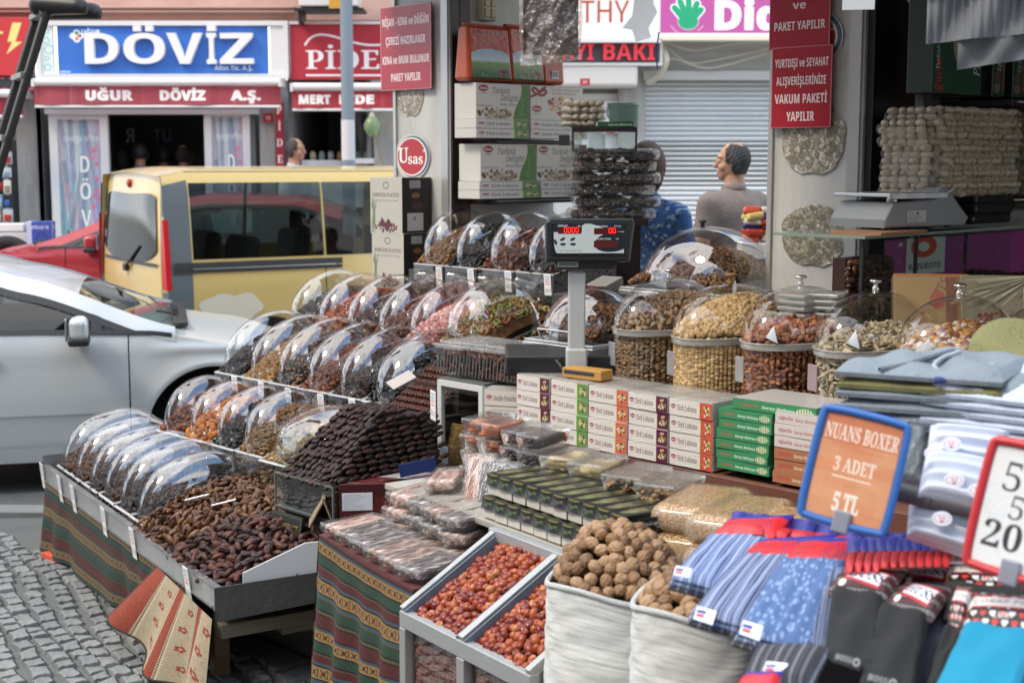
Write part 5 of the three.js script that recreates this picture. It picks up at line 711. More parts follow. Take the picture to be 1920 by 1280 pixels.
// --- glass case with the pyramid of stacked dates ---
{
  const near = PH(625, 978, 0.65), w = 0.36, d = 0.52, hb = 0.125;   // near = its bottom corner towards the viewer; local x ends there, z = front
  const ax = V3(SX, 0, CX), az = V3(-CX, 0, SX), c = near.clone().addScaledVector(ax, -w / 2).addScaledVector(az, -d / 2), L = local([c.x, 0.65, c.z], TS);
  const t = thing('glass_case', 'open glass case under the pyramid of black dates', 'glass case', [c.x, 0.65, c.z], TS), dk = M([0.05, 0.055, 0.052], 0.4);
  part('pane', bx(w, hb, 0.005, 0, hb / 2, d / 2), GLASS, t); part('pane', bx(0.005, hb, d * 0.55, w / 2, hb / 2, d * 0.22), GLASS, t); part('end_pane', bx(0.004, hb + 0.13, 0.3, -w / 2, hb / 2 + 0.065, d / 2 - 0.16), GLASS, t);
  part('edge_bead', [bx(0.007, hb, 0.007, w / 2, hb / 2, d / 2), bx(w, 0.005, 0.008, 0, hb, d / 2 + 0.001), bx(w, 0.006, 0.008, 0, 0, d / 2 + 0.001), bx(0.007, hb, 0.007, -w / 2, hb / 2, d / 2)], M([0.12, 0.13, 0.12], 0.3), t);
  part('case_floor', bx(w, 0.01, d, 0, -0.006, 0), dk, t);
  // dates inside, seen through the panes
  const inside = []; for (let x = -w / 2 + 0.02; x < w / 2 - 0.01; x += 0.026) for (let y = 0.015; y < hb; y += 0.02) inside.push([x, y, d / 2 - 0.02 - rr(0, 0.012), 0.02]); for (let z = -0.03; z < d / 2 - 0.02; z += 0.026) for (let y = 0.015; y < hb; y += 0.02) inside.push([w / 2 - 0.02 - rr(0, 0.01), y, z, 0.02]);
  heap('date_heap', 'dark dates pressed behind the panes of the glass case', 'dates', [c.x, 0.65, c.z], TS, 'date', inside, C.darkDate, FOOD, bx(w - 0.05, hb - 0.01, d - 0.06, 0, hb / 2, 0));
  // pyramid: courses of dates laid side by side, lying across the slope, each course set back
  const dg = piece('date'), mats = [[0.026, 0.013, 0.011], [0.038, 0.017, 0.013], [0.018, 0.011, 0.010], [0.052, 0.02, 0.014]].map((q) => M(q, 0.36, { specularIntensity: 0.8, bumpMap: noiseAt(NOISE, 2), bumpScale: 0.003 }, 'py' + q));
  const protos = []; let n = 0;
  const lay = (x, y, z, ry, rz) => { if (n >= 300) return; const k = n % 12, s = 0.0285 * rr(0.85, 1.12), p = L(x, y, z); let o = protos[k]; if (!o) { o = protos[k] = solo('stacked_date', dg[k % 3], mats[(k * 7 + (k >> 2)) % 4], 'wrinkled black date laid in a neat course of the pyramid', 'date', p, 0, 'dates stacked in the pyramid'); } else o = copy(o, p); o.scale.set(s, s * 0.8, s * 0.85); o.rotation.set(rr(-0.4, 0.4), TS + ry + rr(-0.16, 0.16), rz + rr(-0.14, 0.14), 'YXZ'); n++; };
  const rows = 13, top = 0.225, zf = d / 2 - 0.02, zr = -0.02;
  for (let k = 0; k < rows; k++) { // the long slope that faces the street
    const q = k / (rows - 1), y = hb + top * q, z = zf - (zf - zr) * q, xe = w / 2 - 0.015 - 0.06 * q, xs = -w / 2 + 0.02 + 0.05 * q;
    for (let x = xs; x <= xe; x += 0.0205) lay(x + rr(-0.006, 0.006), y + rr(-0.006, 0.004), z + rr(-0.006, 0.006), Math.PI / 2 + 0.12 + rr(-0.15, 0.15), 0.22);
  }
  for (let k = 0; k < 11; k++) { // the end slope towards the viewer
    const y = hb + top * k / 11 - 0.004, x = w / 2 - 0.004 - 0.07 * k / 11; let z = zf - 0.035 - (zf - zr - 0.02) * k / 11; for (; z > -d / 2 - 0.04; z -= 0.05) lay(x, y + rr(-0.003, 0.003) - 0.0 * k, z + (k % 2) * 0.02, Math.PI / 2 + 0.15, 0.05);
  }
  part('pyramid_core', mv(ext([[-zf + 0.01, hb - 0.02], [-zr, hb + top - 0.02], [d / 2 - 0.02, hb + top - 0.03], [d / 2 - 0.02, hb - 0.02]], w - 0.14).rotateY(Math.PI / 2), -w / 2 + 0.075, 0, 0), M([0.016, 0.01, 0.009], 0.9), t);
  for (let z = zr - 0.02; z > -d / 2; z -= 0.05) for (let x = -w / 2 + 0.07; x < w / 2 - 0.09; x += 0.022) lay(x, hb + top - 0.005, z, Math.PI / 2 + 0.12, 0);
  // blue cards, cartons and the name board below the case
  const bc = M('#22376b', 0.5);
  for (const [k, l, x0, y0, r] of [[0, 'upper dark blue card leaning on the date case', 783, 876, -0.16], [1, 'lower dark blue card under the date case', 778, 908, -0.14]]) { const p = P(x0, y0, 5.0 - 0.06 * k); const m = solo('blue_card', rb(0.135, 0.048, 0.004, 0, 0, 0, 0.001), bc, l, 'card', p, 0.25); m.rotation.z = -r; }
  const cb = P(712, 945, 5.02), ct = thing('date_carton', 'dark red date carton with a white address label under the glass case', 'carton', [cb.x + 0.02, cb.y - 0.075, cb.z - 0.12], 0.12);
  part('carton_body', rb(0.36, 0.15, 0.22, 0, 0.075, 0, 0.003), printed(tex(256, 106, (x, W, H) => { fill(x, '#56191c', 0, 0, W, H); fill(x, '#411215', 0, 0, W, 34); write(x, 'Deglet Nour', 180, 20, 20, '#8d5a4c', { style: 'italic', font: 'serif' }); write(x, 'Tunisian Dates', 180, 52, 18, '#a5705c', { font: 'serif' }); write(x, 'Premium Quality', 176, 84, 18, '#a5705c', { style: 'italic', font: 'serif' }); }), 0.5), ct);
  board('address_label', 0.11, 0.065, 0.002, printed(tex(128, 80, (x, W, H) => { fill(x, '#cfd5da', 0, 0, W, H); for (let i = 0; i < 9; i++) fill(x, '#8b939b', 8, 8 + i * 8, 40 + 60 * hash2(i, 2), 2); })), WHITE, ct, [-0.115, 0.085, 0.112]);
  part('crumpled_flap', [mv(bx(0.005, 0.11, 0.12, 0, 0, 0), -0.22, 0.05, 0.06, 0, 0, 0.35), mv(bx(0.005, 0.12, 0.12, 0, 0, 0), -0.26, 0.05, 0.06, 0, 0, -0.5)], M([0.28, 0.2, 0.12], 0.8), ct);
  solo('newspaper', sheet((s, q) => [s * 0.34 - 0.17, 0.004 * Math.sin(s * 9 + q * 3) + 0.004 * Math.sin(q * 14), q * 0.2 - 0.1], 20, 12), M([0.3, 0.29, 0.26], 0.85, { map: noiseAt(WORN, 3), side: THREE.DoubleSide }, 'news'), 'crumpled grey newspaper between the glass case and the red carton', 'newspaper', [cb.x + 0.02, cb.y + 0.075, cb.z - 0.14], 0.3);
  solo('case_base', sbox(toS(near)[0] + 0.01, toS(near)[0] + w - 0.01, toS(near)[1] + 0.03, toS(near)[1] + d, 0.28, 0.635), M([0.018, 0.018, 0.019], 0.6), 'black plinth carrying the glass case of dates', 'plinth');
  const b = L(-0.09, -0.065, d / 2 + 0.02); const nb = board('name_board', 0.2, 0.1, 0.006, printed(tex(192, 96, (x, W, H) => { fill(x, '#14150f', 0, 0, W, H); x.strokeStyle = '#55583a'; x.lineWidth = 3; x.strokeRect(8, 8, W - 16, H - 16); write(x, 'PALMFRUIT', 96, 50, 40, '#8f8a1e', { w: 150, style: '' }); })), BLACK, scene, b, TS); nb.name = numbered('name_board'); nb.rotation.order = 'YXZ'; nb.rotation.x = -0.2; tag(nb, 'black name board lettered PALMFRUIT in dull yellow beside the open dates', 'sign');
}
// second small pyramid of reddish dates at the end of the third tier
{
  const p = S(4.33, 3.72, 0.95), dg = piece('date'), m = [[0.085, 0.028, 0.016], [0.11, 0.036, 0.018], [0.065, 0.022, 0.013]].map((q) => M(q, 0.36, { specularIntensity: 0.7 })), L = local([p.x, p.y, p.z], TS);
  let first = []; for (let r = 0; r < 7; r++) for (let x = -0.15 + r * 0.004; x < 0.13; x += 0.0195) { const k = (r * 5 + Math.round(x * 100)) % 3, kk = ((k % 3) + 3) % 3, q = L(x, r * 0.022, 0.06 - r * 0.026); let o = first[kk]; if (!o) o = first[kk] = solo('reddish_date', dg[kk], m[kk], 'reddish brown date in the small stack beside the white framed case', 'date', q, 0, 'reddish dates in the small stack'); else o = copy(o, q); o.scale.set(0.026, 0.0195, 0.021); o.rotation.set(rr(-0.15, 0.15), TS + Math.PI / 2 + 0.1 + rr(-0.06, 0.06), 0.2, 'YXZ'); }
  solo('date_tray', [rb(0.34, 0.03, 0.3, 0, -0.03, -0.05, 0.004), bx(0.3, 0.12, 0.16, 0, 0.03, -0.1)], M([0.03, 0.015, 0.012], 0.8), 'dark tray under the small stack of reddish dates', 'tray', [p.x, p.y, p.z], TS);
  const c = PH(700, 685 + 70, 0.9); const lt = P(752, 712, 5.3); const lf = solo('paper_sheet', rb(0.1, 0.003, 0.07, 0, 0, 0, 0.001), M([0.4, 0.36, 0.34], 0.6), 'pinkish paper card lying on the last dome of the third tier', 'paper', [lt.x, lt.y, lt.z], 0.5); lf.rotation.z = 0.3; lf.rotation.x = 0.3;
  const tg = P(812, 760, 5.15), tp = board('price_tag', 0.06, 0.11, 0.003, tagM[1], WHITE, scene, [tg.x, tg.y, tg.z], -1.2); tp.name = numbered('price_tag'); tag(tp, 'tilted white price tag against the side of the white framed case', 'price tag');
}
// --- white framed glass case with golden nuts, clamshells on top ---
{
  const c = S(4.03, 3.74, 0.72), w = 0.26, h = 0.37, d = 0.24, t = thing('framed_case', 'white aluminium framed glass case half full of golden nuts', 'glass case', c, TS), wf = M([0.6, 0.61, 0.6], 0.4);
  const f = part('front_frame', frameGeo(w, h, 0.022, 0.02), wf, t, [0, h / 2, d / 2]); part('pane', bx(w - 0.04, h - 0.04, 0.004), GLASS, f);
  part('side_frame', [bx(0.018, h, 0.018, w / 2 - 0.009, h / 2, -d / 2 + 0.009), bx(0.018, h, 0.018, -w / 2 + 0.009, h / 2, -d / 2 + 0.009), bx(0.018, 0.018, d - 0.03, w / 2 - 0.009, h - 0.009, 0), bx(0.018, 0.018, d - 0.03, -w / 2 + 0.009, h - 0.009, 0)], wf, t);
  part('case_back', [bx(w - 0.04, h - 0.02, 0.01, 0, h / 2, -d / 2 + 0.012), bx(w, 0.012, d, 0, 0.006, 0), bx(w, 0.008, d, 0, h + 0.004, 0)], M([0.1, 0.105, 0.1], 0.6), t); part('side_pane', bx(0.004, h - 0.03, d - 0.04, -w / 2 + 0.006, h / 2, 0), GLASS, t);
  const sp2 = []; for (let x = -w / 2 + 0.025; x < w / 2 - 0.02; x += 0.0105) for (let y = 0.015; y < 0.2 - 0.1 * Math.abs(x - 0.01); y += 0.0095) sp2.push([x, y, d / 2 - 0.028 - 0.25 * Math.max(0, y - 0.1), 0.0068]);
  heap('nut_heap', 'golden roasted chickpeas behind the pane of the white framed case', 'nuts', c, TS, 'pea', sp2, C.gold, MATTE, bx(w - 0.05, 0.15, d - 0.1, 0, 0.085, -0.02));
  board('price_label', 0.05, 0.07, 0.002, printed(tex(64, 90, (x, W, H) => { fill(x, '#c9d2d8', 0, 0, W, H); for (let i = 0; i < 3; i++) fill(x, '#9db0bf', 8, 10 + i * 9, 48, 5); write(x, '20.00 tl', 32, 55, 17, '#39424c', { w: 50, font: 'serif', style: 'italic' }); })), WHITE, t, [-w / 2 + 0.04, 0.075, d / 2 + 0.014]);
  // pale lokum boxes piled to the right of the frame
  for (let k = 0; k < 4; k++) carton('lokum_box', ['lowest', 'second', 'third', 'topmost'][k] + ' pale box piled between the white framed case and the lokum wall', 'box', 0.2, 0.06, 0.1, printed(k % 2 ? LT.double : LT.double, 0.5), S(3.8 - 0.02, 3.66, 0.845 + k * 0.062), TS + 0.5);
  // clamshells
  const rib = (w2, h2, d2) => { const g = new RoundedBoxGeometry(w2, h2, d2, 3, 0.012); const p = g.attributes.position; for (let i = 0; i < p.count; i++) { const k = 0.9 + 0.1 * (p.getY(i) / h2 + 0.5); p.setX(i, p.getX(i) * k); p.setZ(i, p.getZ(i) * k); } return g; };
  const shell = M([0.96, 0.97, 0.97], 0.06, { transmission: 1, thickness: 0, ior: 1.65 });
  [[4.12, 3.75, 0.16], [4.02, 3.76, 0.17], [3.82, 3.78, 0.3]].forEach(([u, v, w2], k) => {
    const l = ['first clear clamshell box of dates from the left on the framed case', 'second clear clamshell box of dates on the framed case', 'large ribbed clear clamshell box of dates right of the others'][k], p = S(u, v, 1.105), q = thing('clamshell', l, 'plastic box', p, TS + 0.05 * k), W = w2, D = 0.24, H = 0.115;
    part('tub', mv(rib(W, H, D), 0, H / 2, 0), shell, q); part('lid', [rb(W + 0.012, 0.014, D + 0.012, 0, H + 0.004, 0, 0.005, 2), rb(W - 0.03, 0.012, D - 0.03, 0, H + 0.016, 0, 0.006, 2)], FILM, q);
    const ribs = []; for (let i = 0; i < W / 0.018 - 1; i++) ribs.push(bx(0.004, H * 0.72, 0.003, -W / 2 + 0.018 + i * 0.018, H * 0.42, D / 2 - 0.004, -0.1)); for (let i = 0; i < 12; i++) ribs.push(bx(0.003, H * 0.72, 0.004, W / 2 - 0.006, H * 0.42, -D / 2 + 0.02 + i * 0.018)); part('rib', ribs, M([0.5, 0.52, 0.52], 0.1, { transmission: 0.8, thickness: 0 }), q).userData.kind = 'stuff';
    const s3 = []; for (let x = -W / 2 + 0.03; x < W / 2 - 0.02; x += 0.03) for (let y = 0.018; y < H * 0.8; y += 0.022) for (const z of [-D / 2 + 0.04, 0, D / 2 - 0.035]) s3.push([x + rr(-0.008, 0.008), y, z + rr(-0.01, 0.01), 0.021]);
    heap('date_heap', 'brown dates inside ' + l.slice(0, 60).replace(' of dates', ''), 'dates', p, TS + 0.05 * k, 'date', s3, C.redbrown, GLOSSY, bx(W * 0.66, H * 0.66, D * 0.6, 0, H * 0.4, 0));
  });
}
// --- wall of lokum boxes ---
{
  const V = 3.5, us = [3.6, 3.43, 3.25, 3.07, 2.895, 2.715], h0 = 0.965, bh = 0.054, cols = [['purple', LM.purple], ['green', LM.green], ['orange', LM.orange], ['purple', LM.purple], ['coral', LM.coral]], place = ['leftmost', 'second', 'middle', 'fourth', 'fifth'];
  const low = M([0.14, 0.06, 0.045], 0.6); solo('counter_shelf', [sbox(0.6, 3.62, V + 0.0, V + 0.24, 0.28, 0.96, 0.004)], M([0.16, 0.07, 0.05], 0.55, { map: noiseAt(WORN, 2) }, 'brownshelf'), 'brown counter under the wall of lokum boxes', 'counter');
  for (let c = 0; c < 5; c++) { let proto; for (let k = 0; k < 4; k++) { const p = S((us[c] + us[c + 1]) / 2, V + 0.1 + rr(-0.003, 0.003), h0 + k * (bh + 0.0008)), l = `white lokum box with ${cols[c][0]} nut end in the ${place[c]} column of the wall`; if (k === 0) proto = carton('lokum_box', l, 'box', us[c] - us[c + 1] - 0.004, bh, 0.2, cols[c][1], p, TS, `boxes in the ${place[c]} column of the lokum wall`); else copy(proto, p, TS + rr(-0.015, 0.015)); } }
  // shrink film over their top
  solo('shrink_film', sheet((s, q) => { const u = 3.62 - 0.92 * s, v = V + 0.01 + q * 0.2; const p = S(u, v, h0 + 4 * (bh + 0.001) + 0.006 + 0.004 * Math.sin(s * 40 + q * 6) * Math.sin(q * 9)); return [p.x, p.y, p.z]; }, 60, 10), FILM, 'clear shrink film wrinkled over the lokum wall', 'plastic film');
  // green helva boxes and their neighbours
  const helva = (bg, fg, fg2) => tex(256, 72, (x, w, h) => { fill(x, bg, 0, 0, w, h); write(x, 'uğurlu', 50, 34, 30, fg2, { font: 'serif', w: 64 }); write(x, 'Saray Helvası', 140, 38, 28, fg, { style: 'italic bold', font: 'serif', w: 100 }); x.fillStyle = '#d9d2b0'; x.beginPath(); x.arc(222, 36, 26, 0, 7); x.fill(); for (let i = 0; i < 6; i++) fill(x, bg, 202 + i * 8, 12, 3, 48); x.strokeStyle = 'rgba(0,0,0,.25)'; x.strokeRect(0, 0, w, h); });
  const gm = printed(helva('#3f8a5c', '#dfe9dc', '#c05a4e'), 0.35), wm = printed(helva('#cfc6c0', '#9b4a5e', '#8e2f45'), 0.4), brn = printed(helva('#a9704f', '#e4d3bd', '#b03a42'), 0.45), gs = M('#2f7a4c', 0.4);
  let proto; for (let k = 0; k < 6; k++) { const p = S(2.6 + rr(-0.006, 0.006), V + 0.1, 0.985 + k * 0.032), l = 'green helva box in the stack right of the lokum wall'; if (!k) proto = carton('helva_box', l, 'box', 0.2, 0.031, 0.2, gm, p, TS, 'green helva boxes in the stack', gs, gs); else copy(proto, p, TS + rr(-0.03, 0.03)); }
  carton('helva_box', 'topmost green helva box lying askew over two stacks', 'box', 0.3, 0.034, 0.22, gm, S(2.5, V + 0.12, 0.985 + 6 * 0.032 + 0.002), TS + 0.04, null, gs, lokTop);
  for (let k = 0; k < 6; k++) carton('helva_box', (k < 3 ? 'brown' : 'white') + ' helva box ' + ['at the bottom', 'second from the bottom', 'third from the bottom', 'just above the brown ones', 'second from the top', 'at the top'][k] + ' of its stack behind the orange sign', 'box', 0.2, 0.0355, 0.2, k < 3 ? brn : wm, S(2.385, V + 0.1 + rr(-0.004, 0.004), 0.975 + k * 0.0362), TS + rr(-0.02, 0.02), null, k < 3 ? M('#99623f', 0.5) : cream, k < 3 ? M('#99623f', 0.5) : lokTop);
  const sh = solo('brown_tray', [sbox(1.8, 2.72, V - 0.03, V - 0.0, 0.86, 0.965, 0.003)], M([0.15, 0.06, 0.04], 0.5), 'reddish brown board under the helva boxes', 'board');
}
// --- pole scale with red digits ---
{
  const p = S(3.44, 3.64, 1.18), t = thing('pole_scale', 'pole scale whose black head shows red digits 0.000 and 0.0', 'scale', p, 0.02), gp = M([0.44, 0.47, 0.47], 0.4);
  part('pole', [rb(0.06, 0.36, 0.045, 0, 0.19, 0, 0.008, 2), rb(0.075, 0.1, 0.06, 0, 0.05, 0, 0.01, 2)], gp, t); part('base', rb(0.42, 0.075, 0.34, -0.04, 0.03, -0.2, 0.01, 2), BLACK, t);
  const head = part('head', [ext([[-0.145, -0.02], [0.135, -0.02], [0.15, 0.1], [0.145, 0.115], [-0.135, 0.115], [-0.145, 0.105]], 0.06, 0.008), ext([[-0.11, -0.05], [0.08, -0.05], [0.11, -0.02], [-0.12, -0.02]], 0.04, 0.004)], M([0.014, 0.018, 0.02], 0.35), t, [0.04, 0.43, -0.01]);
  head.rotation.x = -0.12;
  const face = tex(512, 220, (x, w, h) => {
    fill(x, '#10181c', 0, 0, w, h); x.fillStyle = '#b9c5c3'; x.beginPath(); x.moveTo(18, 40); x.lineTo(170, 40); x.lineTo(230, 8); x.lineTo(450, 8); x.quadraticCurveTo(490, 20, 495, 70); x.lineTo(492, 206); x.lineTo(40, 206); x.quadraticCurveTo(14, 190, 18, 40); x.fill(); x.fillStyle = '#16222a'; x.beginPath(); x.ellipse(420, 130, 130, 66, -0.15, 0, 7); x.fill(); x.beginPath(); x.moveTo(270, 8); x.lineTo(495, 8); x.lineTo(495, 60); x.lineTo(420, 60); x.fill(); fill(x, '#16222a', 18, 8, 190, 56);
    write(x, 'AĞIRLIK', 78, 22, 17, '#cfd6d4'); write(x, 'Kg', 190, 22, 15, '#cfd6d4'); write(x, 'BİRİM FİYAT', 336, 26, 16, '#cfd6d4'); write(x, 'YTL/Kg', 448, 24, 14, '#cfd6d4'); write(x, 'TOPLAM TUTAR', 346, 110, 16, '#cfd6d4'); write(x, 'YTL', 448, 110, 14, '#cfd6d4');
    fill(x, '#4d0f10', 46, 34, 158, 42); fill(x, '#4d0f10', 290, 38, 156, 42); fill(x, '#5a1512', 288, 124, 158, 44); for (const [a, b, r] of [[30, 132, 1.2], [78, 112, -0.5], [80, 146, 0], [146, 112, -0.5], [148, 146, 0]]) { x.fillStyle = '#26323a'; x.beginPath(); x.ellipse(a, b, 20, 9, r, 0, 7); x.fill(); } write(x, 'Max 15 kg  Min 40 g  e=2 g', 130, 190, 12, '#5d6968'); });
  board('display_panel', 0.265, 0.115, 0.006, printed(face, 0.25), BLACK, head, [-0.002, 0.05, 0.07]);
  const led = M([0.5, 0.02, 0.02], 0.5, { emissive: '#ff2018', emissiveIntensity: 0.9 });
  const seg = (s, cx) => { const o = []; let x = cx; for (const c of s) { if (c === '.') { o.push(bx(0.003, 0.003, 0.001, x - 0.004, -0.0075, 0)); continue; } for (const sx of [-1, 1]) for (const sy of [-1, 1]) o.push(bx(0.0022, 0.0068, 0.001, x + sx * 0.0042, sy * 0.0042, 0)); o.push(bx(0.0075, 0.0022, 0.001, x, 0.0088, 0), bx(0.0075, 0.0022, 0.001, x, -0.0088, 0)); x += 0.0135; } return o; };
  part('led_digits', seg('0.000', -0.018), led, head, [-0.066, 0.081, 0.0742]); part('led_digits', seg('0.0', 0.012), led, head, [0.06, 0.079, 0.0742]);
  board('maker_plate', 0.075, 0.024, 0.004, printed(tex(128, 40, (x, w, h) => { fill(x, '#8d9490', 0, 0, w, h); write(x, 'informe', 64, 21, 30, '#14181a', { style: 'italic bold', w: 104 }); })), BLACK, head, [-0.075, -0.036, 0.048]);
  const wd = S(3.33, 3.58, 1.19); const wb = thing('orange_box', 'flat orange-yellow box with dark stripe beside the scale pole', 'box', wd, TS + 0.1); part('box_body', rb(0.17, 0.035, 0.07, 0, 0.017, 0, 0.004), M([0.45, 0.24, 0.05], 0.5), wb); part('stripe', rb(0.13, 0.012, 0.002, -0.01, 0.02, 0.036, 0.0008), M([0.03, 0.035, 0.06], 0.5), wb);
  solo('scale_cable', tube([S(3.5, 3.62, 1.23), S(3.48, 3.58, 1.235), S(3.45, 3.57, 1.22), S(3.43, 3.57, 1.19)].map((q) => q), 0.006, 16, 6), BLACK, 'short black cable at the foot of the scale pole', 'cable');
}
// --- jars with domed lids: oval bins in a line ---
function jar(label, u, v, hb, hr, hd, food, o = {}) {
  const a = o.a ?? 0.144, b = 0.255, t = thing('nut_jar', label, 'jar', S(u, v, hb), TS), H = hr - hb, ring = (r0, r1, y0, y1) => lathe([[r0, y0], [r1, y0], [r1, y1], [r0, y1], [r0, y0]], 40).scale(a, 1, b);
  part('jar_body', lathe([[0.0, 0.004], [0.93, 0.004], [0.97, 0.02], [0.98, H]], 48).scale(a, 1, b), ACRYLIC2, t);
  part('rim_band', [ring(0.985, 1.02, H - 0.016, H + 0.003), ring(0.975, 1.04, H + 0.0035, H + 0.007)], M([0.75, 0.75, 0.72], 0.15, { transmission: 0.6, thickness: 0, ior: 1.8 }), t);
  const pr = []; for (let i = 0; i <= 14; i++) { const q = i / 14 * Math.PI / 2; pr.push([Math.pow(Math.cos(q), 0.85), Math.pow(Math.sin(q), 0.95) * hd]); } pr[14][0] = 0.0;
  const l = part('dome_lid', lathe(pr, 48).scale(a, 1, b).translate(0, H + 0.01, 0), ACRYLIC2, t);
  part('knob', lathe([[0, 0], [0.012, 0], [0.01, 0.012], [0.006, 0.018], [0.007, 0.024], [0.02, 0.03], [0.019, 0.037], [0, 0.04]], 20), o.knob ?? CHROME, l, [0, H + hd + 0.008, 0]);
  if (o.label !== 0) part('label_holder', rb(0.05, 0.085, 0.006, 0, 0, 0, 0.003), M(o.lab ?? [0.5, 0.5, 0.5], 0.2, { transmission: 0.5, thickness: 0 }), t, [-a * 0.55, H - 0.09, b * 0.86], -0.35);
  const [nm, lab, kind, s, cols, mat] = food, sp3 = [], st = s * 1.25;
  for (let q = -2.4; q < 2.4; q += st / 0.16) for (let y = 0.012; y < H - 0.0; y += st * 0.72) sp3.push([Math.sin(q) * (a * 0.96 - s * 0.5), y + rr(-0.3, 0.3) * s, Math.cos(q) * (b * 0.96 - s * 0.5), s]);
  const top = (x, z) => { const k = Math.hypot(x / a, z / b); return k > 0.96 ? -1 : H - 0.01 + (o.fill ?? 0.55) * hd * Math.pow(1 - k * k, 0.55) * (1 - (o.lean ?? 0.35) * z / b); };
  sp3.push(...grid(a * 2, b * 2, st * 0.8, (x, z) => { const y = top(x, z); return y < 0 ? null : [x, y + rr(-0.4, 0.4) * s, z, s]; }));
  const core = [cy(a * 0.88, a * 0.88, H - 0.02, 24, 0, H / 2 - 0.005, 0).scale(1, 1, b / a), sheet((q, r) => { const th = q * 6.2832, k = r * 0.93, x = Math.sin(th) * k * a, z = Math.cos(th) * k * b; return [x, Math.max(top(x, z) - s * 0.8, H - 0.03), z]; }, 30, 8)];
  heap(nm, `${lab} filling ${o.where}`, 'nuts', S(u, v, hb), TS, kind, sp3, cols, mat ?? MATTE, core);
}
const ACRYLIC2 = M([0.97, 0.97, 0.97], 0.03, { transmission: 1, thickness: 0, ior: 1.7 });
jar('clear jar of brown pistachios with a chrome knob, left of the other jars', 3.29, 3.97, 1.08, 1.345, 0.16, ['pistachio_heap', 'brown pistachio-like nuts', 'almond', 0.014, [[0.26, 0.16, 0.085], [0.2, 0.12, 0.06], [0.3, 0.2, 0.11]]], { where: 'the jar at the left', fill: 0.75 });
jar('clear jar of pale chickpeas with a brown wooden knob', 3.01, 3.96, 1.08, 1.34, 0.165, ['chickpea_heap', 'round pale golden chickpeas', 'pea', 0.0102, [[0.45, 0.3, 0.13], [0.38, 0.24, 0.1], [0.5, 0.35, 0.17]]], { where: 'the jar with the wooden knob', knob: M([0.22, 0.12, 0.04], 0.5), fill: 0.8 });
jar('clear jar of red-brown almonds under a chrome knob', 2.72, 3.96, 1.05, 1.35, 0.165, ['almond_heap', 'red-brown almonds', 'almond', 0.0155, [[0.26, 0.095, 0.04], [0.33, 0.13, 0.055], [0.21, 0.07, 0.03]]], { where: 'the jar in the middle', fill: 0.5 });
jar('clear jar of pale pumpkin seeds behind the folded grey shirts', 2.43, 3.95, 1.04, 1.355, 0.165, ['seed_heap', 'pale flat pumpkin seeds', 'seed', 0.0155, [[0.36, 0.29, 0.18], [0.31, 0.25, 0.15], [0.42, 0.35, 0.23]]], { where: 'the jar behind the shirts', lab: [0.5, 0.36, 0.4], fill: 0.4 });
jar('clear jar of mixed nuts with white and orange pieces behind the shirts', 2.135, 3.94, 1.05, 1.36, 0.165, ['mixed_nut_heap', 'mixed brown, orange and white nuts', 'pea', 0.0145, [[0.22, 0.08, 0.03], [0.36, 0.17, 0.05], [0.16, 0.06, 0.025], [0.42, 0.22, 0.07], [0.5, 0.48, 0.43]], FOOD], { where: 'the fifth jar', label: 0, fill: 0.5 });
jar('clear jar of dark nuts cut by the right edge of the photo', 1.835, 3.93, 1.05, 1.36, 0.165, ['hazelnut_heap', 'dark brown hazelnuts', 'pea', 0.0135, [[0.16, 0.07, 0.03], [0.22, 0.1, 0.04]]], { where: 'the last jar at the right edge', label: 0, fill: 0.4 });
[[2.66, 1.39, 3.7], [2.36, 1.4, 3.7], [2.11, 1.4, 3.69]].forEach(([u, h, v], i) => { const m = solo('paper_flag', sheet((s, q) => [(s - 0.5) * 0.05 * (1 - q * 0.8), q * 0.055, 0.02 * q * s], 4, 4), M([0.6, 0.66, 0.72], 0.6, { side: THREE.DoubleSide }), ['small pale paper flag in the jar of almonds', 'small pale paper flag in the jar of pumpkin seeds', 'small pale paper flag in the jar of mixed nuts'][i], 'paper', S(u, v + 0.02, h - 0.02), TS); m.rotation.z = -0.3; });
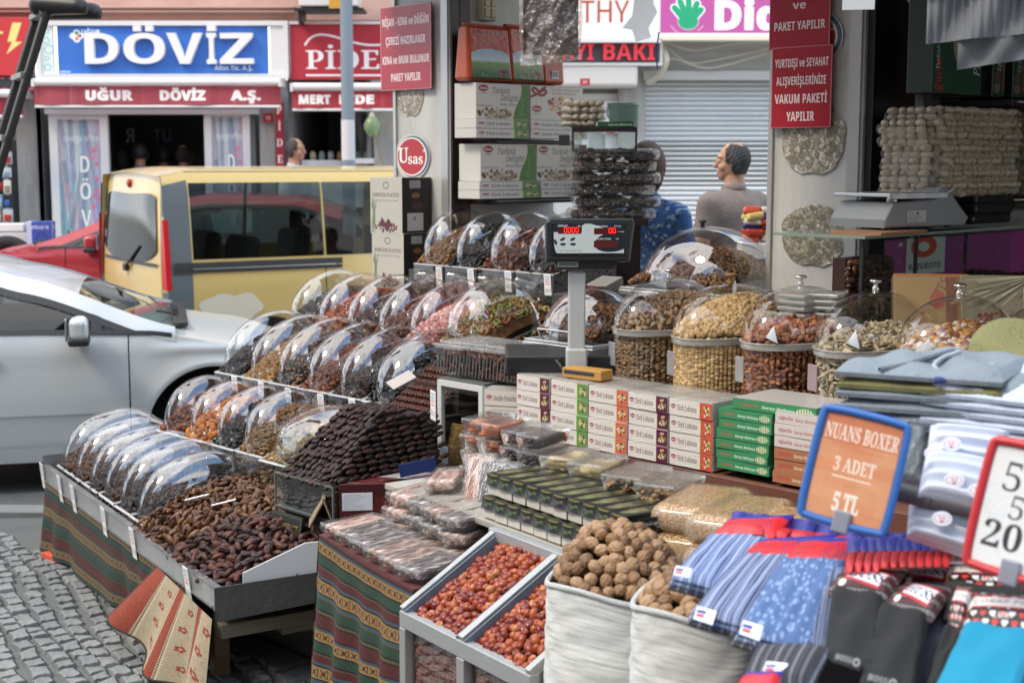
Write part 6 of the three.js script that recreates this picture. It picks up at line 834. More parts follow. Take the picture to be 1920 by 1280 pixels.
// --- walnut kernels under two large domes ---
function bigDome(label, u, v, h, w, d, hd, where, tray) {
  const t = thing('walnut_dome', label, 'dome', S(u, v, h), TS);
  const l = part('dome_lid', domeGeo(w, d, hd), ACRYLIC, t); part('lid_flange', [rb(w + 0.02, 0.006, 0.02, 0, 0.003, d / 2, 0.002), rb(w + 0.02, 0.006, 0.02, 0, 0.003, -d / 2, 0.002), rb(0.014, 0.006, d, w / 2 + 0.003, 0.003, 0, 0.002), rb(0.014, 0.006, d, -w / 2 - 0.003, 0.003, 0, 0.002)], CLEAR_RIM, l);
  part('knob', lathe([[0, 0], [0.01, 0], [0.008, 0.012], [0.016, 0.018], [0.014, 0.026], [0, 0.028]], 16), DARK, l, [-0.04, hd, 0]);
  part('tray', [rb(w + 0.03, 0.025, d + 0.03, 0, -0.016, 0, 0.006, 2)], STEEL, t); if (tray) part('handle', tube([[-0.09, 0, d / 2 + 0.0], [-0.09, 0.045, d / 2 + 0.02], [-0.08, 0.05, d / 2 + 0.022], [0.12, 0.05, d / 2 + 0.022], [0.13, 0.045, d / 2 + 0.02], [0.13, 0, d / 2]], 0.004, 40, 6), CHROME, t);
  const top = (x, z) => 0.01 + 0.62 * hd * Math.pow(Math.max(0, 1 - Math.abs(2 * x / w) ** 2.2), 0.6) * Math.pow(Math.max(0, Math.cos(Math.PI * z / d)), 0.7);
  heap('walnut_kernels', 'broken brown walnut kernels under ' + where, 'nuts', S(u, v, h), TS, 'kernel', grid(w - 0.03, d - 0.04, 0.0125, (x, z) => [x, top(x, z) + rr(-0.006, 0.004), z, 0.0115]), C.walnut, FOOD, sheet((s, q) => { const x = (s - 0.5) * (w - 0.03), z = (q - 0.5) * (d - 0.04); return [x, top(x, z) - 0.012, z]; }, 14, 14));
}
bigDome('clear dome over walnut kernels on the scale tray behind the pole', 3.7, 4.0, 1.255, 0.34, 0.36, 0.2, 'the dome on the scale tray', true);
bigDome('large clear dome over walnut kernels before the bald man', 3.62, 4.62, 1.42, 0.5, 0.5, 0.25, 'the large dome before the bald man');
solo('back_counter', sbox(2.98, 4.2, 4.3, 4.95, 0.28, 1.38, 0.004), M([0.05, 0.045, 0.042], 0.6), 'dark counter under the large walnut dome', 'counter');
solo('jar_counter', sbox(1.6, 3.95, 3.71, 4.24, 0.28, 1.03, 0.004), M([0.06, 0.05, 0.045], 0.6), 'dark counter under the line of nut jars', 'counter');
{ const p = S(3.95, 4.28, 1.3), t = thing('printed_carton', 'dark red and white printed carton tilted behind the scale head', 'carton', p, TV + 0.2); part('carton_body', rb(0.36, 0.13, 0.1, 0, 0.06, 0, 0.003), printed(tex(256, 96, (x, w, h) => { fill(x, '#4a1716', 0, 0, w, h); fill(x, '#8d8a84', 150, 0, 106, h); for (let i = 0; i < 8; i++) fill(x, '#5d5a56', 160, 10 + i * 10, 80, 3); write(x, 'KAVYOL', 80, 56, 36, '#a6837a'); }), 0.5), t).rotation.z = 0.2; }
// --- churchkhela packs stacked before the woman, and the rack over them ---
{
  const b = S(4.62, 5.13, 1.66), L = local(b, TV - 0.6), lump = piece('kernel'), m1 = [[0.045, 0.022, 0.014], [0.07, 0.034, 0.02], [0.03, 0.016, 0.011], [0.11, 0.07, 0.045]].map((q) => M(q, 0.3, { specularIntensity: 0.8 }));
  for (let r = 0; r < 6; r++) { const t = thing('walnut_sausage_pack', `clear pack of dark walnut sausages, ${['lowest', 'second', 'third', 'fourth', 'fifth', 'topmost'][r]} of its stack before the woman`, 'food pack', L(rr(-0.01, 0.01) + 0.012 * (r % 2), r * 0.056, 0), TV - 0.6 + rr(-0.05, 0.05));
    for (let c = 0; c < 3; c++) { const gs = []; for (let k = 0; k < 26; k++) gs.push(lump[k % 3].clone().scale(0.022, 0.022, 0.022).rotateY(rnd() * 6).rotateX(rnd() * 6).translate(-0.12 + c * 0.12 + rr(-0.045, 0.045), 0.026 + rr(-0.012, 0.014), 0.05 + rr(-0.02, 0.02) - 0.06 * (k % 3))); part('sausage', gs, m1[(r + c) % 3], t); const bits = []; for (let k = 0; k < 9; k++) bits.push(lump[k % 3].clone().scale(0.011, 0.011, 0.011).translate(-0.12 + c * 0.12 + rr(-0.04, 0.04), 0.026 + rr(-0.012, 0.02), 0.082 + rr(-0.01, 0.006))); part('walnut_bit', bits, m1[3], t).userData.kind = 'stuff'; }
    part('wrapper', mv(bumpy(new RoundedBoxGeometry(0.4, 0.055, 0.22, 6, 0.02), 0.008, 26, r), 0, 0.028, 0), FILM, t); part('liner', rb(0.38, 0.003, 0.2, 0, 0.0, 0, 0.001), DARK, t); }
  solo('dark_stand', [rb(0.3, 0.03, 0.26, 0, -0.016, 0, 0.004), bx(0.24, 0.5, 0.2, 0, -0.28, 0)], darkWood, 'dark stand under the walnut sausage packs', 'stand', b, TV - 0.6);
  solo('sausage_counter', sbox(4.45, 4.85, 5.12, 5.4, 0.28, 1.12, 0.004), M([0.05, 0.045, 0.042], 0.6), 'dark low counter behind the top tier', 'counter');
  const q = P(1135, 243, 6.9), t = thing('display_rack', 'small dark rack with clear sides over the walnut sausage packs', 'rack', [q.x, q.y, q.z], -0.1); part('rack_top', rb(0.31, 0.022, 0.2, 0, 0, 0, 0.003), darkWood, t); part('rack_leg', [bx(0.01, 0.1, 0.01, -0.15, -0.05, 0.09), bx(0.01, 0.1, 0.01, 0.15, -0.05, 0.09), bx(0.3, 0.012, 0.2, 0, -0.1, 0)], DARK, t); part('pane', bx(0.29, 0.085, 0.004, 0, -0.055, 0.095), GLASS, t); part('rack_column', bx(0.05, 0.05, 0.05, -0.2, -0.05, -0.05), DARK, t);
  const cb = P(1155, 235, 6.85); carton('helva_box', 'dark green helva box lying on the small rack', 'box', 0.17, 0.022, 0.1, printed(tex(192, 28, (x, w, h) => { fill(x, '#1e5a38', 0, 0, w, h); write(x, 'Saray Helvası', 120, 15, 20, '#d7e2d2', { style: 'italic', font: 'serif' }); }), 0.4), [cb.x, q.y + 0.012, cb.z], -0.1, null, M('#1e5a38', 0.4), M('#1e5a38', 0.4));
  const gb = P(1170, 215, 7.2); solo('plastic_tub', lathe([[0, 0], [0.07, 0], [0.08, 0.11], [0.085, 0.11], [0.085, 0.125], [0, 0.13]], 24), M([0.45, 0.6, 0.52], 0.3, { transmission: 0.5, thickness: 0 }), 'pale green plastic tub behind the small rack', 'tub', [gb.x, q.y + 0.012, gb.z]);
  candyBag('clear bag of white sugared nuts lying on the small rack', P(1094, 242, 6.9), 0.2, 0.13, 0.12, 0, 2);
}
function candyBag(label, p, w, h, d, turn, layers, o = {}) {
  const t = thing('candy_bag', label, 'food bag', [p.x, p.y, p.z], turn), gs = [], g0 = new THREE.SphereGeometry(1, 9, 7);
  for (let y = 0; y < layers * 2; y++) for (let x = 0; x < w / 0.042; x++) for (const z of [d / 2 - 0.02, d / 2 - 0.05]) { const f = 1 - 0.25 * Math.abs(2 * (y + 0.5) / (layers * 2) - 1); gs.push(mv(g0.clone().scale(0.025 * rr(0.7, 1.25), 0.0145 * rr(0.8, 1.2), 0.018), ((x + 0.5) * 0.042 - w / 2 + rr(-0.006, 0.006)) * f, 0.012 + (y + 0.4) * h / (layers * 2), z + rr(-0.005, 0.005), 0, rr(-1, 1), rr(-0.5, 0.5))); }
  for (let y = 0; y < layers * 2; y++) for (let z = -d / 2 + 0.02; z < d / 2 - 0.03; z += 0.038) gs.push(mv(g0.clone().scale(0.017 * rr(0.8, 1.2), 0.0145, 0.024), -w / 2 + 0.014 + rr(-0.004, 0.006), 0.012 + (y + 0.4) * h / (layers * 2), z, 0, rr(-1, 1), 0));
  part('sugared_nut', gs, M(o.c ?? [0.5, 0.43, 0.32], 0.45), t).userData.kind = 'stuff'; part('nut_core', rb(w * 0.8, h * 0.85, d * 0.6, 0, h / 2, -0.02, 0.02, 2), M([0.3, 0.27, 0.21], 0.8), t);
  part('film', mv(bumpy(new RoundedBoxGeometry(w * 1.06, h * 1.03, d * 1.05, 6, 0.03), 0.012, 20, w * 10), 0, h / 2, 0), FILM, t); return t;
}
// --- date cartons at the left pillar ---
{
  const pr = tex(192, 288, (x, w, h) => { fill(x, '#bdb9ab', 0, 0, w, h); x.strokeStyle = '#6f7f5a'; x.lineWidth = 2; for (let i = 0; i < 36; i++) { x.globalAlpha = 0.7; x.beginPath(); x.moveTo(8 + 26 * (i % 6) / 6, 288 - 2 * i); x.quadraticCurveTo(26, 160, 4 + 36 * hash2(i, 1), 100 + 60 * hash2(i, 2)); x.stroke(); } x.globalAlpha = 1; x.strokeStyle = '#43524f'; x.lineWidth = 4; x.beginPath(); x.arc(96, 40, 16, 0, 7); x.stroke(); write(x, 'JSBEEH DATES', 96, 88, 26, '#4a3a30', { font: 'serif', w: 160 }); write(x, 'Natural Premium Dates', 96, 116, 14, '#6a5a4a', { style: '' }); write(x, 'تمور السبيح', 96, 140, 24, '#4a3a30', { style: '' }); blobs(x, 96, 252, 66, 26, 50, ['#5d2b34', '#6d3a40', '#4a2028'], 5); x.fillStyle = '#5d2b34'; x.beginPath(); x.moveTo(50, 250); x.lineTo(70, 200); x.lineTo(92, 230); x.lineTo(110, 205); x.lineTo(140, 250); x.fill(); });
  const sd = tex(96, 288, (x, w, h) => { fill(x, '#1c1a18', 0, 0, w, h); fill(x, '#9a9a96', 24, 14, 36, 40); write(x, '', 0, 0, 10, '#fff'); x.fillStyle = '#8a5a2c'; x.beginPath(); x.arc(44, 90, 14, 0, 7); x.fill(); x.fillStyle = '#4a2630'; x.beginPath(); x.arc(48, 142, 20, 0, 7); x.fill(); fill(x, '#b9b8b2', 16, 178, 52, 90); fill(x, '#333', 38, 196, 4, 18); });
  const fm = printed(pr, 0.45), sm = printed(sd, 0.5), pl = M([0.3, 0.27, 0.22], 0.6);
  const mk = (l, c) => { const t = thing('date_carton', l, 'carton', c, TS); part('carton_body', rb(0.262, 0.295, 0.2, 0, 0.147, 0, 0.003), [sm, pl, pl, pl, fm, pl], t); return t; };
  const q = onFace(755, 540, 4.5 * KP), q2 = onFace(752, 438, 4.5 * KP); mk('lower white date carton with palm print left of the top tier', [q.x, q.y, q.z]); mk('upper white date carton with black side before the left pillar', [q2.x, q2.y, q2.z]);
  const wd = onFace(710, 500, 4.6 * KP); solo('wood_post', rb(0.03, 0.5, 0.03, 0, -0.1, 0, 0.002), M([0.2, 0.13, 0.08], 0.7, { map: noiseAt(WORN, 2) }, 'post'), 'brown wooden post beside the lower date carton', 'post', [wd.x, wd.y, wd.z], TS);
  solo('carton_plinth', sbox(5.56, 5.9, 4.66, 5.0, 0.28, q.y - 0.002), M([0.06, 0.055, 0.05], 0.7), 'dark plinth under the date cartons', 'plinth');
}
// --- hanging things at the top ---
{
  const p = P(1033, -30, 5.6), t = thing('plastic_bag', 'crumpled clear plastic bag hanging from the top before the pink signs', 'plastic bag', [p.x, p.y, p.z], 0.1), H = 0.31, W = 0.25;
  const bagM = M([0.9, 0.86, 0.83], 0.12, { transmission: 0.9, thickness: 0, ior: 1.8, side: THREE.DoubleSide, bumpMap: noiseAt(NOISE, 1.4), bumpScale: 0.03 });
  for (const s of [1, -1]) part('bag_film', sheet((a, b) => [(a - 0.5) * W * (1 - 0.06 * b), -b * H * (1 - 0.12 * (a < 0.3 ? 0 : a - 0.3)), s * (0.03 * Math.sin(a * Math.PI) * (0.4 + b) + 0.03 * (fbm(a * 7 + s * 5 + 20 + b * 2, b * 4 + a * 3 + 20, 4) - 0.5) * 2)], 40, 40), bagM, t);
  part('brown_content', sheet((a, b) => [(a - 0.5) * W * 0.86, -0.02 - b * H * 0.8, 0.02 * (fbm(a * 10 + 7, b * 8 + 3) - 0.5)], 20, 20), M([0.09, 0.06, 0.045], 0.5, { side: THREE.DoubleSide }), t); part('hook', bar([0, 0.0, 0], [0, 0.2, 0], 0.004), CHROME, t);
  const w = P(1611, -10, 3.9); solo('paper_tag', rb(0.085, 0.12, 0.003, 0, 0, 0, 0.001), M([0.62, 0.65, 0.68], 0.5), 'white paper tag hanging at the top edge before the right pillar', 'paper', [w.x, w.y + 0.02, w.z], -0.2);
  // torn strip of grey film before the pink sign
  const f = P(1200, 30, 7.5); solo('torn_film', ext([[-0.05, 0.16], [0.06, 0.16], [0.07, 0.06], [0.09, 0.02], [0.045, -0.06], [0.06, -0.11], [-0.02, -0.13], [-0.04, -0.07], [-0.09, -0.06], [-0.04, 0.0], [-0.03, 0.08]], 0.004), M([0.9, 0.92, 0.93], 0.6, { transmission: 0.9, thickness: 0 }), 'torn grey film hanging before the signs between the pillars', 'plastic', [f.x, f.y, f.z]);
  solo('thin_wire', tube([P(1236, 60, 7.4), P(1231, 96, 7.4), P(1233, 130, 7.4)], 0.004, 12, 5), M([0.08, 0.1, 0.4], 0.5), 'thin blue cord hanging between the pillars', 'wire');
  // grey knitted garment at the top right
  const g = P(1850, 30, 3.3), t2 = thing('grey_garment', 'grey ribbed knit garment hanging into the top right corner', 'garment', [g.x, g.y, g.z], -0.25), knit = M([0.22, 0.235, 0.255], 0.9, { bumpMap: noiseAt(WEAVE, 5), bumpScale: 0.0014, side: THREE.DoubleSide, sheen: 0.4 }, 'knit');
  part('hem_band', sheet((a, b) => [(a - 0.5) * 0.26, 0.06 - b * 0.1 - 0.02 * (1 - a), 0.004 * Math.sin(a * 90) * (1 - b * 0.4) + 0.012 * Math.sin(a * 13 + b * 3) + 0.03 * Math.sin(a * 3)], 120, 10), knit, t2);
  part('body', sheet((a, b) => [(a - 0.5) * 0.3, 0.06 + b * 0.25, 0.005 * Math.sin(a * 90) * (1 - b) + 0.012 * Math.sin(a * 13 + b * 3) + 0.03 * Math.sin(a * 3) + 0.02], 90, 10), knit, t2); part('sleeve', sheet((a, b) => [-0.06 + a * 0.24, -0.045 - b * (0.075 - 0.035 * a) , 0.008 * Math.sin(a * 16 + b * 3) + 0.012], 60, 8), knit, t2);
  part('hanger', tube([[-0.1, 0.32, 0], [0, 0.38, 0], [0.1, 0.32, 0]], 0.006, 12, 6), DARK, t2);
}
// --- right-hand shelves: helva boxes, sugared nut bags ---
{
  const gp = tex(256, 320, (x, w, h) => { fill(x, '#2b4a3a', 0, 0, w, h); for (let i = 0; i < 40; i++) { x.strokeStyle = 'rgba(70,110,90,.35)'; x.lineWidth = 2; x.beginPath(); x.moveTo(i * 14 - 100, 0); x.lineTo(i * 14 + 60, h); x.stroke(); } fill(x, '#8a6a58', 0, 0, w, 26); x.fillStyle = '#a3957c'; x.beginPath(); x.ellipse(150, 150, 46, 74, 0, 0, 7); x.fill(); x.strokeStyle = '#6f6450'; x.lineWidth = 3; for (let i = 0; i < 14; i++) { x.beginPath(); x.moveTo(110, 90 + i * 9); x.lineTo(190, 84 + i * 9 + 8 * Math.sin(i)); x.stroke(); } write(x, 'uğurlu', 34, 270, 40, '#b5352f', { turn: -Math.PI / 2, font: 'serif' }); write(x, 'Turkish Floss Halva', 30, 140, 22, '#b8c4b8', { turn: -Math.PI / 2, font: 'serif', style: 'italic' }); write(x, 'Pişmaniye', 228, 150, 44, '#bccabd', { turn: -Math.PI / 2, font: 'serif', style: 'italic' }); });
  const gs = tex(96, 320, (x, w, h) => { fill(x, '#26402f', 0, 0, w, h); write(x, 'Pişmaniye', 44, 150, 44, '#a9b8aa', { turn: -Math.PI / 2, font: 'serif', style: 'italic' }); fill(x, '#8a4a40', 76, 60, 14, 240); x.fillStyle = '#5d4a48'; x.beginPath(); x.ellipse(36, 250, 26, 20, 0, 0, 7); x.fill(); x.fillStyle = '#6d6660'; x.beginPath(); x.ellipse(36, 290, 26, 18, 0, 0, 7); x.fill(); });
  const a = onSide(1718, 300, 2.7), b = onSide(1812, 300, 2.7), fm = printed(gp, 0.25), sm = printed(gs, 0.3), dg = M('#1c3024', 0.4), w = a.distanceTo(b);
  const t = thing('floss_halva_box', 'large dark green pismaniye box with oval halva print, face on', 'box', [(a.x + b.x) / 2, 2.178, (a.z + b.z) / 2], TV); part('carton_body', rb(w, 0.34, 0.1, 0, 0.17, 0, 0.004), [dg, dg, M('#7a5a4a', 0.5), dg, fm, dg], t);
  for (let k = 0; k < 3; k++) { const c = onSide(1840 + k * 38, 300, 2.72), q = thing('floss_halva_box', `green pismaniye box standing on edge, ${['first', 'second', 'third'][k]} right of the face-on box`, 'box', [c.x, 2.178, c.z], TV); part('carton_body', rb(0.1, 0.335, 0.22, 0, 0.168, -0.05, 0.004), [dg, dg, dg, dg, sm, dg], q); }
  for (const [i, x0, x1] of [[0, 1704, 1866], [1, 1868, 2010]]) for (let k = 0; k < 7 ; k++) { const A = onSide(x0, 300, 2.72), B = onSide(x1, 300, 2.72); candyBag(`clear bag of white sugared nuts, ${['bottom', 'second', 'third', 'fourth', 'fifth', 'sixth', 'top'][k]} of the ${i ? 'right' : 'left'} pile on the shelf`, V3((A.x + B.x) / 2 + rr(-0.006, 0.006), 1.803 + k * 0.045, (A.z + B.z) / 2), A.distanceTo(B) * (k === 6 ? 0.9 : 1), 0.046, 0.24, TV + rr(-0.04, 0.04), 1); }
  const s = onSide(1755, 20, 2.75); const pb = thing('green_pack', 'pale green food pack on the top right shelf', 'food pack', [s.x, 2.505, s.z], TV); part('pack_body', mv(bumpy(new RoundedBoxGeometry(0.26, 0.2, 0.12, 5, 0.03), 0.01, 14, 2), 0, 0.1, 0), M([0.3, 0.34, 0.16], 0.4), pb); part('leaf_print', rb(0.1, 0.06, 0.002, 0, 0.1, 0.064, 0.0008), M([0.2, 0.27, 0.08], 0.4), pb);
  // nook under the shelf: black pile, small packs at the very edge
  const bl = onSide(1815, 412, 2.72); const dk2 = thing('black_pack', 'flat black packs piled behind the counter scale', 'food pack', [bl.x, 1.70, bl.z], TV); for (let k = 0; k < 3; k++) part('pack_body', mv(bumpy(new RoundedBoxGeometry(0.3, 0.04, 0.2, 4, 0.015), 0.012, 18, k), 0.01 * k, 0.022 + k * 0.038, 0), M([0.02, 0.02, 0.02], 0.3), dk2);
  candyBag('small bag of green pistachios at the right edge under the shelf', onSide(1912, 404, 2.72).setY(1.74), 0.14, 0.06, 0.1, TV, 1, { c: [0.2, 0.18, 0.08] });
  // glass counter
  const u0 = 2.6, u1 = 2.95, v0 = 4.14, v1 = 5.9, hT = 1.69, cb = thing('glass_counter', 'glass counter with greenish top edge under the white scale', 'counter', [0, 0, 0]);
  part('counter_top', sbox(u0 - 0.02, u1, v0 - 0.02, v1, hT - 0.01, hT), M([0.5, 0.62, 0.56], 0.05, { transmission: 0.6, thickness: 0 }), cb); part('counter_base', sbox(u0, u1, v0, v1, 0.28, 1.26), M([0.08, 0.06, 0.05], 0.6), cb); for (const v of [v0 + 0.3, v0 + 0.65, v0 + 1.0]) part('pane', sbox(u0, u0 + 0.005, v - 0.29, v + 0.04, 1.27, hT - 0.012), GLASS, cb); part('post', [sbox(u0, u0 + 0.012, v0, v0 + 0.01, 1.26, hT - 0.012), sbox(u0, u0 + 0.012, v0 + 0.345, v0 + 0.352, 1.26, hT - 0.012), sbox(u0, u0 + 0.012, v0 + 0.695, v0 + 0.702, 1.26, hT - 0.012)], BLACK, cb);
  const A2 = onSide(1660, 445, u0 + 0.2), B2 = onSide(1990, 560, u0 + 0.2), wv = A2.distanceTo(V3(B2.x, A2.y, B2.z)), pm = tex(256, 96, (x, w, h) => { fill(x, '#8f3f7e', 0, 0, w, h); for (let i = 0; i < 14; i++) { fill(x, ['#b05a98', '#6d2f62', '#d8c8b0'][i % 3], w * hash2(i, 4), h * hash2(i, 5), 5, 5); } fill(x, '#c3cac9', 26, 0, 50, 56); x.strokeStyle = '#c9432f'; x.lineWidth = 9; x.beginPath(); x.arc(48, 14, 12, 0, 7); x.stroke(); write(x, 'KAZUBOTO', 50, 44, 12, '#3a4042', { w: 42 }); });
  const pp = A2.clone().add(B2).multiplyScalar(0.5); const pn = board('poster', wv, 0.24, 0.006, printed(pm, 0.4), DARK, scene, [pp.x, 1.53, pp.z], TV); pn.name = numbered('poster'); tag(pn, 'purple poster with a red ring emblem standing inside the glass counter', 'poster');
  const dsp = []; for (let y = 0; y < 16; y++) for (let x = 0; x < 12; x++) dsp.push([(x - 5.5) * 0.022 + rr(-0.006, 0.006), 0.01 + y * 0.019, 0.02 * rnd(), 0.016]);
  const dp = onSide(1628, 480, u0 + 0.06); heap('berry_heap', 'dark brown dried fruit pressed behind the left pane of the counter', 'dried food', [dp.x, 1.3, dp.z], TV, 'raisin', dsp, C.date, GLOSSY, bx(0.26, 0.3, 0.05, 0, 0.16, -0.03));
  const ds2 = grid(0.55, 0.2, 0.02, (x, z) => [x, 0.02 + 0.14 * Math.cos(x * 4) + rr(-0.01, 0.01), z, 0.015]), d2 = onSide(1860, 500, u0 + 0.1); heap('berry_heap', 'dark reddish dried fruit heaped behind the right panes of the counter', 'dried food', [d2.x, 1.33, d2.z], TV, 'raisin', ds2, C.date, FOOD, bx(0.5, 0.12, 0.18, 0, 0.02, 0));
  // white counter scale
  const q = onSide(1680, 440, 2.72), sc = thing('counter_scale', 'white plastic price scale with steel tray standing on the glass counter', 'scale', [q.x, hT + 0.012, q.z], TV - 0.16), gb = M([0.2, 0.21, 0.215], 0.35);
  part('scale_body', ext([[-0.2, 0], [0.22, 0], [0.235, 0.02], [0.115, 0.125], [0.09, 0.125], [0.06, 0.085], [-0.16, 0.075], [-0.2, 0.02]], 0.24, 0.006).translate(0, 0.012, -0.12), gb, sc); part('scale_foot', [cy(0.015, 0.015, 0.014, 12, -0.16, 0.005, 0.09), cy(0.015, 0.015, 0.014, 12, 0.17, 0.005, 0.09), bx(0.4, 0.012, 0.22, 0.01, 0.012, 0)], BLACK, sc);
  part('weighing_tray', [rb(0.3, 0.014, 0.26, -0.04, 0.118, 0, 0.004), mv(rb(0.06, 0.01, 0.26, 0, 0, 0, 0.003), 0.125, 0.128, 0, 0, 0, 0.4), rb(0.31, 0.022, 0.01, -0.04, 0.115, 0.128, 0.003), cy(0.02, 0.02, 0.035, 12, -0.12, 0.1, 0.08), cy(0.02, 0.02, 0.035, 12, 0.03, 0.1, 0.08)], STEEL, sc);
  part('keypad', mv(rb(0.155, 0.006, 0.2, 0, 0, 0, 0.002), 0.19, 0.088, 0, 0, 0, -0.72), M([0.05, 0.055, 0.055], 0.3), sc);
  board('type_plate', 0.1, 0.04, 0.002, printed(tex(192, 80, (x, w, h) => { fill(x, '#b3aeab', 0, 0, w, h); write(x, 'CE  M', 34, 16, 18, '#3a3a3a'); fill(x, '#1f6b62', 92, 8, 24, 22); for (let i = 0; i < 5; i++) fill(x, '#77726f', 10, 34 + i * 9, 90 + 70 * hash2(i, 6), 3); }), 0.4), WHITE, sc, [-0.045, 0.043, 0.128]);
  const wb = onSide(1660, 447, 2.6); solo('wooden_board', rb(0.3, 0.012, 0.2, 0, 0, 0, 0.002), M([0.25, 0.13, 0.06], 0.6), 'thin wooden board under the white counter scale', 'board', [wb.x, hT + 0.004, wb.z - 0.08], TV);
  // cartons leaning before the counter, stacks of ribbed lids
  const cp = tex(256, 256, (x, w, h) => { fill(x, '#86704a', 0, 0, w, h); fill(x, '#6a4434', 178, 0, 78, h); fill(x, '#8d5a32', 0, 0, w, 14); for (let i = 0; i < 3; i++) write(x, ['مكه', 'تمر', 'DATES'][i], 60 + i * 46, 90 + 30 * (i % 2), 44, '#5b3528', { turn: -1.2, style: 'italic', font: 'serif' }); x.fillStyle = '#8d4a3a'; x.beginPath(); x.ellipse(150, 120, 26, 44, 0, 0, 7); x.fill(); });
  const lc = (l, px, py, d, m, w2, h2, ry, rx) => { const p = P(px, py, d), t3 = thing('date_carton', l, 'carton', [p.x, p.y, p.z], ry), b2 = part('carton_body', rb(w2, h2, 0.06, 0, h2 / 2, 0, 0.004), [m[1], m[1], m[1], m[1], m[0], m[1]], t3); b2.rotation.x = rx; return t3; };
  const cm2 = M('#6f5c40', 0.6), palm = tex(256, 256, (x, w, h) => { fill(x, '#6f6a55', 0, 0, w, h); for (let i = 0; i < 70; i++) { x.strokeStyle = ['#3d4030', '#a39f88', '#55563e'][i % 3]; x.lineWidth = 3; x.beginPath(); x.moveTo(w, 0); x.lineTo(w * hash2(i, 1) * 0.8, 130 * hash2(i, 2) + 20); x.stroke(); } blobs(x, 130, 190, 80, 36, 40, ['#4a1f24', '#6a3034'], 8); fill(x, '#b9b29c', 210, 60, 46, 190); });
  lc('yellow-brown date carton with dark script leaning behind the jars', 1745, 622, 4.62, [printed(cp, 0.5), cm2], 0.24, 0.19, -0.15, -0.35); lc('date carton with palm leaf photo leaning behind the jars at the right', 1872, 628, 4.52, [printed(palm, 0.45), cm2], 0.24, 0.19, -0.1, -0.3);
  for (const [i, px, py, n] of [[0, 1505, 590, 7], [1, 1550, 600, 8]]) { const p = P(px, py, 4.75), st = thing('lid_stack', `stack of clear ribbed plastic lids behind the almond jar, ${i ? 'right' : 'left'} one`, 'plastic lids', [p.x, p.y - 0.06, p.z], TS + 0.3 * i); for (let k = 0; k < n; k++) part('plastic_lid', rb(0.11, 0.014, 0.14, 0.003 * Math.sin(k * 3), k * 0.021, 0, 0.006, 2), M([0.75, 0.77, 0.76], 0.12, { transmission: 0.65, thickness: 0 }), st); }
}
// snack packs on a box left of the right pillar
{ const p = P(1422, 478, 6.2), t = thing('snack_pack', 'small red and white snack packs piled on a white box by the right pillar', 'snack packs', [p.x, p.y, p.z], 0); const cs = ['#c9573f', '#d9cfc4', '#b8402f', '#d8c27a', '#2f3f86']; for (let k = 0; k < 12; k++) part('packet', mv(bumpy(new RoundedBoxGeometry(0.075, 0.03, 0.09, 4, 0.012), 0.008, 30, k), -0.03 + (k % 2) * 0.075, 0.075 + Math.floor(k / 2) * 0.024, rr(-0.02, 0.02), 0, rr(-0.3, 0.3), rr(-0.1, 0.1)), M(cs[k % 5], 0.3), t); part('white_box', rb(0.17, 0.07, 0.12, 0, 0.02, 0, 0.004), WHITE, t); part('box_stand', bx(0.16, 1.2, 0.12, 0, -0.62, 0), DARK, t); }
// ================= the foreground =================
// --- woven cloths ---
const kilim = (dull) => tex(512, 512, (x, w, h) => {
  const band = (y, hh, c) => fill(x, c, 0, y, w, hh);
  const P0 = dull ? ['#4d2825', '#273d37', '#716142', '#3d3d38', '#5a513b', '#242728'] : ['#4a1d21', '#233c30', '#8a6c40', '#354b55', '#70603a', '#191b1c'];
  fill(x, P0[0], 0, 0, w, h); let y = 0, k = 0;
  const seq = [[34, 0], [5, 5], [8, 4], [5, 5], [30, 1], [4, 4], [9, 3], [4, 5], [36, 2], [5, 5], [8, 3], [22, 0], [4, 4], [6, 5], [26, 1], [5, 5], [30, 2], [8, 3], [4, 5]];
  while (y < h) { const [hh, c] = seq[k++ % seq.length]; band(y, hh, P0[c]); if (hh > 25 && c === 2) { for (let i = 0; i < w; i += 32) { x.strokeStyle = P0[5]; x.lineWidth = 2.5; x.beginPath(); x.moveTo(i + 4, y + 6); x.lineTo(i + 24, y + hh - 6); x.moveTo(i + 24, y + 6); x.lineTo(i + 4, y + hh - 6); x.moveTo(i + 28, y + 4); x.lineTo(i + 28, y + hh - 4); x.stroke(); x.strokeStyle = P0[0]; x.strokeRect(i + 10, y + hh / 2 - 4, 8, 8); } } if (hh <= 9 && c === 4) for (let i = 0; i < w; i += 7) fill(x, P0[5], i, y, 3, hh); y += hh; }
  for (let i = 0; i < 5000; i++) { x.globalAlpha = 0.14; fill(x, i % 2 ? '#000' : '#d8c8a8', w * hash2(i, 1), h * hash2(i, 2), 3, 1); } x.globalAlpha = 1;
}, [1, 1]);
const kil1 = kilim(true), kil2 = kilim(false), cloth = (t, a, b) => M(0xffffff, 0.95, { map: noiseAt(t, a, b), bumpMap: noiseAt(WEAVE, a * 9, b * 9), bumpScale: 0.0008, side: THREE.DoubleSide });
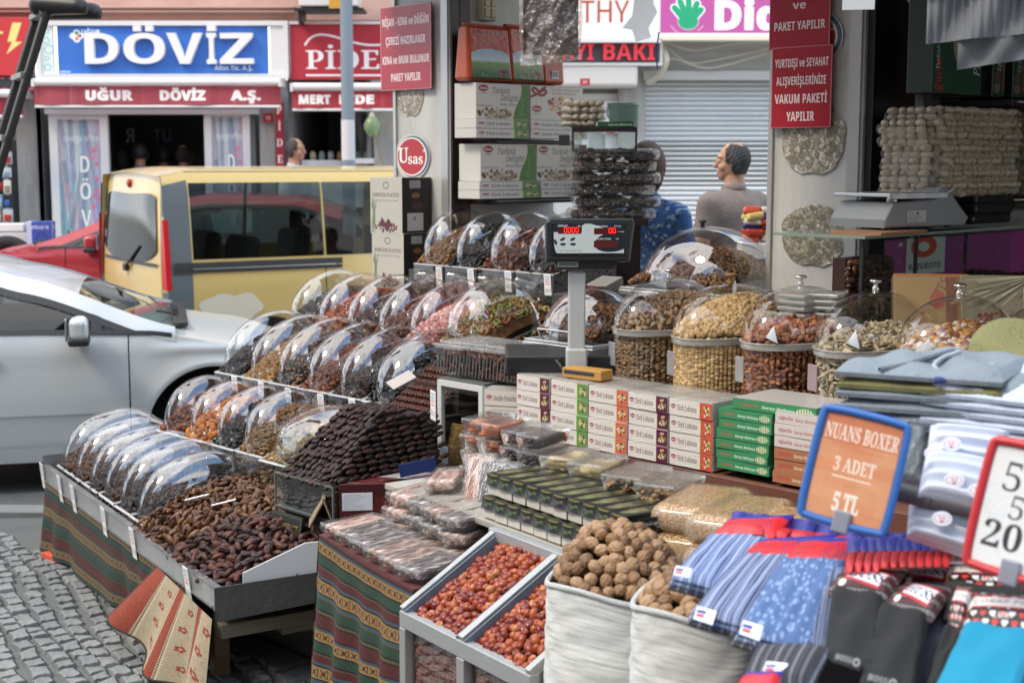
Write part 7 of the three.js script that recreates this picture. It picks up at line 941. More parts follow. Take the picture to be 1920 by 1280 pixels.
{ // cloth hung round the lowest table
  const o = [TABLE.x, 0, TABLE.z], H = 0.36;
  const t = thing('striped_cloth', 'green, red and tan striped kilim cloth hanging round the low tray table', 'cloth', o, TAr);
  part('front_drop', sheet((s, q) => { const x = -AL / 2 + 0.05 + s * (AL - 0.28), sag = 0.05 * Math.sin(s * 3.1); return [x, 0.42 - 0.02 * s - q * (H - 0.06 * s + sag * 0.4), 0.0 + 0.012 * Math.sin(s * 46 + 3 * Math.sin(s * 9)) * q + 0.014 * Math.sin(s * 17 + 1) * q + 0.03 * q - 0.06 * q * s]; }, 160, 16), cloth(kil1, 3.2, 0.62), t);
  part('end_drop', sheet((s, q) => [-AL / 2 + 0.05 + 0.012 * Math.sin(s * 30) * q, 0.40 - q * H, 0.0 - s * 0.55 + 0.02 * q], 60, 12), cloth(kil1, 1, 0.6), t);
  const L = local(o, TAr); const tb = PH(142, 1036, 0.05); solo('floor_block', ext([[-0.07, 0], [0.07, 0], [0.07, 0.03], [0.05, 0.035], [0.03, 0.03], [-0.03, 0.03], [-0.05, 0.035], [-0.07, 0.03]], 0.14, 0.004), M([0.62, 0.1, 0.05], 0.5), 'bright orange plastic foot under the far corner of the low table', 'plastic base', [tb.x, 0.035, tb.z], TAr + 0.3);
  // flowered carpet strip
  const carpet = tex(256, 320, (x, w, h) => { fill(x, '#a1967e', 0, 0, w, h); const st = (a, b, c) => fill(x, c, a, 0, b, h); st(0, 44, '#853c2a'); st(112, 22, '#853c2a'); st(196, 16, '#853c2a'); for (const a of [46, 106, 136, 192, 214]) { for (let y = 0; y < h; y += 9) { fill(x, '#5c3a2c', a, y, 2, 6); fill(x, '#d6cbb0', a + 3, y + 3, 2, 5); } } for (let i = 0; i < 9; i++) for (const a of [78, 165, 235]) { const cx2 = a + 8 * Math.sin(i * 2), cy2 = 20 + i * 36; x.fillStyle = i % 2 ? '#8d3a2c' : '#a8937a'; for (let k = 0; k < 5; k++) { x.beginPath(); x.arc(cx2 + 8 * Math.cos(k * 1.256), cy2 + 8 * Math.sin(k * 1.256), 4.6, 0, 7); x.fill(); } x.strokeStyle = '#8b7f62'; x.lineWidth = 2; x.beginPath(); x.arc(cx2 + 10, cy2 + 18, 9, 0, 4.6); x.stroke(); } for (let i = 0; i < 3000; i++) { x.globalAlpha = 0.12; fill(x, i % 2 ? '#fff' : '#000', w * hash2(i, 7), h * hash2(i, 8), 2, 2); } x.globalAlpha = 1; for (let y = 0; y < h; y += 8) fill(x, '#1f1a18', 0, y, 4, 5); });
  const c = thing('carpet', 'cream and rust flowered carpet strip hanging at the near corner of the tray table', 'carpet', o, TAr), cm = M(0xffffff, 0.95, { map: carpet, bumpMap: noiseAt(WEAVE, 7), bumpScale: 0.001, side: THREE.DoubleSide });
  part('carpet_pile', sheet((s, q) => { const x = AL / 2 - 0.58 + s * 0.6, top = 0.4 - 0.04 * s, len = 0.2 + 0.2 * s + 0.03 * Math.sin(s * 7), fl = 0.09 * (1 - s); return [x - q * 0.13 * (1 - s) + 0.012 * q, top - q * len * (1 - 0.1 * Math.sin(s * 9)), 0.02 + 0.035 * Math.sin(s * 15 + 0.6) * q + q * (0.05 + fl)]; }, 70, 30), cm, c);
  part('carpet_edge', tube(Array.from({ length: 14 }, (_, i) => { const s = i / 13, x = AL / 2 - 0.58 + s * 0.6, len = 0.2 + 0.2 * s + 0.03 * Math.sin(s * 7); return [x - 0.13 * (1 - s) + 0.012, 0.4 - 0.04 * s - len * (1 - 0.1 * Math.sin(s * 9)), 0.02 + 0.035 * Math.sin(s * 15 + 0.6) + 0.05 + 0.09 * (1 - s)]; }), 0.005, 60, 5), M([0.04, 0.03, 0.026], 0.9), c);
}
// --- kilim table with nougat trays ---
const KT = rad(-60), K0 = P(598, 1000, 4.3), KL = local([K0.x, 0, K0.z], KT), KH = K0.y;   // local x to the near right, z = front; corner at far left front
{
  const t = thing('striped_cloth', 'red, green and gold kilim cloth covering the table of nougat packs', 'cloth', [K0.x, 0, K0.z], KT);
  part('front_drop', sheet((s, q) => { const x = s * 0.66; return [x, KH - 0.004 - 0.05 * Math.sin(s * 3) * 0.2 - q * (KH - 0.3), 0.03 * q + 0.02 * Math.sin(s * 26) * q + 0.012 * Math.sin(s * 9) * q]; }, 90, 26), cloth(kil2, 1.15, 0.92), t);
  part('end_drop', sheet((s, q) => [-0.005 - 0.02 * q + 0.012 * Math.sin(s * 22) * q, KH - 0.004 - q * (KH - 0.3), -s * 0.5 + 0.03 * q * (1 - s)], 50, 20), cloth(kil2, 0.8, 0.92), t);
  part('table_top', [bx(0.66, 0.02, 0.5, 0.33, KH - 0.012, -0.25), bx(0.6, 0.5, 0.42, 0.33, KH - 0.28, -0.25)], M([0.1, 0.03, 0.03], 0.8), t);
  const fr = []; for (let i = 0; i < 60; i++) fr.push(bar([0.011 * i, 0.305, 0.03 + 0.02 * Math.sin(i * 0.29)], [0.011 * i + rr(-0.005, 0.005), 0.27, 0.035 + 0.02 * Math.sin(i * 0.29)], 0.0015, 4)); part('fringe', fr, M([0.06, 0.03, 0.03], 0.9), t).userData.kind = 'stuff';
  // a nougat pack: clear tray, marbled bar, film
  const marb = (a, b, c) => tex(256, 128, (x, w, h) => { fill(x, a, 0, 0, w, h); for (let i = 0; i < 90; i++) { x.fillStyle = [b, c, '#efe3d8', '#2c2326'][i % 4]; x.globalAlpha = 0.75; x.save(); x.translate(w * hash2(i, 1), h * hash2(i, 2)); x.rotate(-0.9 + 0.5 * hash2(i, 5)); x.beginPath(); x.ellipse(0, 0, 12 + 18 * hash2(i, 3), 3 + 5 * hash2(i, 4), 0, 0, 7); x.fill(); x.restore(); } x.globalAlpha = 1; });
  const nm = [['pale pink', marb('#c9a293', '#b07460', '#e2c8bb')], ['black and white', marb('#5d5558', '#2a2427', '#8d8484')], ['brown and cream', marb('#8d6a5c', '#4f332c', '#c7a898')]].map(([n, m]) => [n, M(0xffffff, 0.4, { map: m, bumpMap: noiseAt(NOISE, 0.6), bumpScale: 0.01 })]);
  const geoBar = bumpy(new RoundedBoxGeometry(0.088, 0.03, 0.19, 5, 0.012), 0.005, 40, 3), tub = mv(new THREE.CylinderGeometry(0.5, 0.42, 0.03, 4, 1, true).rotateY(Math.PI / 4).scale(0.105 / 0.7071, 1, 0.215 / 0.7071), 0, 0.015, 0), filmG = mv(bumpy(new RoundedBoxGeometry(0.1, 0.014, 0.21, 8, 0.006), 0.006, 60, 9), 0, 0.036, 0);
  const mk = (label, kind, grp) => { const q = thing('nougat_pack', label, 'food pack', [0, 0, 0], KT, grp); part('nougat', mv(geoBar.clone(), 0, 0.022, 0), nm[kind][1], q); part('tray', tub, M([0.9, 0.92, 0.92], 0.08, { transmission: 0.92, thickness: 0, ior: 1.6 }), q); part('film', filmG, FILM, q); return q; };
  const protos = [0, 1, 2].map((k) => null);
  const put = (label, kind, p, ry, rx = 0, rz = 0) => { let q = protos[kind]; if (!q) q = protos[kind] = mk(label, kind); else { q = copy(q, null, undefined, label); } q.position.copy(p); q.rotation.set(rx, KT + ry, rz, 'YXZ'); return q; };
  const cols = [0, 1, 1, 2, 2, 1];
  for (let i = 0; i < 6; i++) put(`${nm[cols[i]][0]} nougat pack, ${ord[i]} from the left along the front of the kilim table`, cols[i], KL(0.06 + i * 0.104, KH + 0.004, -0.1), 0.35 + rr(-0.06, 0.06), 0.0);
  for (let lev = 0; lev < 3; lev++) for (let i = 0; i < 4; i++) { const k = [0, 1, 2, 2, 0, 1, 1, 2, 0, 1, 2, 1][lev * 4 + i]; put(`${nm[k][0]} nougat pack, ${ord[i]} in the ${['lower', 'middle', 'upper'][lev]} layer of the back pile`, k, KL(0.13 + i * 0.112, KH + 0.005 + lev * 0.046, -0.27 - 0.012 * lev + rr(-0.01, 0.01)), 0.35 + rr(-0.12, 0.12), 0.02, rr(-0.03, 0.03)); }
  put('single pale pink nougat pack on top of the back pile', 0, KL(0.16, KH + 0.14, -0.36), 0.9, 0, 0.05);
  [[0.29, 0], [0.37, 1], [0.44, 1], [0.53, 1]].forEach(([x, k], i) => { const q = put(`${nm[k][0]} nougat pack standing upright, ${ord[i]} of four against the chocolates`, k, KL(x, KH + 0.12 + (i === 3 ? -0.05 : 0.03), -0.42), 0.55, 1.2, 0.0); q.rotation.set(-1.15, KT + 0.75, 0.15, 'YXZ'); q.rotation.x = 1.1; });
  solo('red_cloth', bx(0.5, 0.02, 0.3, 0, 0, 0), M([0.2, 0.02, 0.02], 0.8), 'dark red cloth showing behind the nougat packs', 'cloth', KL(0.05, KH + 0.02, -0.52), KT);
}
// --- jujube stand ---
const JT = rad(-55), J0 = P(757, 1142, 3.7), JL = local([J0.x, 0, J0.z], JT), JH = J0.y;
{
  const W = 0.6, D = 0.29, rise = 0.16, th = Math.atan2(rise, D), t = thing('bin_stand', 'grey metal stand with two sloping bins of red jujubes', 'stand', [J0.x, 0, J0.z], JT), am = ALU;
  const H0 = JH;
  part('front_frame', [rb(W, 0.045, 0.03, W / 2, H0 - 0.022, 0, 0.003), rb(0.03, H0, 0.03, 0.015, H0 / 2 - 0.045, 0.001, 0.003), rb(0.035, H0, 0.03, W / 2 - 0.0, H0 / 2 - 0.045, 0.001, 0.003), rb(0.03, H0, 0.03, W - 0.015, H0 / 2 - 0.045, 0.001, 0.003)], am, t);
  part('side_rail', [[0.012, 0.02], [W / 2, 0.024], [W - 0.012, 0.02]].map(([x, w]) => rb(w, 0.03, Math.hypot(D, rise) + 0.02, x, H0 + rise / 2 + 0.004, -D / 2, 0.003, 1, th)), am, t);
  part('back_rail', rb(W + 0.02, 0.035, 0.03, W / 2, H0 + rise + 0.004, -D - 0.006, 0.003), am, t);
  part('side_plate', [ext([[0, -0.5], [D, -0.5], [D, rise], [0, -0.01]], 0.004).rotateY(Math.PI / 2).translate(W - 0.012, H0, 0)], am, t);
  part('bin_floor', bx(W - 0.03, 0.006, Math.hypot(D, rise), W / 2, H0 + rise / 2 - 0.045, -D / 2, th), M([0.12, 0.16, 0.19], 0.5), t);
  part('bin_wall', [rb(0.004, 0.06, Math.hypot(D, rise), 0.03, H0 + rise / 2 - 0.02, -D / 2, 0.001, 1, th), rb(0.004, 0.06, Math.hypot(D, rise), W / 2 + 0.02, H0 + rise / 2 - 0.02, -D / 2, 0.001, 1, th), rb(0.004, 0.06, Math.hypot(D, rise), W / 2 - 0.02, H0 + rise / 2 - 0.02, -D / 2, 0.001, 1, th)], M([0.14, 0.19, 0.23], 0.5), t);
  for (const x of [W / 4 + 0.006, W * 0.75 + 0.004]) part('pane', bx(W / 2 - 0.05, 0.5, 0.004, x, H0 - 0.3, -0.006), GLASS, t);
  const behind = []; for (let x = 0.04; x < W - 0.03; x += 0.014) for (let y = H0 - 0.06; y > H0 - 0.42; y -= 0.0125) if (Math.abs(x - W / 2) > 0.025) behind.push([x, y, -0.018 - rr(0, 0.006), 0.009]);
  heap('berry_heap', 'small dark red berries pressed behind the front panes of the metal stand', 'dried fruit', [J0.x, 0, J0.z], JT, 'pea', behind, [[0.2, 0.055, 0.045], [0.15, 0.04, 0.035], [0.26, 0.08, 0.06]], MATTE, bx(W - 0.05, 0.5, 0.2, W / 2, H0 - 0.32, -0.13));
  // jujubes
  const jg = [0, 1, 2].map((i) => { const g = bumpy(new THREE.SphereGeometry(1, 14, 10), 0.07, 1.2, i * 5); const p = g.attributes.position; for (let k = 0; k < p.count; k++) { const y = p.getY(k), r = Math.hypot(p.getX(k), p.getZ(k)), dent = y > 0.7 ? (y - 0.7) * (1 - r) * 1.6 : 0; p.setY(k, (y - dent) * 1.22); } return smoothNormals(g); });
  const jm = [[0.26, 0.045, 0.014], [0.2, 0.028, 0.012], [0.33, 0.075, 0.02], [0.15, 0.02, 0.012], [0.42, 0.16, 0.06]].map((q) => M(q, 0.24, { specularIntensity: 0.9, bumpMap: noiseAt(NOISE, 1), bumpScale: 0.001 }, 'juj' + q));
  const all = []; for (const [xa, xb] of [[0.045, W / 2 - 0.032], [W / 2 + 0.035, W - 0.04]]) for (let q = 0.015; q < 0.98; q += 0.0185 / 0.34) for (let x = xa; x <= xb; x += 0.0205) all.push([x + rr(-0.5, 0.5) * 0.014, q + rr(-0.4, 0.4) * 0.045, xa]);
  const pr = new Map(), spare = []; let n = 0;
  all.sort((a, b) => a[1] - b[1]).forEach(([x, q, xa], i) => {
    const cx = Math.sin(Math.PI * Math.min(1, Math.max(0, (x - xa) / (W / 2 - 0.08)))), y = H0 + rise * q - 0.012 + 0.02 * Math.pow(Math.max(0, cx), 0.6) * Math.sin(Math.PI * Math.min(0.98, 0.12 + 0.76 * q)) + rr(-0.004, 0.006), z = -D * q - 0.012;
    if (n >= 300) { spare.push([x, y, z, 0.0125]); return; }
    const key = i % 3 + '_' + (i * 7 % 23 === 0 ? 4 : Math.floor(rnd() * 4)); let o = pr.get(key); const p = JL(x, y, z); const pale = key.endsWith('4');
    if (!o) { o = solo('jujube', jg[i % 3], jm[+key.split('_')[1]], pale ? 'pale unripe jujube among the red ones in the sloping bins' : 'glossy red jujube in the sloping metal bins', 'jujube', p, 0, pale ? 'pale jujubes among the red ones' : 'red jujubes in the sloping bins'); pr.set(key, o); } else o = copy(o, p);
    const s = rr(0.0105, 0.0138); o.scale.set(s, s * rr(0.95, 1.2), s); o.rotation.set(rr(-1.5, 1.5), rr(0, 6.28), rr(-1.5, 1.5)); n++;
  });
  heap('jujube_heap', 'red jujubes at the upper back of the sloping bins', 'jujubes', [J0.x, 0, J0.z], JT, 'pea', spare, [[0.26, 0.045, 0.014], [0.2, 0.028, 0.012], [0.33, 0.075, 0.02]], GLOSSY);
}
// --- black chocolate boxes in two tiers behind the stand ---
const CB = P(905, 968, 3.97), CL = local([CB.x, 0, CB.z], JT), CH = CB.y;
{
  const lid2 = tex(96, 256, (x, w, h) => { fill(x, '#15170f', 0, 0, w, h); for (let i = 0; i < 30; i++) { x.globalAlpha = 0.5; x.fillStyle = ['#5d5c34', '#7a7648', '#3b3a24', '#2a2018', '#8d8a5c'][i % 5]; x.beginPath(); x.ellipse(30 + 40 * hash2(i, 1), 40 + 170 * hash2(i, 2), 10 + 16 * hash2(i, 3), 12 + 26 * hash2(i, 4), 0.5, 0, 7); x.fill(); } x.globalAlpha = 1; });
  const end = (c) => tex(64, 64, (x, w, h) => { fill(x, c, 0, 0, w, h); x.strokeStyle = '#6d7a50'; x.lineWidth = 2.5; x.beginPath(); x.moveTo(14, 40); x.bezierCurveTo(24, 14, 34, 50, 50, 22); x.stroke(); x.beginPath(); x.arc(26, 22, 5, 0, 7); x.arc(44, 34, 4, 0, 7); x.stroke(); x.fillStyle = '#857b3c'; x.beginPath(); x.moveTo(8, 58); x.quadraticCurveTo(32, 48, 56, 58); x.lineTo(56, 62); x.lineTo(8, 62); x.fill(); });
  const lm = printed(lid2, 0.3), em = [printed(end('#20261f'), 0.35), printed(end('#2a1f28'), 0.35)], wb2 = M([0.55, 0.53, 0.47], 0.6), bk = M([0.014, 0.015, 0.012], 0.35);
  const mk = (label, k, grp) => { const t = thing('chocolate_box', label, 'box', [0, 0, 0], JT, grp); part('white_box', rb(0.058, 0.05, 0.2, 0, 0.025, 0, 0.002), wb2, t); part('lid', rb(0.06, 0.02, 0.202, 0, 0.052, 0, 0.002), [bk, bk, lm, bk, bk, bk], t); const f = part('flap', sheet((s, q) => [(s - 0.5) * 0.06, 0.062 - q * 0.034, 0.1025 + 0.006 * q * q + 0.002 * Math.sin(s * 5)], 6, 4), M(0xffffff, 0.35, { map: em[k].map, side: THREE.DoubleSide }), t); return t; };
  const proto = [null, null];
  for (let tier = 0; tier < 2; tier++) for (let i = 0; i < 10; i++) { const k = (i * 3 + tier) % 7 === 2 ? 1 : 0, lab = `${k ? 'purple-black' : 'black'} chocolate box, ${['first', 'second', 'third', 'fourth', 'fifth', 'sixth', 'seventh', 'eighth', 'ninth', 'tenth'][i]} from the left in the ${tier ? 'upper' : 'lower'} tier`; const p = CL(0.03 + i * 0.0625, CH + tier * 0.065, -0.1 - tier * 0.018 + rr(-0.003, 0.003)); const o = proto[k] ? copy(proto[k], p, undefined, lab) : (proto[k] = mk(lab, k)); o.position.copy(p); o.rotation.y = JT + rr(-0.015, 0.015); }
  // card with an e-mail line along the near end
  const e = board('box_side', 0.2, 0.045, 0.003, printed(tex(256, 64, (x, w, h) => { fill(x, '#12140f', 0, 0, w, h); write(x, 'Email: ammoozaafatch@yahoo.com', 130, 22, 17, '#c9cfc4', { w: 210 }); for (let i = 0; i < 12; i++) fill(x, '#5d5c34', 20 + i * 18, 46, 10, 5); }), 0.35), BLACK, scene, CL(0.652, CH + 0.1, -0.13), JT + rad(88)); e.name = numbered('box_side_card'); tag(e, 'black carton side with a white e-mail line behind the walnuts', 'card');
  const led = thing('goods_ledge', 'pale ledge carrying chocolates, packs and sesame bags', 'ledge', [CB.x, 0, CB.z], JT); part('ledge_board', [rb(1.75, 0.02, 0.5, 0.33, CH - 0.014, -0.24, 0.004)], M([0.4, 0.38, 0.33], 0.6, { map: noiseAt(WORN, 2) }, 'ledge'), led); part('ledge_base', bx(1.6, CH - 0.06, 0.4, 0.33, (CH - 0.06) / 2, -0.24), M([0.1, 0.06, 0.05], 0.7), led);
}
// --- packs behind the chocolates ---
{
  const tubM = M([0.9, 0.92, 0.92], 0.06, { transmission: 0.93, thickness: 0, ior: 1.6 });
  const pack = (name, label, w, h, d, cols, mat, p, ry, kind, n, s) => { const t = thing(name, label, 'food pack', p, JT + ry); const gs = piece(kind), list = cols.map(() => []); for (let i = 0; i < n; i++) { const g = gs[i % 3].clone().scale(s, s, s).rotateX(rr(-0.6, 0.6)).rotateY(rr(0, 6)).translate(rr(-1, 1) * (w / 2 - s), rr(0.2, 0.85) * h, (i % 3 ? rr(0.7, 1) : rr(-1, 1)) * (d / 2 - s)); list[i % cols.length].push(g); }
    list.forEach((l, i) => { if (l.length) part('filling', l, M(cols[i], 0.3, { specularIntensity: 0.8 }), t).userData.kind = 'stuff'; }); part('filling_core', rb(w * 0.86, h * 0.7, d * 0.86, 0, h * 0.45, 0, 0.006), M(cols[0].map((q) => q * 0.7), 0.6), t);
    part('tray', mv(new THREE.CylinderGeometry(0.5, 0.43, h, 4, 1, true).rotateY(Math.PI / 4).scale(w / 0.7071, 1, d / 0.7071), 0, h / 2, 0), tubM, t); part('film', mv(bumpy(new RoundedBoxGeometry(w, 0.01, d, 6, 0.004), 0.005, 40, w * 30), 0, h + 0.004, 0), FILM, t); return t; };
  const lay = ['bottom', 'second', 'third', 'top'];
  for (let k = 0; k < 4; k++) for (let c = 0; c < 2; c++) pack('apricot_pack', `orange apricot paste pack, ${lay[k]} of the ${c ? 'right' : 'left'} orange pile`, 0.085, 0.04, 0.2, [[0.38, 0.1, 0.035], [0.45, 0.15, 0.06]], 0, CL(-0.42 + c * 0.088, CH + 0.003 + k * 0.05, -0.3 + rr(-0.008, 0.008)), 0.45 + rr(-0.05, 0.05), 'apricot', 16, 0.022);
  for (let k = 0; k < 4; k++) for (let c = 0; c < 2; c++) pack('plum_pack', `black plum paste pack, ${lay[k]} of the ${c ? 'right' : 'left'} black pile`, 0.08, 0.038, 0.2, [[0.03, 0.016, 0.02], [0.07, 0.04, 0.045]], 0, CL(-0.2 + c * 0.082, CH + 0.003 + k * 0.05, -0.3 + rr(-0.008, 0.008)), 0.45 + rr(-0.05, 0.05), 'apricot', 16, 0.02);
  for (let k = 0; k < 3; k++) for (let c = 0; c < 2; c++) pack('fig_pack', `cream coloured fig pack, ${['bottom', 'middle', 'top'][k]} of the ${c ? 'right' : 'left'} cream pile`, 0.11, 0.044, 0.18, [[0.4, 0.3, 0.14], [0.5, 0.4, 0.2]], 0, CL(0.05 + c * 0.118, CH + 0.003 + k * 0.054, -0.28 + rr(-0.008, 0.008)), 0.4 + rr(-0.05, 0.05), 'apricot', 14, 0.03);
  for (let k = 0; k < 3; k++) for (let c = 0; c < 2; c++) pack('brittle_pack', `clear pack of nut and seed brittle, ${['bottom', 'middle', 'top'][k]} of the ${c ? 'right' : 'left'} brittle pile`, 0.12, 0.046, 0.2, [[0.12, 0.09, 0.05], [0.3, 0.22, 0.12], [0.06, 0.045, 0.03], [0.34, 0.16, 0.06]], 0, CL(0.36 + c * 0.13, CH + 0.003 + k * 0.055, -0.27 + rr(-0.008, 0.008)), 0.4 + rr(-0.04, 0.04), 'kernel', 70, 0.011);
  // sesame bars in soft bags
  const ses = tex(256, 256, (x, w, h) => { fill(x, '#b98a4e', 0, 0, w, h); for (let i = 0; i < 1800; i++) { x.fillStyle = ['#e0c089', '#8d5a2a', '#efdcb4', '#b07a38'][i % 4]; x.beginPath(); x.ellipse(w * hash2(i, 1), h * hash2(i, 2), 4, 2.6, hash2(i, 3) * 3, 0, 7); x.fill(); } }), sm = M(0xffffff, 0.35, { map: noiseAt(ses, 1.4), bumpMap: noiseAt(ses, 1.4), bumpScale: 0.006, clearcoat: 0.6 });
  [[0.64, 0, 'lower left'], [0.8, 0, 'lower right'], [0.64, 1, 'upper left'], [0.78, 1, 'upper middle'], [0.94, 1, 'upper right'], [0.98, 0, 'farthest right, lower']].forEach(([x, k, l]) => { const t = thing('sesame_bag', `golden sesame brittle in a clear bag, ${l} of the sesame pile`, 'food bag', CL(x, CH + 0.004 + k * 0.072, -0.24 - 0.02 * k), JT + 0.5 + rr(-0.1, 0.1)); part('sesame_slab', mv(bumpy(new RoundedBoxGeometry(0.2, 0.074, 0.3, 8, 0.036), 0.006, 12, x * 10), 0, 0.037, 0), sm, t); part('bag_film', mv(bumpy(new RoundedBoxGeometry(0.205, 0.079, 0.31, 8, 0.038), 0.007, 14, x * 10 + 2), 0, 0.038, 0), FILM, t); part('bag_seal', sheet((s, q) => [(s - 0.5) * 0.2, 0.03 + 0.006 * Math.sin(s * 20), 0.15 + q * 0.03], 20, 3), FILM, t); });
}
// --- walnuts in two white sacks ---
{
  const wg = [0, 1, 2, 3].map((i) => { const g = mergeVertices(new THREE.IcosahedronGeometry(1, 11).deleteAttribute('uv').deleteAttribute('normal')), p = g.attributes.position; for (let k = 0; k < p.count; k++) { const x = p.getX(k), y = p.getY(k), z = p.getZ(k); const rid = fbm(x * 3 + i * 9 + 20, y * 2 + z * 1.5 + 20, 3), wr = 1 + 0.26 * (rid - 0.5) - 0.06 * Math.abs(Math.sin(Math.atan2(z, x) * 4 + y * 3 + i)) * (1 - y * y), seam = 0.06 * Math.exp(-((z / 0.09) ** 2)) - 0.03 * Math.exp(-(((Math.abs(z) - 0.17) / 0.07) ** 2)); const m = wr + seam; p.setXYZ(k, x * m * 0.96, y * m * (y > 0 ? 1.12 : 1.05), z * m * 0.93); } g.computeVertexNormals(); return g; });
  const wm = [[0.25, 0.145, 0.07], [0.31, 0.19, 0.1], [0.18, 0.1, 0.05], [0.35, 0.22, 0.125]].map((q) => M(q, 0.65, { bumpMap: noiseAt(NOISE, 1), bumpScale: 0.001 }, 'wn' + q));
  const CREASE = dataTex(512, tileable((x, y) => { const a = fbm(x * 7 + 30 + 1.5 * vnoise(y * 6 + 9, x * 5 + 3), y * 42 + 30, 4), b = fbm(x * 18 + 60, y * 90 + 60, 3); return 0.7 * Math.abs(2 * a - 1) * 1.6 + 0.2 * b + 0.06 * vnoise(x * 160 + 7, y * 160 + 7); }));
  const sackM = M([0.66, 0.68, 0.67], 0.85, { bumpMap: CREASE, bumpScale: 0.003, map: noiseAt(WORN, 1.5), side: THREE.DoubleSide }, 'sack'), protos = {};
  const sack = (label, px, py, d, r, hTop, nl, mound, where) => {
    const c = P(px, py, d), t = thing('sack', label, 'sack', [c.x, 0, c.z], 0.3), H = c.y;
    const f = (s, q) => { const a = s * 6.2832, y = H * 1.0 - q * (H - 0.3), bulge = 1 + 0.04 * Math.sin(q * 2.6) + 0.07 * (fbm(Math.cos(a) * 1.6 + 20 + q * 1.5, q * 13 + 20 + Math.sin(a) * 1.6, 4) - 0.5) + 0.022 * Math.abs(Math.sin(q * 24 + 2.2 * Math.sin(a * 2) + 3 * vnoise(a * 2 + 9, q * 8))) + 0.015 * Math.sin(a * 5 + q * 4); const rim = 0.012 * Math.sin(a * 3) * (1 - q); return [Math.cos(a) * r * bulge, y + rim, Math.sin(a) * r * bulge]; };
    part('sack_cloth', sheet(f, 72, 70), sackM, t); part('rolled_rim', tube(Array.from({ length: 30 }, (_, i) => { const p = f(i / 30, 0.002); return [p[0], p[1] + 0.002, p[2]]; }), 0.007, 90, 8, true), sackM, t);
    part('sack_fill', [cy(r * 0.94, r * 0.94, 0.3, 24, 0, H - 0.2, 0), mv(new THREE.SphereGeometry(r * 0.95, 24, 10, 0, 6.3, 0, 1.57).scale(1, mound / r * 0.75, 1), 0, H - 0.055, 0)], M([0.06, 0.035, 0.018], 0.9), t);
    const spots = []; for (let k = 0; k < 9000 && spots.length < nl; k++) { const a = rnd() * 6.28, q = Math.sqrt(rnd()) * (r - 0.026), x = Math.cos(a) * q, z = Math.sin(a) * q; let y = H - 0.014 + mound * Math.pow(Math.max(0, 1 - (q / (r - 0.02)) ** 2), 0.75) * (1 - 0.15 * z / r); if (spots.every((s) => (s[0] - x) ** 2 + (s[2] - z) ** 2 + (s[1] - y) ** 2 > 0.0245 ** 2)) spots.push([x, y + rr(-0.005, 0.006), z]); }
    const L = local([c.x, 0, c.z], 0.3);
    spots.forEach(([x, y, z], i) => { const k = i % 4, m = (i * 5 + (i >> 2)) % 4, key = where + k + m; let o = protos[key]; const p = L(x, y, z); if (!o) o = protos[key] = solo('walnut', wg[k], wm[m], `whole brown walnut heaped in the ${where} white sack`, 'walnut', p, 0, `walnuts in the ${where} white sack`); else o = copy(o, p); const s = rr(0.0155, 0.0195); o.scale.set(s, s, s); o.rotation.set(rr(0, 6), rr(0, 6), rr(0, 6)); });
  };
  sack('larger white woven sack brimming with walnuts', 1160, 1085, 3.2, 0.166, 0, 280, 0.135, 'larger');
  sack('smaller white woven sack of walnuts half under the boxer packs', 1322, 1128, 2.86, 0.15, 0, 100, 0.07, 'smaller');
}
// --- the clothes stall in the right foreground ---
function softQuad(c, th, o = {}) { // a padded slab between four corners (top left, top right, bottom right, bottom left); c may be lifted by o.f(s, t)
  const [TL, TR, BR, BL] = c, n = TR.clone().sub(TL).cross(BL.clone().sub(TL)).normalize().negate(), N = o.n ?? 14, K = o.m ?? 14;
  const at = (s, q, k) => { const p = TL.clone().lerp(TR, s).lerp(BL.clone().lerp(BR, s), q), e = Math.pow(Math.max(0, 4 * s * (1 - s)), 0.25) * Math.pow(Math.max(0, 4 * q * (1 - q)), 0.25); return p.addScaledVector(n, k * th * (0.25 + 0.75 * e) + (k > 0 ? (o.f ? o.f(s, q) : 0) * e : 0)); };
  const a = sheet((s, q) => at(s, 1 - q, 1).toArray(), N, K), b = sheet((s, q) => at(1 - s, 1 - q, 0).toArray(), N, K);
  const rim = [[(i) => [i, 0]], [(i) => [1, i]], [(i) => [1 - i, 1]], [(i) => [0, 1 - i]]].map(([f]) => sheet((s, q) => { const [u, v] = f(s); return at(u, v, q).toArray(); }, N, 2));
  return mg([a, b, ...rim]);
}
const Q = (l) => l.map(([x, y, d]) => P(x, y, d));
const fabric = (t, rep, k = 0.0004) => M(0xffffff, 0.9, { map: noiseAt(t, ...rep), bumpMap: noiseAt(WEAVE, 10), bumpScale: k, side: THREE.DoubleSide, sheen: 0.3 });
const plainCloth = (c) => M(c, 0.92, { bumpMap: noiseAt(NOISE, 2), bumpScale: 0.006, sheen: 0.4, side: THREE.DoubleSide }, 'cloth' + c);
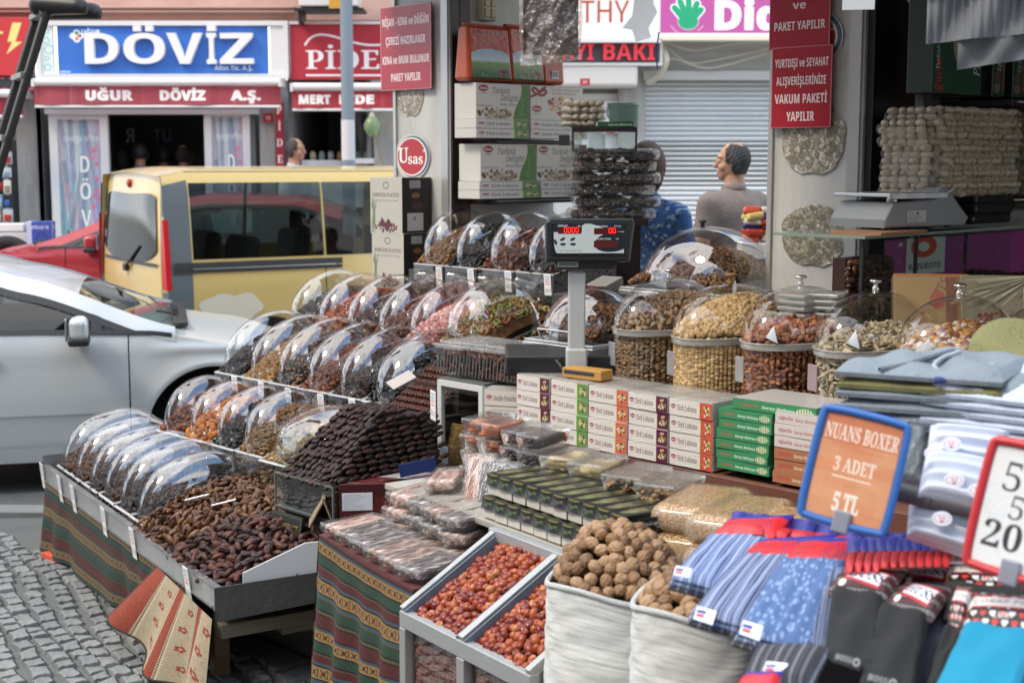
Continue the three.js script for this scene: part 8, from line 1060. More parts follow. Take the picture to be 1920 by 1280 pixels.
{
  // the table under it all
  solo('stall_table', [bx(2.2, 0.04, 1.3, 1.62, 1.02, -2.35), bx(2.1, 1.0, 0.06, 1.62, 0.51, -2.9), bx(0.06, 1.0, 1.2, 0.58, 0.51, -2.35)], M([0.05, 0.045, 0.05], 0.8), 'dark table under the clothes stall in the right foreground', 'table');
  solo('stall_riser', [bx(1.0, 0.18, 0.5, 1.45, 1.13, -2.72), bx(1.0, 0.2, 0.3, 1.5, 1.3, -2.85)], M([0.04, 0.035, 0.035], 0.8), 'dark riser under the folded shirts', 'riser');
  // folded shirts: grey-blue and olive
  const shirt = (label, c, q, th, o = {}) => { const t = thing('folded_shirt', label, 'shirt', [0, 0, 0], 0, o.group); part('folded_cloth', softQuad(Q(q), th, { f: o.f ?? ((s, k) => 0.006 * Math.sin(s * 7 + k * 4) + 0.004 * Math.sin(s * 17 - k * 9)), n: 26, m: 18 }), plainCloth(c), t); return t; };
  const gb = [0.2, 0.245, 0.285], ol = [0.19, 0.19, 0.08], wh = [0.5, 0.57, 0.7];
  const stackAt = (x0, y0, x1, y1, x2, y2, x3, y3, dd) => [[x0, y0, 3.02 + dd], [x1, y1, 2.88 + dd], [x2, y2, 2.62 + dd], [x3, y3, 2.78 + dd]];
  const lv = ['lowest', 'second', 'third', 'fourth', 'topmost'];
  [[785, gb, 0], [762, gb, 1], [738, gb, 2], [722, ol, 3], [700, gb, 4]].forEach(([y, c, i]) => shirt(`${c === ol ? 'olive' : 'grey-blue'} folded shirt, ${lv[i]} in the pile behind the orange sign`, c, stackAt(1660 + 4 * Math.sin(i * 5), y - 14, 1960, y - 20, 1880, y + 26, 1568 + 5 * Math.sin(i * 3), y + 4, 0), 0.034, { f: (s, k) => 0.009 * Math.sin(s * 7 + k * 4 + i) + 0.006 * Math.sin(s * 17 - k * 9 + i * 2) }));
  const top = thing('folded_shirt', 'grey-blue folded shirt with dark collar line spread over the pile', 'shirt', [0, 0, 0]); part('folded_cloth', softQuad(Q([[1700, 696, 2.98], [1990, 680, 2.9], [1930, 750, 2.6], [1590, 716, 2.8]]), 0.02, { f: (s, q) => 0.012 * Math.sin(s * 6 + q * 3), n: 24 }), plainCloth(gb), top);
  part('collar', tube([[1650, 700, 2.74], [1700, 690, 2.76], [1750, 675, 2.8], [1788, 664, 2.84]].map(([x, y, d]) => P(x, y - 6, d)), 0.006, 30, 6), plainCloth([0.14, 0.17, 0.22]), top); part('collar_rib', tube([[1760, 700, 2.72], [1752, 688, 2.75], [1770, 674, 2.8], [1800, 664, 2.84]].map(([x, y, d]) => P(x, y - 4, d)), 0.005, 30, 6), plainCloth([0.42, 0.48, 0.53]), top); part('blue_label', softQuad(Q([[1752, 708, 2.69], [1776, 706, 2.69], [1776, 714, 2.67], [1750, 715, 2.67]]), 0.004), plainCloth([0.05, 0.07, 0.3]), top);
  shirt('olive green garment folded at the right edge above the white shirts', ol, [[1850, 646, 3.15], [2010, 620, 3.1], [2010, 705, 2.8], [1815, 676, 2.95]], 0.05, { f: (s, q) => 0.02 * Math.sin(s * 5 + q * 2) });
  // white-blue undershirts with round badges
  const badge = tex(64, 64, (x, w, h) => { fill(x, '#dfe6f2', 0, 0, w, h); x.strokeStyle = '#c9a9b4'; x.lineWidth = 4; x.beginPath(); x.ellipse(32, 32, 25, 17, 0, 0, 7); x.stroke(); write(x, 'SS', 32, 28, 20, '#c0566a', { font: 'serif' }); x.fillStyle = '#c22f3f'; x.beginPath(); x.arc(32, 44, 5, 0, 7); x.fill(); });
  const rib = tex(64, 64, (x, w, h) => { fill(x, '#dbe5f6', 0, 0, w, h); for (let i = 0; i < 16; i++) fill(x, i % 2 ? '#cfdcf2' : '#e6eefb', 0, i * 4, w, 3); }), rm = fabric(rib, [3, 6], 0.0005), wm = plainCloth(wh), bm = printed(badge, 0.7);
  for (let i = 0; i < 5; i++) shirt(`white undershirt, ${lv[i]} in the pile of white shirts above the signs`, wh, [[1760 - 3 * i, 778 - 17 * i, 2.86], [2010, 765 - 17 * i, 2.8], [2000, 840 - 17 * i, 2.55], [1728 + 4 * Math.sin(i * 4), 808 - 17 * i, 2.7]], 0.03, { f: (s, k) => 0.008 * Math.sin(s * 9 + k * 5 + i * 2) + 0.005 * Math.sin(s * 23 + i) });
  const under = (label, q, bp) => { const t = thing('undershirt', label, 'undershirt', [0, 0, 0]); part('folded_cloth', softQuad(Q(q), 0.05, { f: (s, k) => 0.008 * Math.sin(k * 22), n: 16, m: 30 }), rm, t); bp.forEach(([x, y, d]) => { const b = P(x, y, d), m = part('badge', discGeo(0.034, 0.026), bm, t, b); m.lookAt(0, EYE, 0); }); return t; };
  under('white ribbed undershirt with a round badge standing upper left behind the signs', [[1745, 800, 2.62], [1890, 815, 2.6], [1880, 905, 2.55], [1735, 880, 2.58]], [[1785, 832, 2.53], [1752, 850, 2.52]]);
  under('white ribbed undershirt with an oval badge lying lower left behind the signs', [[1735, 862, 2.52], [1860, 880, 2.5], [1840, 965, 2.42], [1720, 935, 2.46]], [[1790, 900, 2.42], [1835, 920, 2.4]]);
  under('white undershirt below the dark rail behind the signs', [[1705, 950, 2.52], [1860, 985, 2.48], [1850, 1060, 2.44], [1700, 1010, 2.48]], [[1767, 972, 2.43]]);
  const ghost = thing('grey_pack', 'grey clothes pack in clear film beside the orange sign', 'clothes pack', [0, 0, 0]); part('pack', softQuad(Q([[1700, 800, 2.75], [1745, 800, 2.73], [1735, 925, 2.66], [1680, 915, 2.68]]), 0.05), plainCloth([0.2, 0.25, 0.27]), ghost); part('film', softQuad(Q([[1698, 798, 2.74], [1747, 798, 2.72], [1737, 927, 2.65], [1678, 917, 2.67]]), 0.056, { f: (s, q) => 0.006 * Math.sin(s * 20 + q * 15) }), FILM, ghost);
  solo('stall_rail', [bar(P(1670, 918, 2.5), P(1960, 985, 2.36), 0.018, 14), bar(P(1670, 918, 2.5), P(1683, 920, 2.494), 0.021, 14), bar(P(1738, 932, 2.466), P(1750, 935, 2.46), 0.021, 14)], M([0.08, 0.075, 0.085], 0.45), 'dark rail with pale bands running under the white undershirts', 'rail');
  // signs
  const signT = tex(320, 448, (x, w, h) => { fill(x, '#cf9670', 0, 0, w, h); for (let i = 0; i < 26; i++) { x.globalAlpha = 0.12; fill(x, i % 2 ? '#c05a3c' : '#efb48a', w * hash2(i, 1) - 40, h * hash2(i, 2), 140, 60); } x.globalAlpha = 0.5; fill(x, '#bb6348', 0, 0, w, 120); x.globalAlpha = 1; write(x, 'NUANS BOXER', 160, 78, 92, '#ecdfd0', { font: 'serif', w: 300 }); write(x, '3 ADET', 160, 212, 84, '#ecdfd0', { font: 'serif', w: 170 }); fill(x, '#ecdfd0', 78, 262, 160, 6); write(x, '5 TL', 160, 372, 110, '#f0e6da', { font: 'serif', w: 110, stroke: '#f0e6da', lw: 4 }); });
  const plate = (name, label, c, t, frame, extra) => { const q = Q(c), [TL, TR, BR, BL] = q, X = TR.clone().sub(TL), Y = TL.clone().sub(BL), w = X.length(), h = Y.length(), z = X.clone().cross(Y).normalize(), y = z.clone().cross(X).normalize(); const g = thing(name, label, 'sign'); g.position.copy(TL.clone().add(BR).multiplyScalar(0.5)); g.quaternion.setFromRotationMatrix(new THREE.Matrix4().makeBasis(X.clone().normalize(), y, z)); board('sign_card', w - 0.01, h - 0.01, 0.004, printed(t, 0.35), WHITE, g); const r = 0.0075, k = 0.018, f = []; const cs = [[-w / 2 + k, -h / 2], [w / 2 - k, -h / 2], [w / 2, -h / 2 + k], [w / 2, h / 2 - k], [w / 2 - k, h / 2], [-w / 2 + k, h / 2], [-w / 2, h / 2 - k], [-w / 2, -h / 2 + k]]; f.push(tube(cs.map(([a, b]) => [a, b, 0.002]), r, 120, 8, true)); part('sign_frame', f, M(frame, 0.4), g); part('clip', rb(0.03, 0.04, 0.012, 0, -h / 2 + 0.004, 0.006, 0.004), M([0.4, 0.42, 0.5], 0.3, { transmission: 0.4, thickness: 0 }), g); return g; };
  plate('price_sign', 'orange price sign in a blue frame lettered NUANS BOXER 3 ADET 5 TL', [[1550, 762, 2.5], [1708, 800, 2.44], [1655, 1003, 2.42], [1497, 960, 2.48]], signT, [0.03, 0.13, 0.42]);
  const sign2 = tex(320, 448, (x, w, h) => { fill(x, '#dfe2e4', 0, 0, w, h); for (let i = 0; i < 6; i++) { x.globalAlpha = 0.2; x.strokeStyle = '#c6d0da'; x.lineWidth = 14; x.beginPath(); x.arc(60 + 30 * i, 200 + 30 * i, 60 + 12 * i, 0, 5); x.stroke(); } x.globalAlpha = 1; write(x, '5', 90, 110, 150, '#3a3a3c', { style: '', font: 'serif' }); write(x, '5', 130, 220, 120, '#4a4a4c', { style: '', font: 'serif' }); write(x, '20', 100, 330, 140, '#3a3a3c', { font: 'serif' }); });
  plate('price_sign', 'white price sign in a red frame with black numerals at the right edge', [[1862, 820, 2.2], [2035, 862, 2.12], [1985, 1105, 2.1], [1812, 1052, 2.18]], sign2, [0.5, 0.03, 0.04]);
  // boxer packs: striped cloth under red and blue cards
  const strip = (a, b, c) => tex(256, 256, (x, w, h) => { fill(x, a, 0, 0, w, h); for (let i = 0; i < 22; i++) { fill(x, i % 3 ? b : c, i * 12 + 2 * Math.sin(i * 5), 0, 2.5 + 2.5 * (i % 2), h); } });
  const dots = tex(256, 256, (x, w, h) => { fill(x, '#54709f', 0, 0, w, h); for (let i = 0; i < 160; i++) { x.fillStyle = i % 3 ? '#8ba2c8' : '#748dba'; x.beginPath(); x.arc(w * hash2(i, 1), h * hash2(i, 2), 4 + 3 * hash2(i, 3), 0, 7); x.fill(); } });
  const s1 = fabric(strip('#8194bd', '#2f3c66', '#b3c1de'), [1, 1]), s2 = fabric(strip('#7d8cae', '#252d48', '#adb8d2'), [1, 1]), s3 = fabric(dots, [1, 1]), s4 = fabric(strip('#4a4d55', '#1c1e24', '#8f96a3'), [1, 1]);
  const cardT = tex(256, 160, (x, w, h) => { fill(x, '#c9282c', 0, 0, w, h); x.fillStyle = '#2b3190'; x.beginPath(); x.moveTo(0, 0); x.lineTo(w, 0); x.lineTo(w, 46); x.bezierCurveTo(180, 30, 160, 80, 90, 52); x.bezierCurveTo(60, 40, 30, 66, 0, 40); x.fill(); x.strokeStyle = '#8d2350'; x.lineWidth = 5; for (const r of [42, 30, 18]) { x.beginPath(); x.arc(178, 112, r, 0, 7); x.stroke(); } write(x, 'BOXER', 62, 92, 22, '#7d1f4a', { w: 70 }); write(x, 'SHORT', 58, 122, 22, '#7d1f4a', { w: 64 }); x.fillStyle = '#cfd4ea'; x.beginPath(); x.arc(128, 14, 5, 0, 7); x.fill(); }), cm = printed(cardT, 0.35), redM = M([0.5, 0.03, 0.035], 0.4), blueM = M([0.04, 0.05, 0.28], 0.4);
  const logoT = tex(96, 64, (x, w, h) => { fill(x, '#dfe2ea', 0, 0, w, h); fill(x, '#2d3a86', 6, 16, 44, 16); fill(x, '#c23a44', 8, 36, 38, 14); x.strokeStyle = '#e8eaf2'; fill(x, '#f3f4f8', 56, 8, 34, 48); }), lgm = printed(logoT, 0.6);
  const boxer = (label, card, cloth2, m, lg) => { const t = thing('boxer_pack', label, 'boxer shorts', [0, 0, 0]); part('folded_cloth', softQuad(Q(cloth2), 0.02, { f: (s, q) => 0.002 * Math.sin(s * 30 + q * 4) + 0.006 * (fbm(s * 5 + 20, q * 4 + 20, 3) - 0.5) * 2, n: 30, m: 20 }), m, t); part('card_head', softQuad(Q(card), 0.006, { f: (s, q) => 0.008 * Math.sin(q * 3), n: 12, m: 10 }), cm, t); if (lg) part('logo_tag', softQuad(Q(lg), 0.003, { n: 3, m: 3 }), lgm, t); return t; };
  for (let i = 0; i < 3; i++) boxer(['grey striped boxer pack lowest under the left pile', 'blue striped boxer pack second in the left pile', 'light blue striped boxer pack third in the left pile'][i], [[1368, 985 - 6 * i, 2.84], [1490, 978 - 6 * i, 2.8], [1450, 1022 - 6 * i, 2.7], [1335, 1018 - 6 * i, 2.74]], [[1335, 1018 - 6 * i, 2.76], [1450, 1022 - 6 * i, 2.72], [1375, 1136 - 9 * i, 2.52], [1252 + 4 * i, 1106 - 9 * i, 2.56]], i === 2 ? s1 : i ? s2 : s4, i === 2 ? [[1268, 1060, 2.535], [1298, 1066, 2.53], [1292, 1084, 2.515], [1262, 1078, 2.52]] : null);
  for (let i = 0; i < 3; i++) boxer(['dark striped boxer pack lowest in the middle pile', 'grey-blue striped boxer pack second in the middle pile', 'blue-grey striped boxer pack on top of the middle pile under its red card'][i], [[1425, 1024 - 6 * i, 2.72], [1572, 1014 - 6 * i, 2.68], [1506, 1080 - 8 * i, 2.56], [1378, 1070 - 8 * i, 2.6]], [[1395, 1052 - 6 * i, 2.64], [1520, 1062 - 6 * i, 2.6], [1438, 1212 - 10 * i, 2.36], [1288 + 4 * i, 1172 - 10 * i, 2.4]], i === 2 ? s2 : i ? s1 : s4, i === 2 ? [[1308, 1136, 2.385], [1344, 1146, 2.375], [1336, 1172, 2.35], [1300, 1160, 2.36]] : null);
  for (let i = 0; i < 3; i++) boxer(['dark striped boxer pack lowest in the right pile', 'striped boxer pack second in the right pile', 'blue dotted boxer pack on top of the right pile under its red card'][i], [[1500, 1020 - 5 * i, 2.66], [1652, 1018 - 5 * i, 2.6], [1580, 1082 - 8 * i, 2.48], [1468, 1072 - 8 * i, 2.53]], [[1472, 1060 - 6 * i, 2.56], [1588, 1066 - 6 * i, 2.5], [1500 + 10 * i, 1246 - 10 * i, 2.28], [1372 + 6 * i, 1212 - 10 * i, 2.32]], i === 2 ? s3 : i ? s2 : s4, i === 2 ? [[1394, 1162, 2.3], [1432, 1174, 2.29], [1424, 1202, 2.27], [1386, 1188, 2.28]] : null);
  for (let i = 0; i < 3; i++) boxer(`striped blue boxer pack leaning edge-on, ${['first', 'second', 'third'][i]} right of the dotted one`, [[1560 + i * 16, 1030, 2.6], [1680 + i * 16, 1022, 2.56], [1650 + i * 16, 1060, 2.5], [1540 + i * 16, 1068, 2.54]], [[1540 + i * 16, 1072, 2.5], [1575 + i * 16, 1066, 2.48], [1548 + i * 10, 1225 + i * 6, 2.28], [1508 + i * 12, 1220 + i * 8, 2.3]], i % 2 ? s1 : s2);
  // the row of card edges behind
  for (let i = 0; i < 12; i++) { const x = 1592 + i * 16.5, y = 1036 - i * 0.2, t = thing('boxer_pack', `boxer pack seen by its card edge, ${['first', 'second', 'third', 'fourth', 'fifth', 'sixth', 'seventh', 'eighth', 'ninth', 'tenth', 'eleventh', 'last'][i]} in the row under the orange sign`, 'boxer shorts', [0, 0, 0]); part('red_edge', softQuad(Q([[x + 4, y, 2.52], [x + 15, y - 2, 2.5], [x + 6, y + 30 + 8 * (i < 4), 2.42], [x - 6, y + 32 + 10 * (i < 4), 2.44]]), 0.01, { n: 4, m: 4 }), redM, t); part('blue_top', softQuad(Q([[x - 4 + 6 * Math.sin(i * 4), y - 30 + 8 * hash2(i, 4), 2.6], [x + 26, y - 30 + 10 * hash2(i, 6), 2.58], [x + 18, y + 2, 2.5], [x - 4, y + 4, 2.52]]), 0.008, { n: 4, m: 4 }), blueM, t); }
  for (let i = 0; i < 7; i++) { const x = 1375 + i * 44, y = 968 + i * 6; const t = thing('boxer_pack', `boxer pack with blue hook card, ${['first', 'second', 'third', 'fourth', 'fifth', 'sixth', 'last'][i]} in the far row before the sesame bags`, 'boxer shorts', [0, 0, 0]); part('blue_top', softQuad(Q([[x, y - 6 - 5 * hash2(i, 3), 2.9], [x + 70, y + 2 - 5 * hash2(i, 2), 2.86], [x + 60, y + 24, 2.76], [x - 8, y + 20, 2.8]]), 0.008, { n: 8, m: 4, f: (s) => 0.006 * Math.sin(s * 9) }), blueM, t); part('red_card', softQuad(Q([[x + 6, y + 14, 2.79], [x + 66, y + 20, 2.75], [x + 54, y + 36, 2.7], [x - 6, y + 32, 2.74]]), 0.01, { n: 6, m: 4 }), redM, t); }
  // socks with chain-pattern cards
  const chain = tex(192, 128, (x, w, h) => { fill(x, '#1c1416', 0, 0, w, h); for (let r = 0; r < 9; r++) for (let c = 0; c < 14; c++) { x.strokeStyle = r % 2 ? '#8d8a86' : '#6d2a2c'; x.lineWidth = 2.5; x.beginPath(); x.ellipse(c * 15 + (r % 2) * 7, r * 15 + 6, 6.5, 4, 0, 0, 7); x.stroke(); } x.save(); x.translate(104, 60); x.transform(1, 0.2, -0.25, 1, 0, 0); fill(x, '#b32630', -58, -32, 116, 62); fill(x, '#dfe0e2', -54, -24, 108, 46); write(x, 'HUSS', 0, 0, 42, '#2c2d4a', { font: 'serif', style: 'italic bold' }); x.restore(); x.fillStyle = '#d8d4d0'; x.beginPath(); x.arc(42, 92, 11, 0, 7); x.fill(); });
  const hearts = tex(192, 128, (x, w, h) => { fill(x, '#15120f', 0, 0, w, h); for (let r = 0; r < 7; r++) for (let c = 0; c < 10; c++) { x.fillStyle = (r + c) % 2 ? '#d9d6d0' : '#c2302c'; const a = c * 22 + (r % 2) * 10, b = r * 20; x.beginPath(); x.arc(a - 3.5, b, 4.5, 0, 7); x.arc(a + 3.5, b, 4.5, 0, 7); x.fill(); x.beginPath(); x.moveTo(a - 8, b + 1); x.lineTo(a, b + 11); x.lineTo(a + 8, b + 1); x.fill(); } fill(x, '#b32630', 0, 22, w, 44); fill(x, '#dedad4', 0, 26, w, 36); write(x, 'ÇORAP PENYE', 96, 44, 24, '#8d8684', { w: 170 }); write(x, 'LUX', 86, 84, 20, '#d9d6d0'); });
  const chm = printed(chain, 0.35), hm = printed(hearts, 0.35), blk = fabric(tex(64, 64, (x, w, h) => { fill(x, '#222426', 0, 0, w, h); for (let i = 0; i < 16; i++) fill(x, '#2a2c2e', i * 4, 0, 2, h); }), [3, 3]), cyan = fabric(tex(64, 64, (x, w, h) => { fill(x, '#0e83a8', 0, 0, w, h); for (let i = 0; i < 16; i++) fill(x, '#1a90b4', i * 4, 0, 2, h); }), [2, 2]), navy = fabric(tex(64, 64, (x, w, h) => { fill(x, '#2c3140', 0, 0, w, h); for (let i = 0; i < 16; i++) fill(x, '#383d4c', i * 4, 0, 2, h); }), [2, 2]);
  const prT = tex(160, 64, (x, w, h) => { x.clearRect(0, 0, w, h); fill(x, '#222426', 0, 0, w, h); write(x, 'BOSS', 60, 32, 40, '#8d9294', { w: 92 }); x.strokeStyle = '#9a9fa1'; x.lineWidth = 9; x.beginPath(); x.arc(130, 32, 15, 0, 7); x.stroke(); }), prm = printed(prT, 0.85);
  const sock = (label, card, body, m, cmat, print) => { const t = thing('sock_pair', label, 'socks', [0, 0, 0]); part('sock', softQuad(Q(body), 0.022, { f: (s, q) => 0.005 * Math.sin(s * 9 + q * 5) + 0.004 * Math.sin(q * 13), n: 20, m: 24 }), m, t); part('sock', softQuad(Q(body.map(([x, y, d]) => [x + 6, y + 5, d + 0.012])), 0.018, { n: 12, m: 12 }), m, t); part('card_head', softQuad(Q(card), 0.006, { f: (s, q) => 0.012 * Math.sin(q * 3), n: 14, m: 10 }), cmat, t); if (print) part('printed_band', softQuad(Q(print), 0.003, { n: 4, m: 4 }), prm, t); return t; };
  sock('dark navy sock pair behind the two chain-pattern cards', [[1690, 1070, 2.55], [1800, 1062, 2.52], [1790, 1110, 2.44], [1680, 1112, 2.46]], [[1690, 1105, 2.46], [1800, 1105, 2.42], [1780, 1290, 2.2], [1660, 1280, 2.24]], navy, chm);
  sock('black sock pair with a chain-pattern card, left of the two', [[1580, 1064, 2.5], [1700, 1072, 2.46], [1660, 1132, 2.35], [1545, 1116, 2.4]], [[1562, 1110, 2.4], [1655, 1122, 2.35], [1640, 1262, 2.14], [1545, 1238, 2.18]], blk, chm, [[1566, 1218, 2.145], [1620, 1234, 2.13], [1612, 1258, 2.115], [1558, 1240, 2.13]]);
  sock('black sock pair with a chain-pattern card, right of the two', [[1700, 1092, 2.42], [1792, 1102, 2.38], [1748, 1168, 2.28], [1648, 1146, 2.33]], [[1650, 1138, 2.34], [1738, 1156, 2.29], [1712, 1320, 2.06], [1612, 1290, 2.1]], blk, chm, [[1626, 1254, 2.095], [1690, 1272, 2.08], [1682, 1300, 2.065], [1618, 1280, 2.08]]);
  sock('black sock pair edge-on with a clear hook right of the chain-pattern cards', [[1795, 1100, 2.36], [1826, 1104, 2.34], [1808, 1190, 2.22], [1776, 1182, 2.24]], [[1775, 1180, 2.24], [1815, 1188, 2.22], [1780, 1310, 2.06], [1735, 1300, 2.08]], blk, hm);
  sock('bright cyan sock pair under a black card with hearts at the right edge', [[1828, 1112, 2.28], [1990, 1124, 2.2], [1960, 1206, 2.08], [1800, 1190, 2.16]], [[1812, 1176, 2.16], [1950, 1196, 2.08], [1900, 1330, 1.9], [1752, 1300, 1.96]], cyan, hm);
  sock('dark sock pair with a heart card in the back row at the right edge', [[1780, 1058, 2.5], [1960, 1072, 2.4], [1940, 1128, 2.3], [1770, 1112, 2.4]], [[1770, 1100, 2.42], [1940, 1115, 2.32], [1940, 1180, 2.22], [1770, 1165, 2.32]], blk, hm);
  for (let i = 0; i < 3; i++) solo('chain_card', softQuad(Q([[1700 + i * 50, 1050 + 4 * i, 2.62], [1770 + i * 50, 1046 + 4 * i, 2.6], [1752 + i * 50, 1082 + 4 * i, 2.52], [1690 + i * 50, 1084 + 4 * i, 2.54]]), 0.006, { n: 8, m: 6 }), i === 1 ? hm : chm, `patterned black sock card, ${['left', 'middle', 'right'][i]} of three in the row behind the socks`, 'card');
  // packs below the boxers at the bottom edge
  const low = thing('boxer_pack', 'dark grey striped boxer pack at the bottom edge below the blue boxers', 'boxer shorts', [0, 0, 0]); part('folded_cloth', softQuad(Q([[1420, 1225, 2.24], [1560, 1225, 2.2], [1520, 1300, 2.1], [1390, 1290, 2.14]]), 0.03, { n: 20, m: 12 }), s4, low); part('logo_tag', softQuad(Q([[1438, 1240, 2.15], [1478, 1244, 2.14], [1470, 1268, 2.12], [1428, 1262, 2.13]]), 0.003, { n: 3, m: 3 }), lgm, low);
  boxer('boxer pack with blue and red card at the bottom edge', [[1400, 1262, 2.06], [1470, 1258, 2.04], [1450, 1310, 1.98], [1370, 1310, 2.0]], [[1380, 1300, 2.0], [1460, 1300, 1.98], [1450, 1340, 1.94], [1370, 1340, 1.96]], s4);
}
// ================= people =================
function march(f, half, res, c = [0, 0, 0]) { // mesh of f(x, y, z) < 0 in a cube of half size `half` about c
  const mc = new MarchingCubes(res, new THREE.MeshStandardMaterial(), false, false, 160000), hs = res / 2;
  for (let z = 0; z < res; z++) for (let y = 0; y < res; y++) for (let x = 0; x < res; x++) mc.field[x + y * res + z * res * res] = -f(c[0] + (x - hs) / hs * half, c[1] + (y - hs) / hs * half, c[2] + (z - hs) / hs * half);
  mc.isolation = 0; mc.update(); const n = mc.count, g = new THREE.BufferGeometry();
  g.setAttribute('position', new THREE.BufferAttribute(mc.positionArray.slice(0, n * 3), 3)); g.setAttribute('normal', new THREE.BufferAttribute(mc.normalArray.slice(0, n * 3), 3));
  const uv = new Float32Array(n * 2), p = mc.positionArray; for (let i = 0; i < n; i++) { uv[2 * i] = (p[3 * i] + p[3 * i + 2] * 0.8) * half * 2; uv[2 * i + 1] = p[3 * i + 1] * half * 2; }
  g.setAttribute('uv', new THREE.BufferAttribute(uv, 2)); return g.scale(half, half, half).translate(...c);
}
const capsule = (x, y, z, a, b, ra, rb2) => { const bx2 = b[0] - a[0], by = b[1] - a[1], bz = b[2] - a[2], px = x - a[0], py = y - a[1], pz = z - a[2], t = Math.max(0, Math.min(1, (px * bx2 + py * by + pz * bz) / (bx2 * bx2 + by * by + bz * bz))); return Math.hypot(px - bx2 * t, py - by * t, pz - bz * t) - (ra + (rb2 - ra) * t); };
const smin = (a, b, k) => { const h = Math.max(k - Math.abs(a - b), 0) / k; return Math.min(a, b) - h * h * k / 4; };
const ell = (x, y, z, c, r) => { const a = (x - c[0]) / r[0], b = (y - c[1]) / r[1], d = (z - c[2]) / r[2], k = Math.hypot(a, b, d); return (k - 1) * Math.min(...r); };
function bones(w) { // a standing figure 1.75 m tall facing +z; w: shoulder half width
  const J = { hipL: [0.09, 0.93, 0], hipR: [-0.09, 0.93, 0], kneeL: [0.1, 0.5, 0.03], kneeR: [-0.1, 0.5, 0.05], ankL: [0.1, 0.09, -0.02], ankR: [-0.11, 0.09, 0.03], shL: [w, 1.375, -0.01], shR: [-w, 1.375, -0.01], elL: [w + 0.07, 1.14, -0.02], elR: [-w - 0.07, 1.14, -0.02], wrL: [w + 0.04, 0.94, 0.14], wrR: [-w - 0.04, 0.94, 0.14] };
  return { J, torso: [[[0, 0.95, 0], [0, 1.12, 0.01], 0.13, 0.125], [[0, 1.12, 0.01], [0, 1.34, 0], 0.125, 0.125], [[-w * 0.45, 1.33, -0.01], [w * 0.45, 1.33, -0.01], 0.105, 0.105], [J.shL, [0.045, 1.425, -0.02], 0.062, 0.05], [J.shR, [-0.045, 1.425, -0.02], 0.062, 0.05], [[-0.07, 1.05, 0], [-0.09, 1.3, 0], 0.11, 0.115], [[0.07, 1.05, 0], [0.09, 1.3, 0], 0.11, 0.115]], arms: [[J.shL, J.elL, 0.055, 0.042], [J.shR, J.elR, 0.055, 0.042], [J.elL, J.wrL, 0.042, 0.028], [J.elR, J.wrR, 0.042, 0.028]], legs: [[[0.07, 0.95, 0], J.hipL, 0.12, 0.1], [[-0.07, 0.95, 0], J.hipR, 0.12, 0.1], [J.hipL, J.kneeL, 0.095, 0.06], [J.hipR, J.kneeR, 0.095, 0.06], [J.kneeL, J.ankL, 0.058, 0.04], [J.kneeR, J.ankR, 0.058, 0.04]], feet: [[[J.ankL[0], 0.05, J.ankL[2] - 0.03], [J.ankL[0] + 0.02, 0.035, J.ankL[2] + 0.17], 0.045, 0.035], [[J.ankR[0], 0.05, J.ankR[2] - 0.03], [J.ankR[0] - 0.02, 0.035, J.ankR[2] + 0.17], 0.045, 0.035]], neck: [[[0, 1.42, -0.015], [0, 1.56, 0.005], 0.062, 0.055]] };
}
const sumB = (list, k, grow = 0) => (x, y, z) => { let d = 9; for (const b of list) d = smin(d, capsule(x, y, z, b[0], b[1], b[2] + grow, b[3] + grow), k); return d; };
const headSDF = (x, y, z) => { // centre of the skull at the origin
  let d = ell(x, y, z, [0, 0.015, -0.01], [0.076, 0.1, 0.097]); d = smin(d, ell(x, y, z, [0, -0.06, 0.03], [0.056, 0.058, 0.06]), 0.03); d = smin(d, ell(x, y, z, [0, -0.1, 0.068], [0.024, 0.02, 0.02]), 0.025); d = smin(d, capsule(x, y, z, [0, 0.005, 0.088], [0, -0.034, 0.108], 0.009, 0.014), 0.014); d = smin(d, ell(x, y, z, [0, 0.025, 0.078], [0.05, 0.012, 0.016]), 0.016);
  for (const s of [1, -1]) { d = smin(d, ell(x, y, z, [s * 0.077, -0.015, -0.008], [0.011, 0.032, 0.02]), 0.008); d = Math.max(d, -ell(x, y, z, [s * 0.032, 0.0, 0.1], [0.016, 0.009, 0.014])); d = smin(d, ell(x, y, z, [s * 0.032, -0.002, 0.08], [0.014, 0.012, 0.013]), 0.006); d = smin(d, ell(x, y, z, [s * 0.04, -0.04, 0.062], [0.022, 0.02, 0.02]), 0.02); }
  d = smin(d, ell(x, y, z, [0, -0.066, 0.088], [0.023, 0.006, 0.01]), 0.008); d = smin(d, ell(x, y, z, [0, -0.078, 0.086], [0.02, 0.007, 0.01]), 0.008); d = smin(d, capsule(x, y, z, [0, -0.06, -0.02], [0, -0.17, -0.03], 0.054, 0.058), 0.03); return d;
};
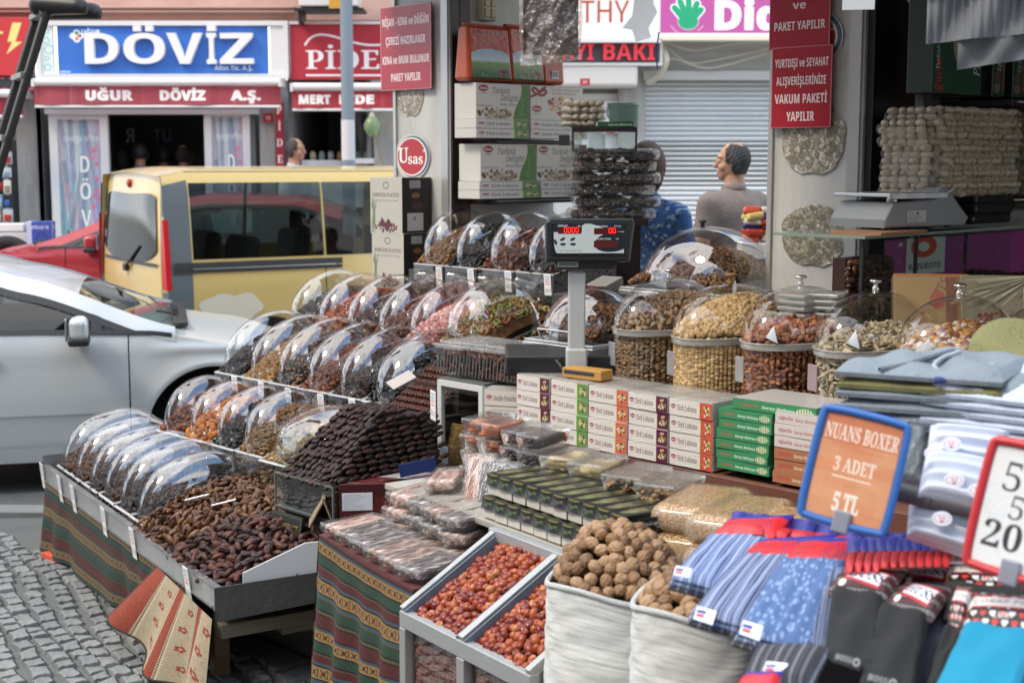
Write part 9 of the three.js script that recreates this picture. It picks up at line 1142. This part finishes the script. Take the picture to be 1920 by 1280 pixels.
const handG = (() => { const fs = [[[-0.03, -0.085, 0], 0.068], [[-0.01, -0.092, 0], 0.078], [[0.01, -0.09, 0], 0.073], [[0.029, -0.082, 0], 0.058]]; return march((x, y, z) => { let d = Math.max(0.0, 0) + ell(x, y, z, [0, -0.045, 0.0], [0.042, 0.052, 0.016]); d = smin(d, capsule(x, y, z, [0, 0.02, 0], [0, -0.02, 0], 0.026, 0.03), 0.02); for (const [a, l] of fs) { const m = [a[0] * 1.05, a[1] - l * 0.5, 0.012], e = [a[0] * 1.05, a[1] - l * 0.85, 0.034]; d = Math.min(d, smin(capsule(x, y, z, [a[0], -0.05, 0], m, 0.0095, 0.0085), capsule(x, y, z, m, e, 0.0085, 0.007), 0.004)); } d = smin(d, smin(capsule(x, y, z, [-0.032, -0.03, 0.004], [-0.056, -0.062, 0.022], 0.012, 0.0105), capsule(x, y, z, [-0.056, -0.062, 0.022], [-0.054, -0.09, 0.034], 0.0105, 0.008), 0.004), 0.006); return d; }, 0.19, 76); })();
const headG = march(headSDF, 0.19, 84);
function makePerson(label, o) {
  const B = bones(o.w ?? 0.185), t = thing('person', label, 'person', o.pos, o.turn), k = 0.05;
  const key = 'b' + (o.w ?? 0.185), all = [...B.torso, ...B.arms, ...B.legs, ...B.feet, ...B.neck];
  const G = geoOnce(key, () => { const body = march(sumB(all, k), 0.95, 112, [0, 0.87, 0]); return { body, shirt: march(((f, g) => (x, y, z) => Math.max(Math.min(f(x, y, z) - 0.003 * (fbm(x * 9 + y * 7 + 40, y * 12 - x * 8 + z * 9 + 40, 3) - 0.5) * 2, 9), 0.9 - y, y - 1.5))(sumB([...B.torso, ...[0, 1].map((i) => { const [a, e, r, q] = B.arms[i], m = a.map((v, j) => v + (e[j] - v) * 0.72); return [a, m, r + 0.01, q + 0.018]; })], 0.045, 0.010)), 0.62, 104, [0, 1.2, 0]), trousers: march(((f) => (x, y, z) => Math.max(f(x, y, z), y - 0.98, 0.05 - y))(sumB(B.legs, 0.04, 0.016)), 0.56, 84, [0, 0.52, 0]), shoes: march(((f) => (x, y, z) => Math.max(f(x, y, z), y - 0.11, 0.004 - y))(sumB(B.feet, 0.02, 0.014)), 0.3, 64, [0, 0.1, 0.05]) }; });
  const skin = M(o.skin ?? [0.42, 0.24, 0.16], 0.55, { specularIntensity: 0.5 }), hs = o.headTurn ?? 0, head = headG.clone().rotateY(hs).translate(0, 1.655, 0.01), hands = [1, -1].map((s) => { const h = handG.clone(); if (s > 0) { h.scale(-1, 1, 1); const p = h.attributes; for (const a of [p.position, p.normal, p.uv]) for (let i = 0; i < a.count; i += 3) for (let c = 0; c < a.itemSize; c++) { const v = a.array[i * a.itemSize + c]; a.array[i * a.itemSize + c] = a.array[(i + 1) * a.itemSize + c]; a.array[(i + 1) * a.itemSize + c] = v; } } return mv(h, s * ((o.w ?? 0.185) + 0.04), 0.94, 0.14, -0.65, 0, 0); });
  part('body', mg([G.body.clone(), head, ...hands]), skin, t);
  part('shirt', G.shirt, o.shirt, t); part('trousers', G.trousers, o.trousers ?? M([0.03, 0.033, 0.045], 0.85), t); part('shoes', G.shoes, o.shoes ?? M([0.015, 0.014, 0.013], 0.45), t);
  part('collar', mv(new THREE.TorusGeometry(0.07, 0.012, 8, 24).scale(1, 1, 2.2).rotateX(-Math.PI / 2 + 0.25), 0, 1.475, -0.008), o.collar ?? o.shirt, t);
  const hair = geoOnce('h' + o.hair, () => march(o.hair === 'bald' ? (x, y, z) => Math.max(headSDF(x, y, z) - 0.009 - 0.003 * Math.sin(x * 300) * Math.sin(z * 260 + y * 200), z - 0.045 + 0.5 * Math.max(0, -y), -0.085 - y + (z > -0.02 ? (z + 0.02) * 1.0 : 0), 0.0 - ell(x, y, z, [0, 0.125, -0.035], [0.052, 0.06, 0.075]), 0.0 - ell(x, y, z, [0, 0.115, 0.07], [0.07, 0.07, 0.07]), y < -0.01 && z > 0.008 ? 0.02 : -1) : o.hair === 'bob' ? (x, y, z) => Math.max(Math.min(ell(x, y, z, [0, 0.0, -0.02], [0.102, 0.135, 0.122]), ell(x, y, z, [0, -0.05, -0.045], [0.098, 0.11, 0.085])) + 0.0018 * Math.sin(Math.atan2(z, x) * 46 + y * 30), (z - 0.055) + Math.max(0, -y) * 0.35, -0.14 - y) : (x, y, z) => Math.max(headSDF(x, y, z) - 0.014, z - 0.06 - 0.6 * (y - 0.06), -0.06 - y, z - 0.085 + Math.max(0, 0.02 - y)), 0.19, 84));
  part('hair', hair.clone().rotateY(hs).translate(0, 1.655, 0.01), M(o.hairC ?? [0.02, 0.016, 0.014], 0.6, { sheen: 0.3 }), t);
  const ey = part('eyes', [1, -1].map((s) => sp(0.011, s * 0.032, 0.0, 0.082, 10, 8)), M([0.55, 0.53, 0.5], 0.2), t, [0, 1.655, 0.01], hs); part('iris', [1, -1].map((s) => sp(0.0055, s * 0.032, 0.0, 0.089, 8, 6)), M([0.02, 0.012, 0.008], 0.2), ey);
  if (o.scale) t.scale.setScalar(o.scale);
  return t;
}
const clothC = (c) => M(c, 0.9, { bumpMap: noiseAt(NOISE, 5), bumpScale: 0.008, sheen: 0.3 }, 'wear' + c);
{
  const paisley = tex(256, 256, (x, w, h) => { fill(x, '#4a74ac', 0, 0, w, h); for (let i = 0; i < 90; i++) { x.fillStyle = ['#8fb0d0', '#1d2c4c', '#b9cde0', '#16223c', '#4f78a8'][i % 5]; x.save(); x.translate(w * hash2(i, 1), h * hash2(i, 2)); x.rotate(6 * hash2(i, 3)); x.beginPath(); x.ellipse(0, 0, 13, 8, 0, 0, 7); x.fill(); x.strokeStyle = '#dfe8f2'; x.lineWidth = 1.6; x.beginPath(); x.arc(0, 0, 6, 0, 5); x.stroke(); x.restore(); } });
  const at = (px, d, y) => [(px - 960) / FPX * d, y, -d];
  makePerson('balding man in a taupe polo shirt seen from behind, looking left', { pos: at(1372, 9.2, 0.28), turn: rad(-150), headTurn: rad(52), hair: 'bald', hairC: [0.022, 0.02, 0.02], shirt: clothC([0.2, 0.165, 0.148]), collar: clothC([0.24, 0.2, 0.185]), w: 0.19 });
  makePerson('woman with brown bobbed hair and blue patterned blouse seen from behind', { pos: at(1212, 7.7, 0.28), turn: rad(160), hair: 'bob', hairC: [0.1, 0.05, 0.028], shirt: M(0xffffff, 0.9, { map: noiseAt(paisley, 2.2) }), w: 0.165, scale: 0.985 });
  makePerson('balding man in pale shirt standing in the bakery doorway', { pos: at(556, 15.4, 0.4), turn: rad(75), hair: 'bald', hairC: [0.03, 0.025, 0.022], shirt: clothC([0.5, 0.53, 0.57]), w: 0.2 });
  makePerson('person in a lilac shirt with dark hair, seen from behind in the exchange office', { pos: at(268, 16.5, 0.36), turn: rad(190), hair: 'short', shirt: clothC([0.36, 0.2, 0.34]), w: 0.2 });
  makePerson('person with long dark hair at the left inside the exchange office', { pos: at(238, 16.75, 0.3), turn: rad(175), hair: 'bob', hairC: [0.012, 0.01, 0.01], shirt: clothC([0.05, 0.04, 0.05]), w: 0.165 });
  makePerson('person with short black hair in the middle of the exchange office', { pos: at(312, 16.9, 0.32), turn: rad(200), hair: 'short', shirt: clothC([0.04, 0.05, 0.06]), w: 0.2 });
  makePerson('person with thinning hair at the right inside the exchange office', { pos: at(350, 16.6, 0.34), turn: rad(150), hair: 'bald', shirt: clothC([0.06, 0.06, 0.08]), w: 0.2 });
  const f = P(98, 34, 7.15); makePerson('person in black shoes standing on the ladder, cut off by the top edge', { pos: [f.x, f.y, f.z], turn: rad(80), hair: 'short', shirt: clothC([0.1, 0.1, 0.12]), trousers: M([0.03, 0.03, 0.032], 0.9), w: 0.2 });
}
renderer.render(scene, camera);
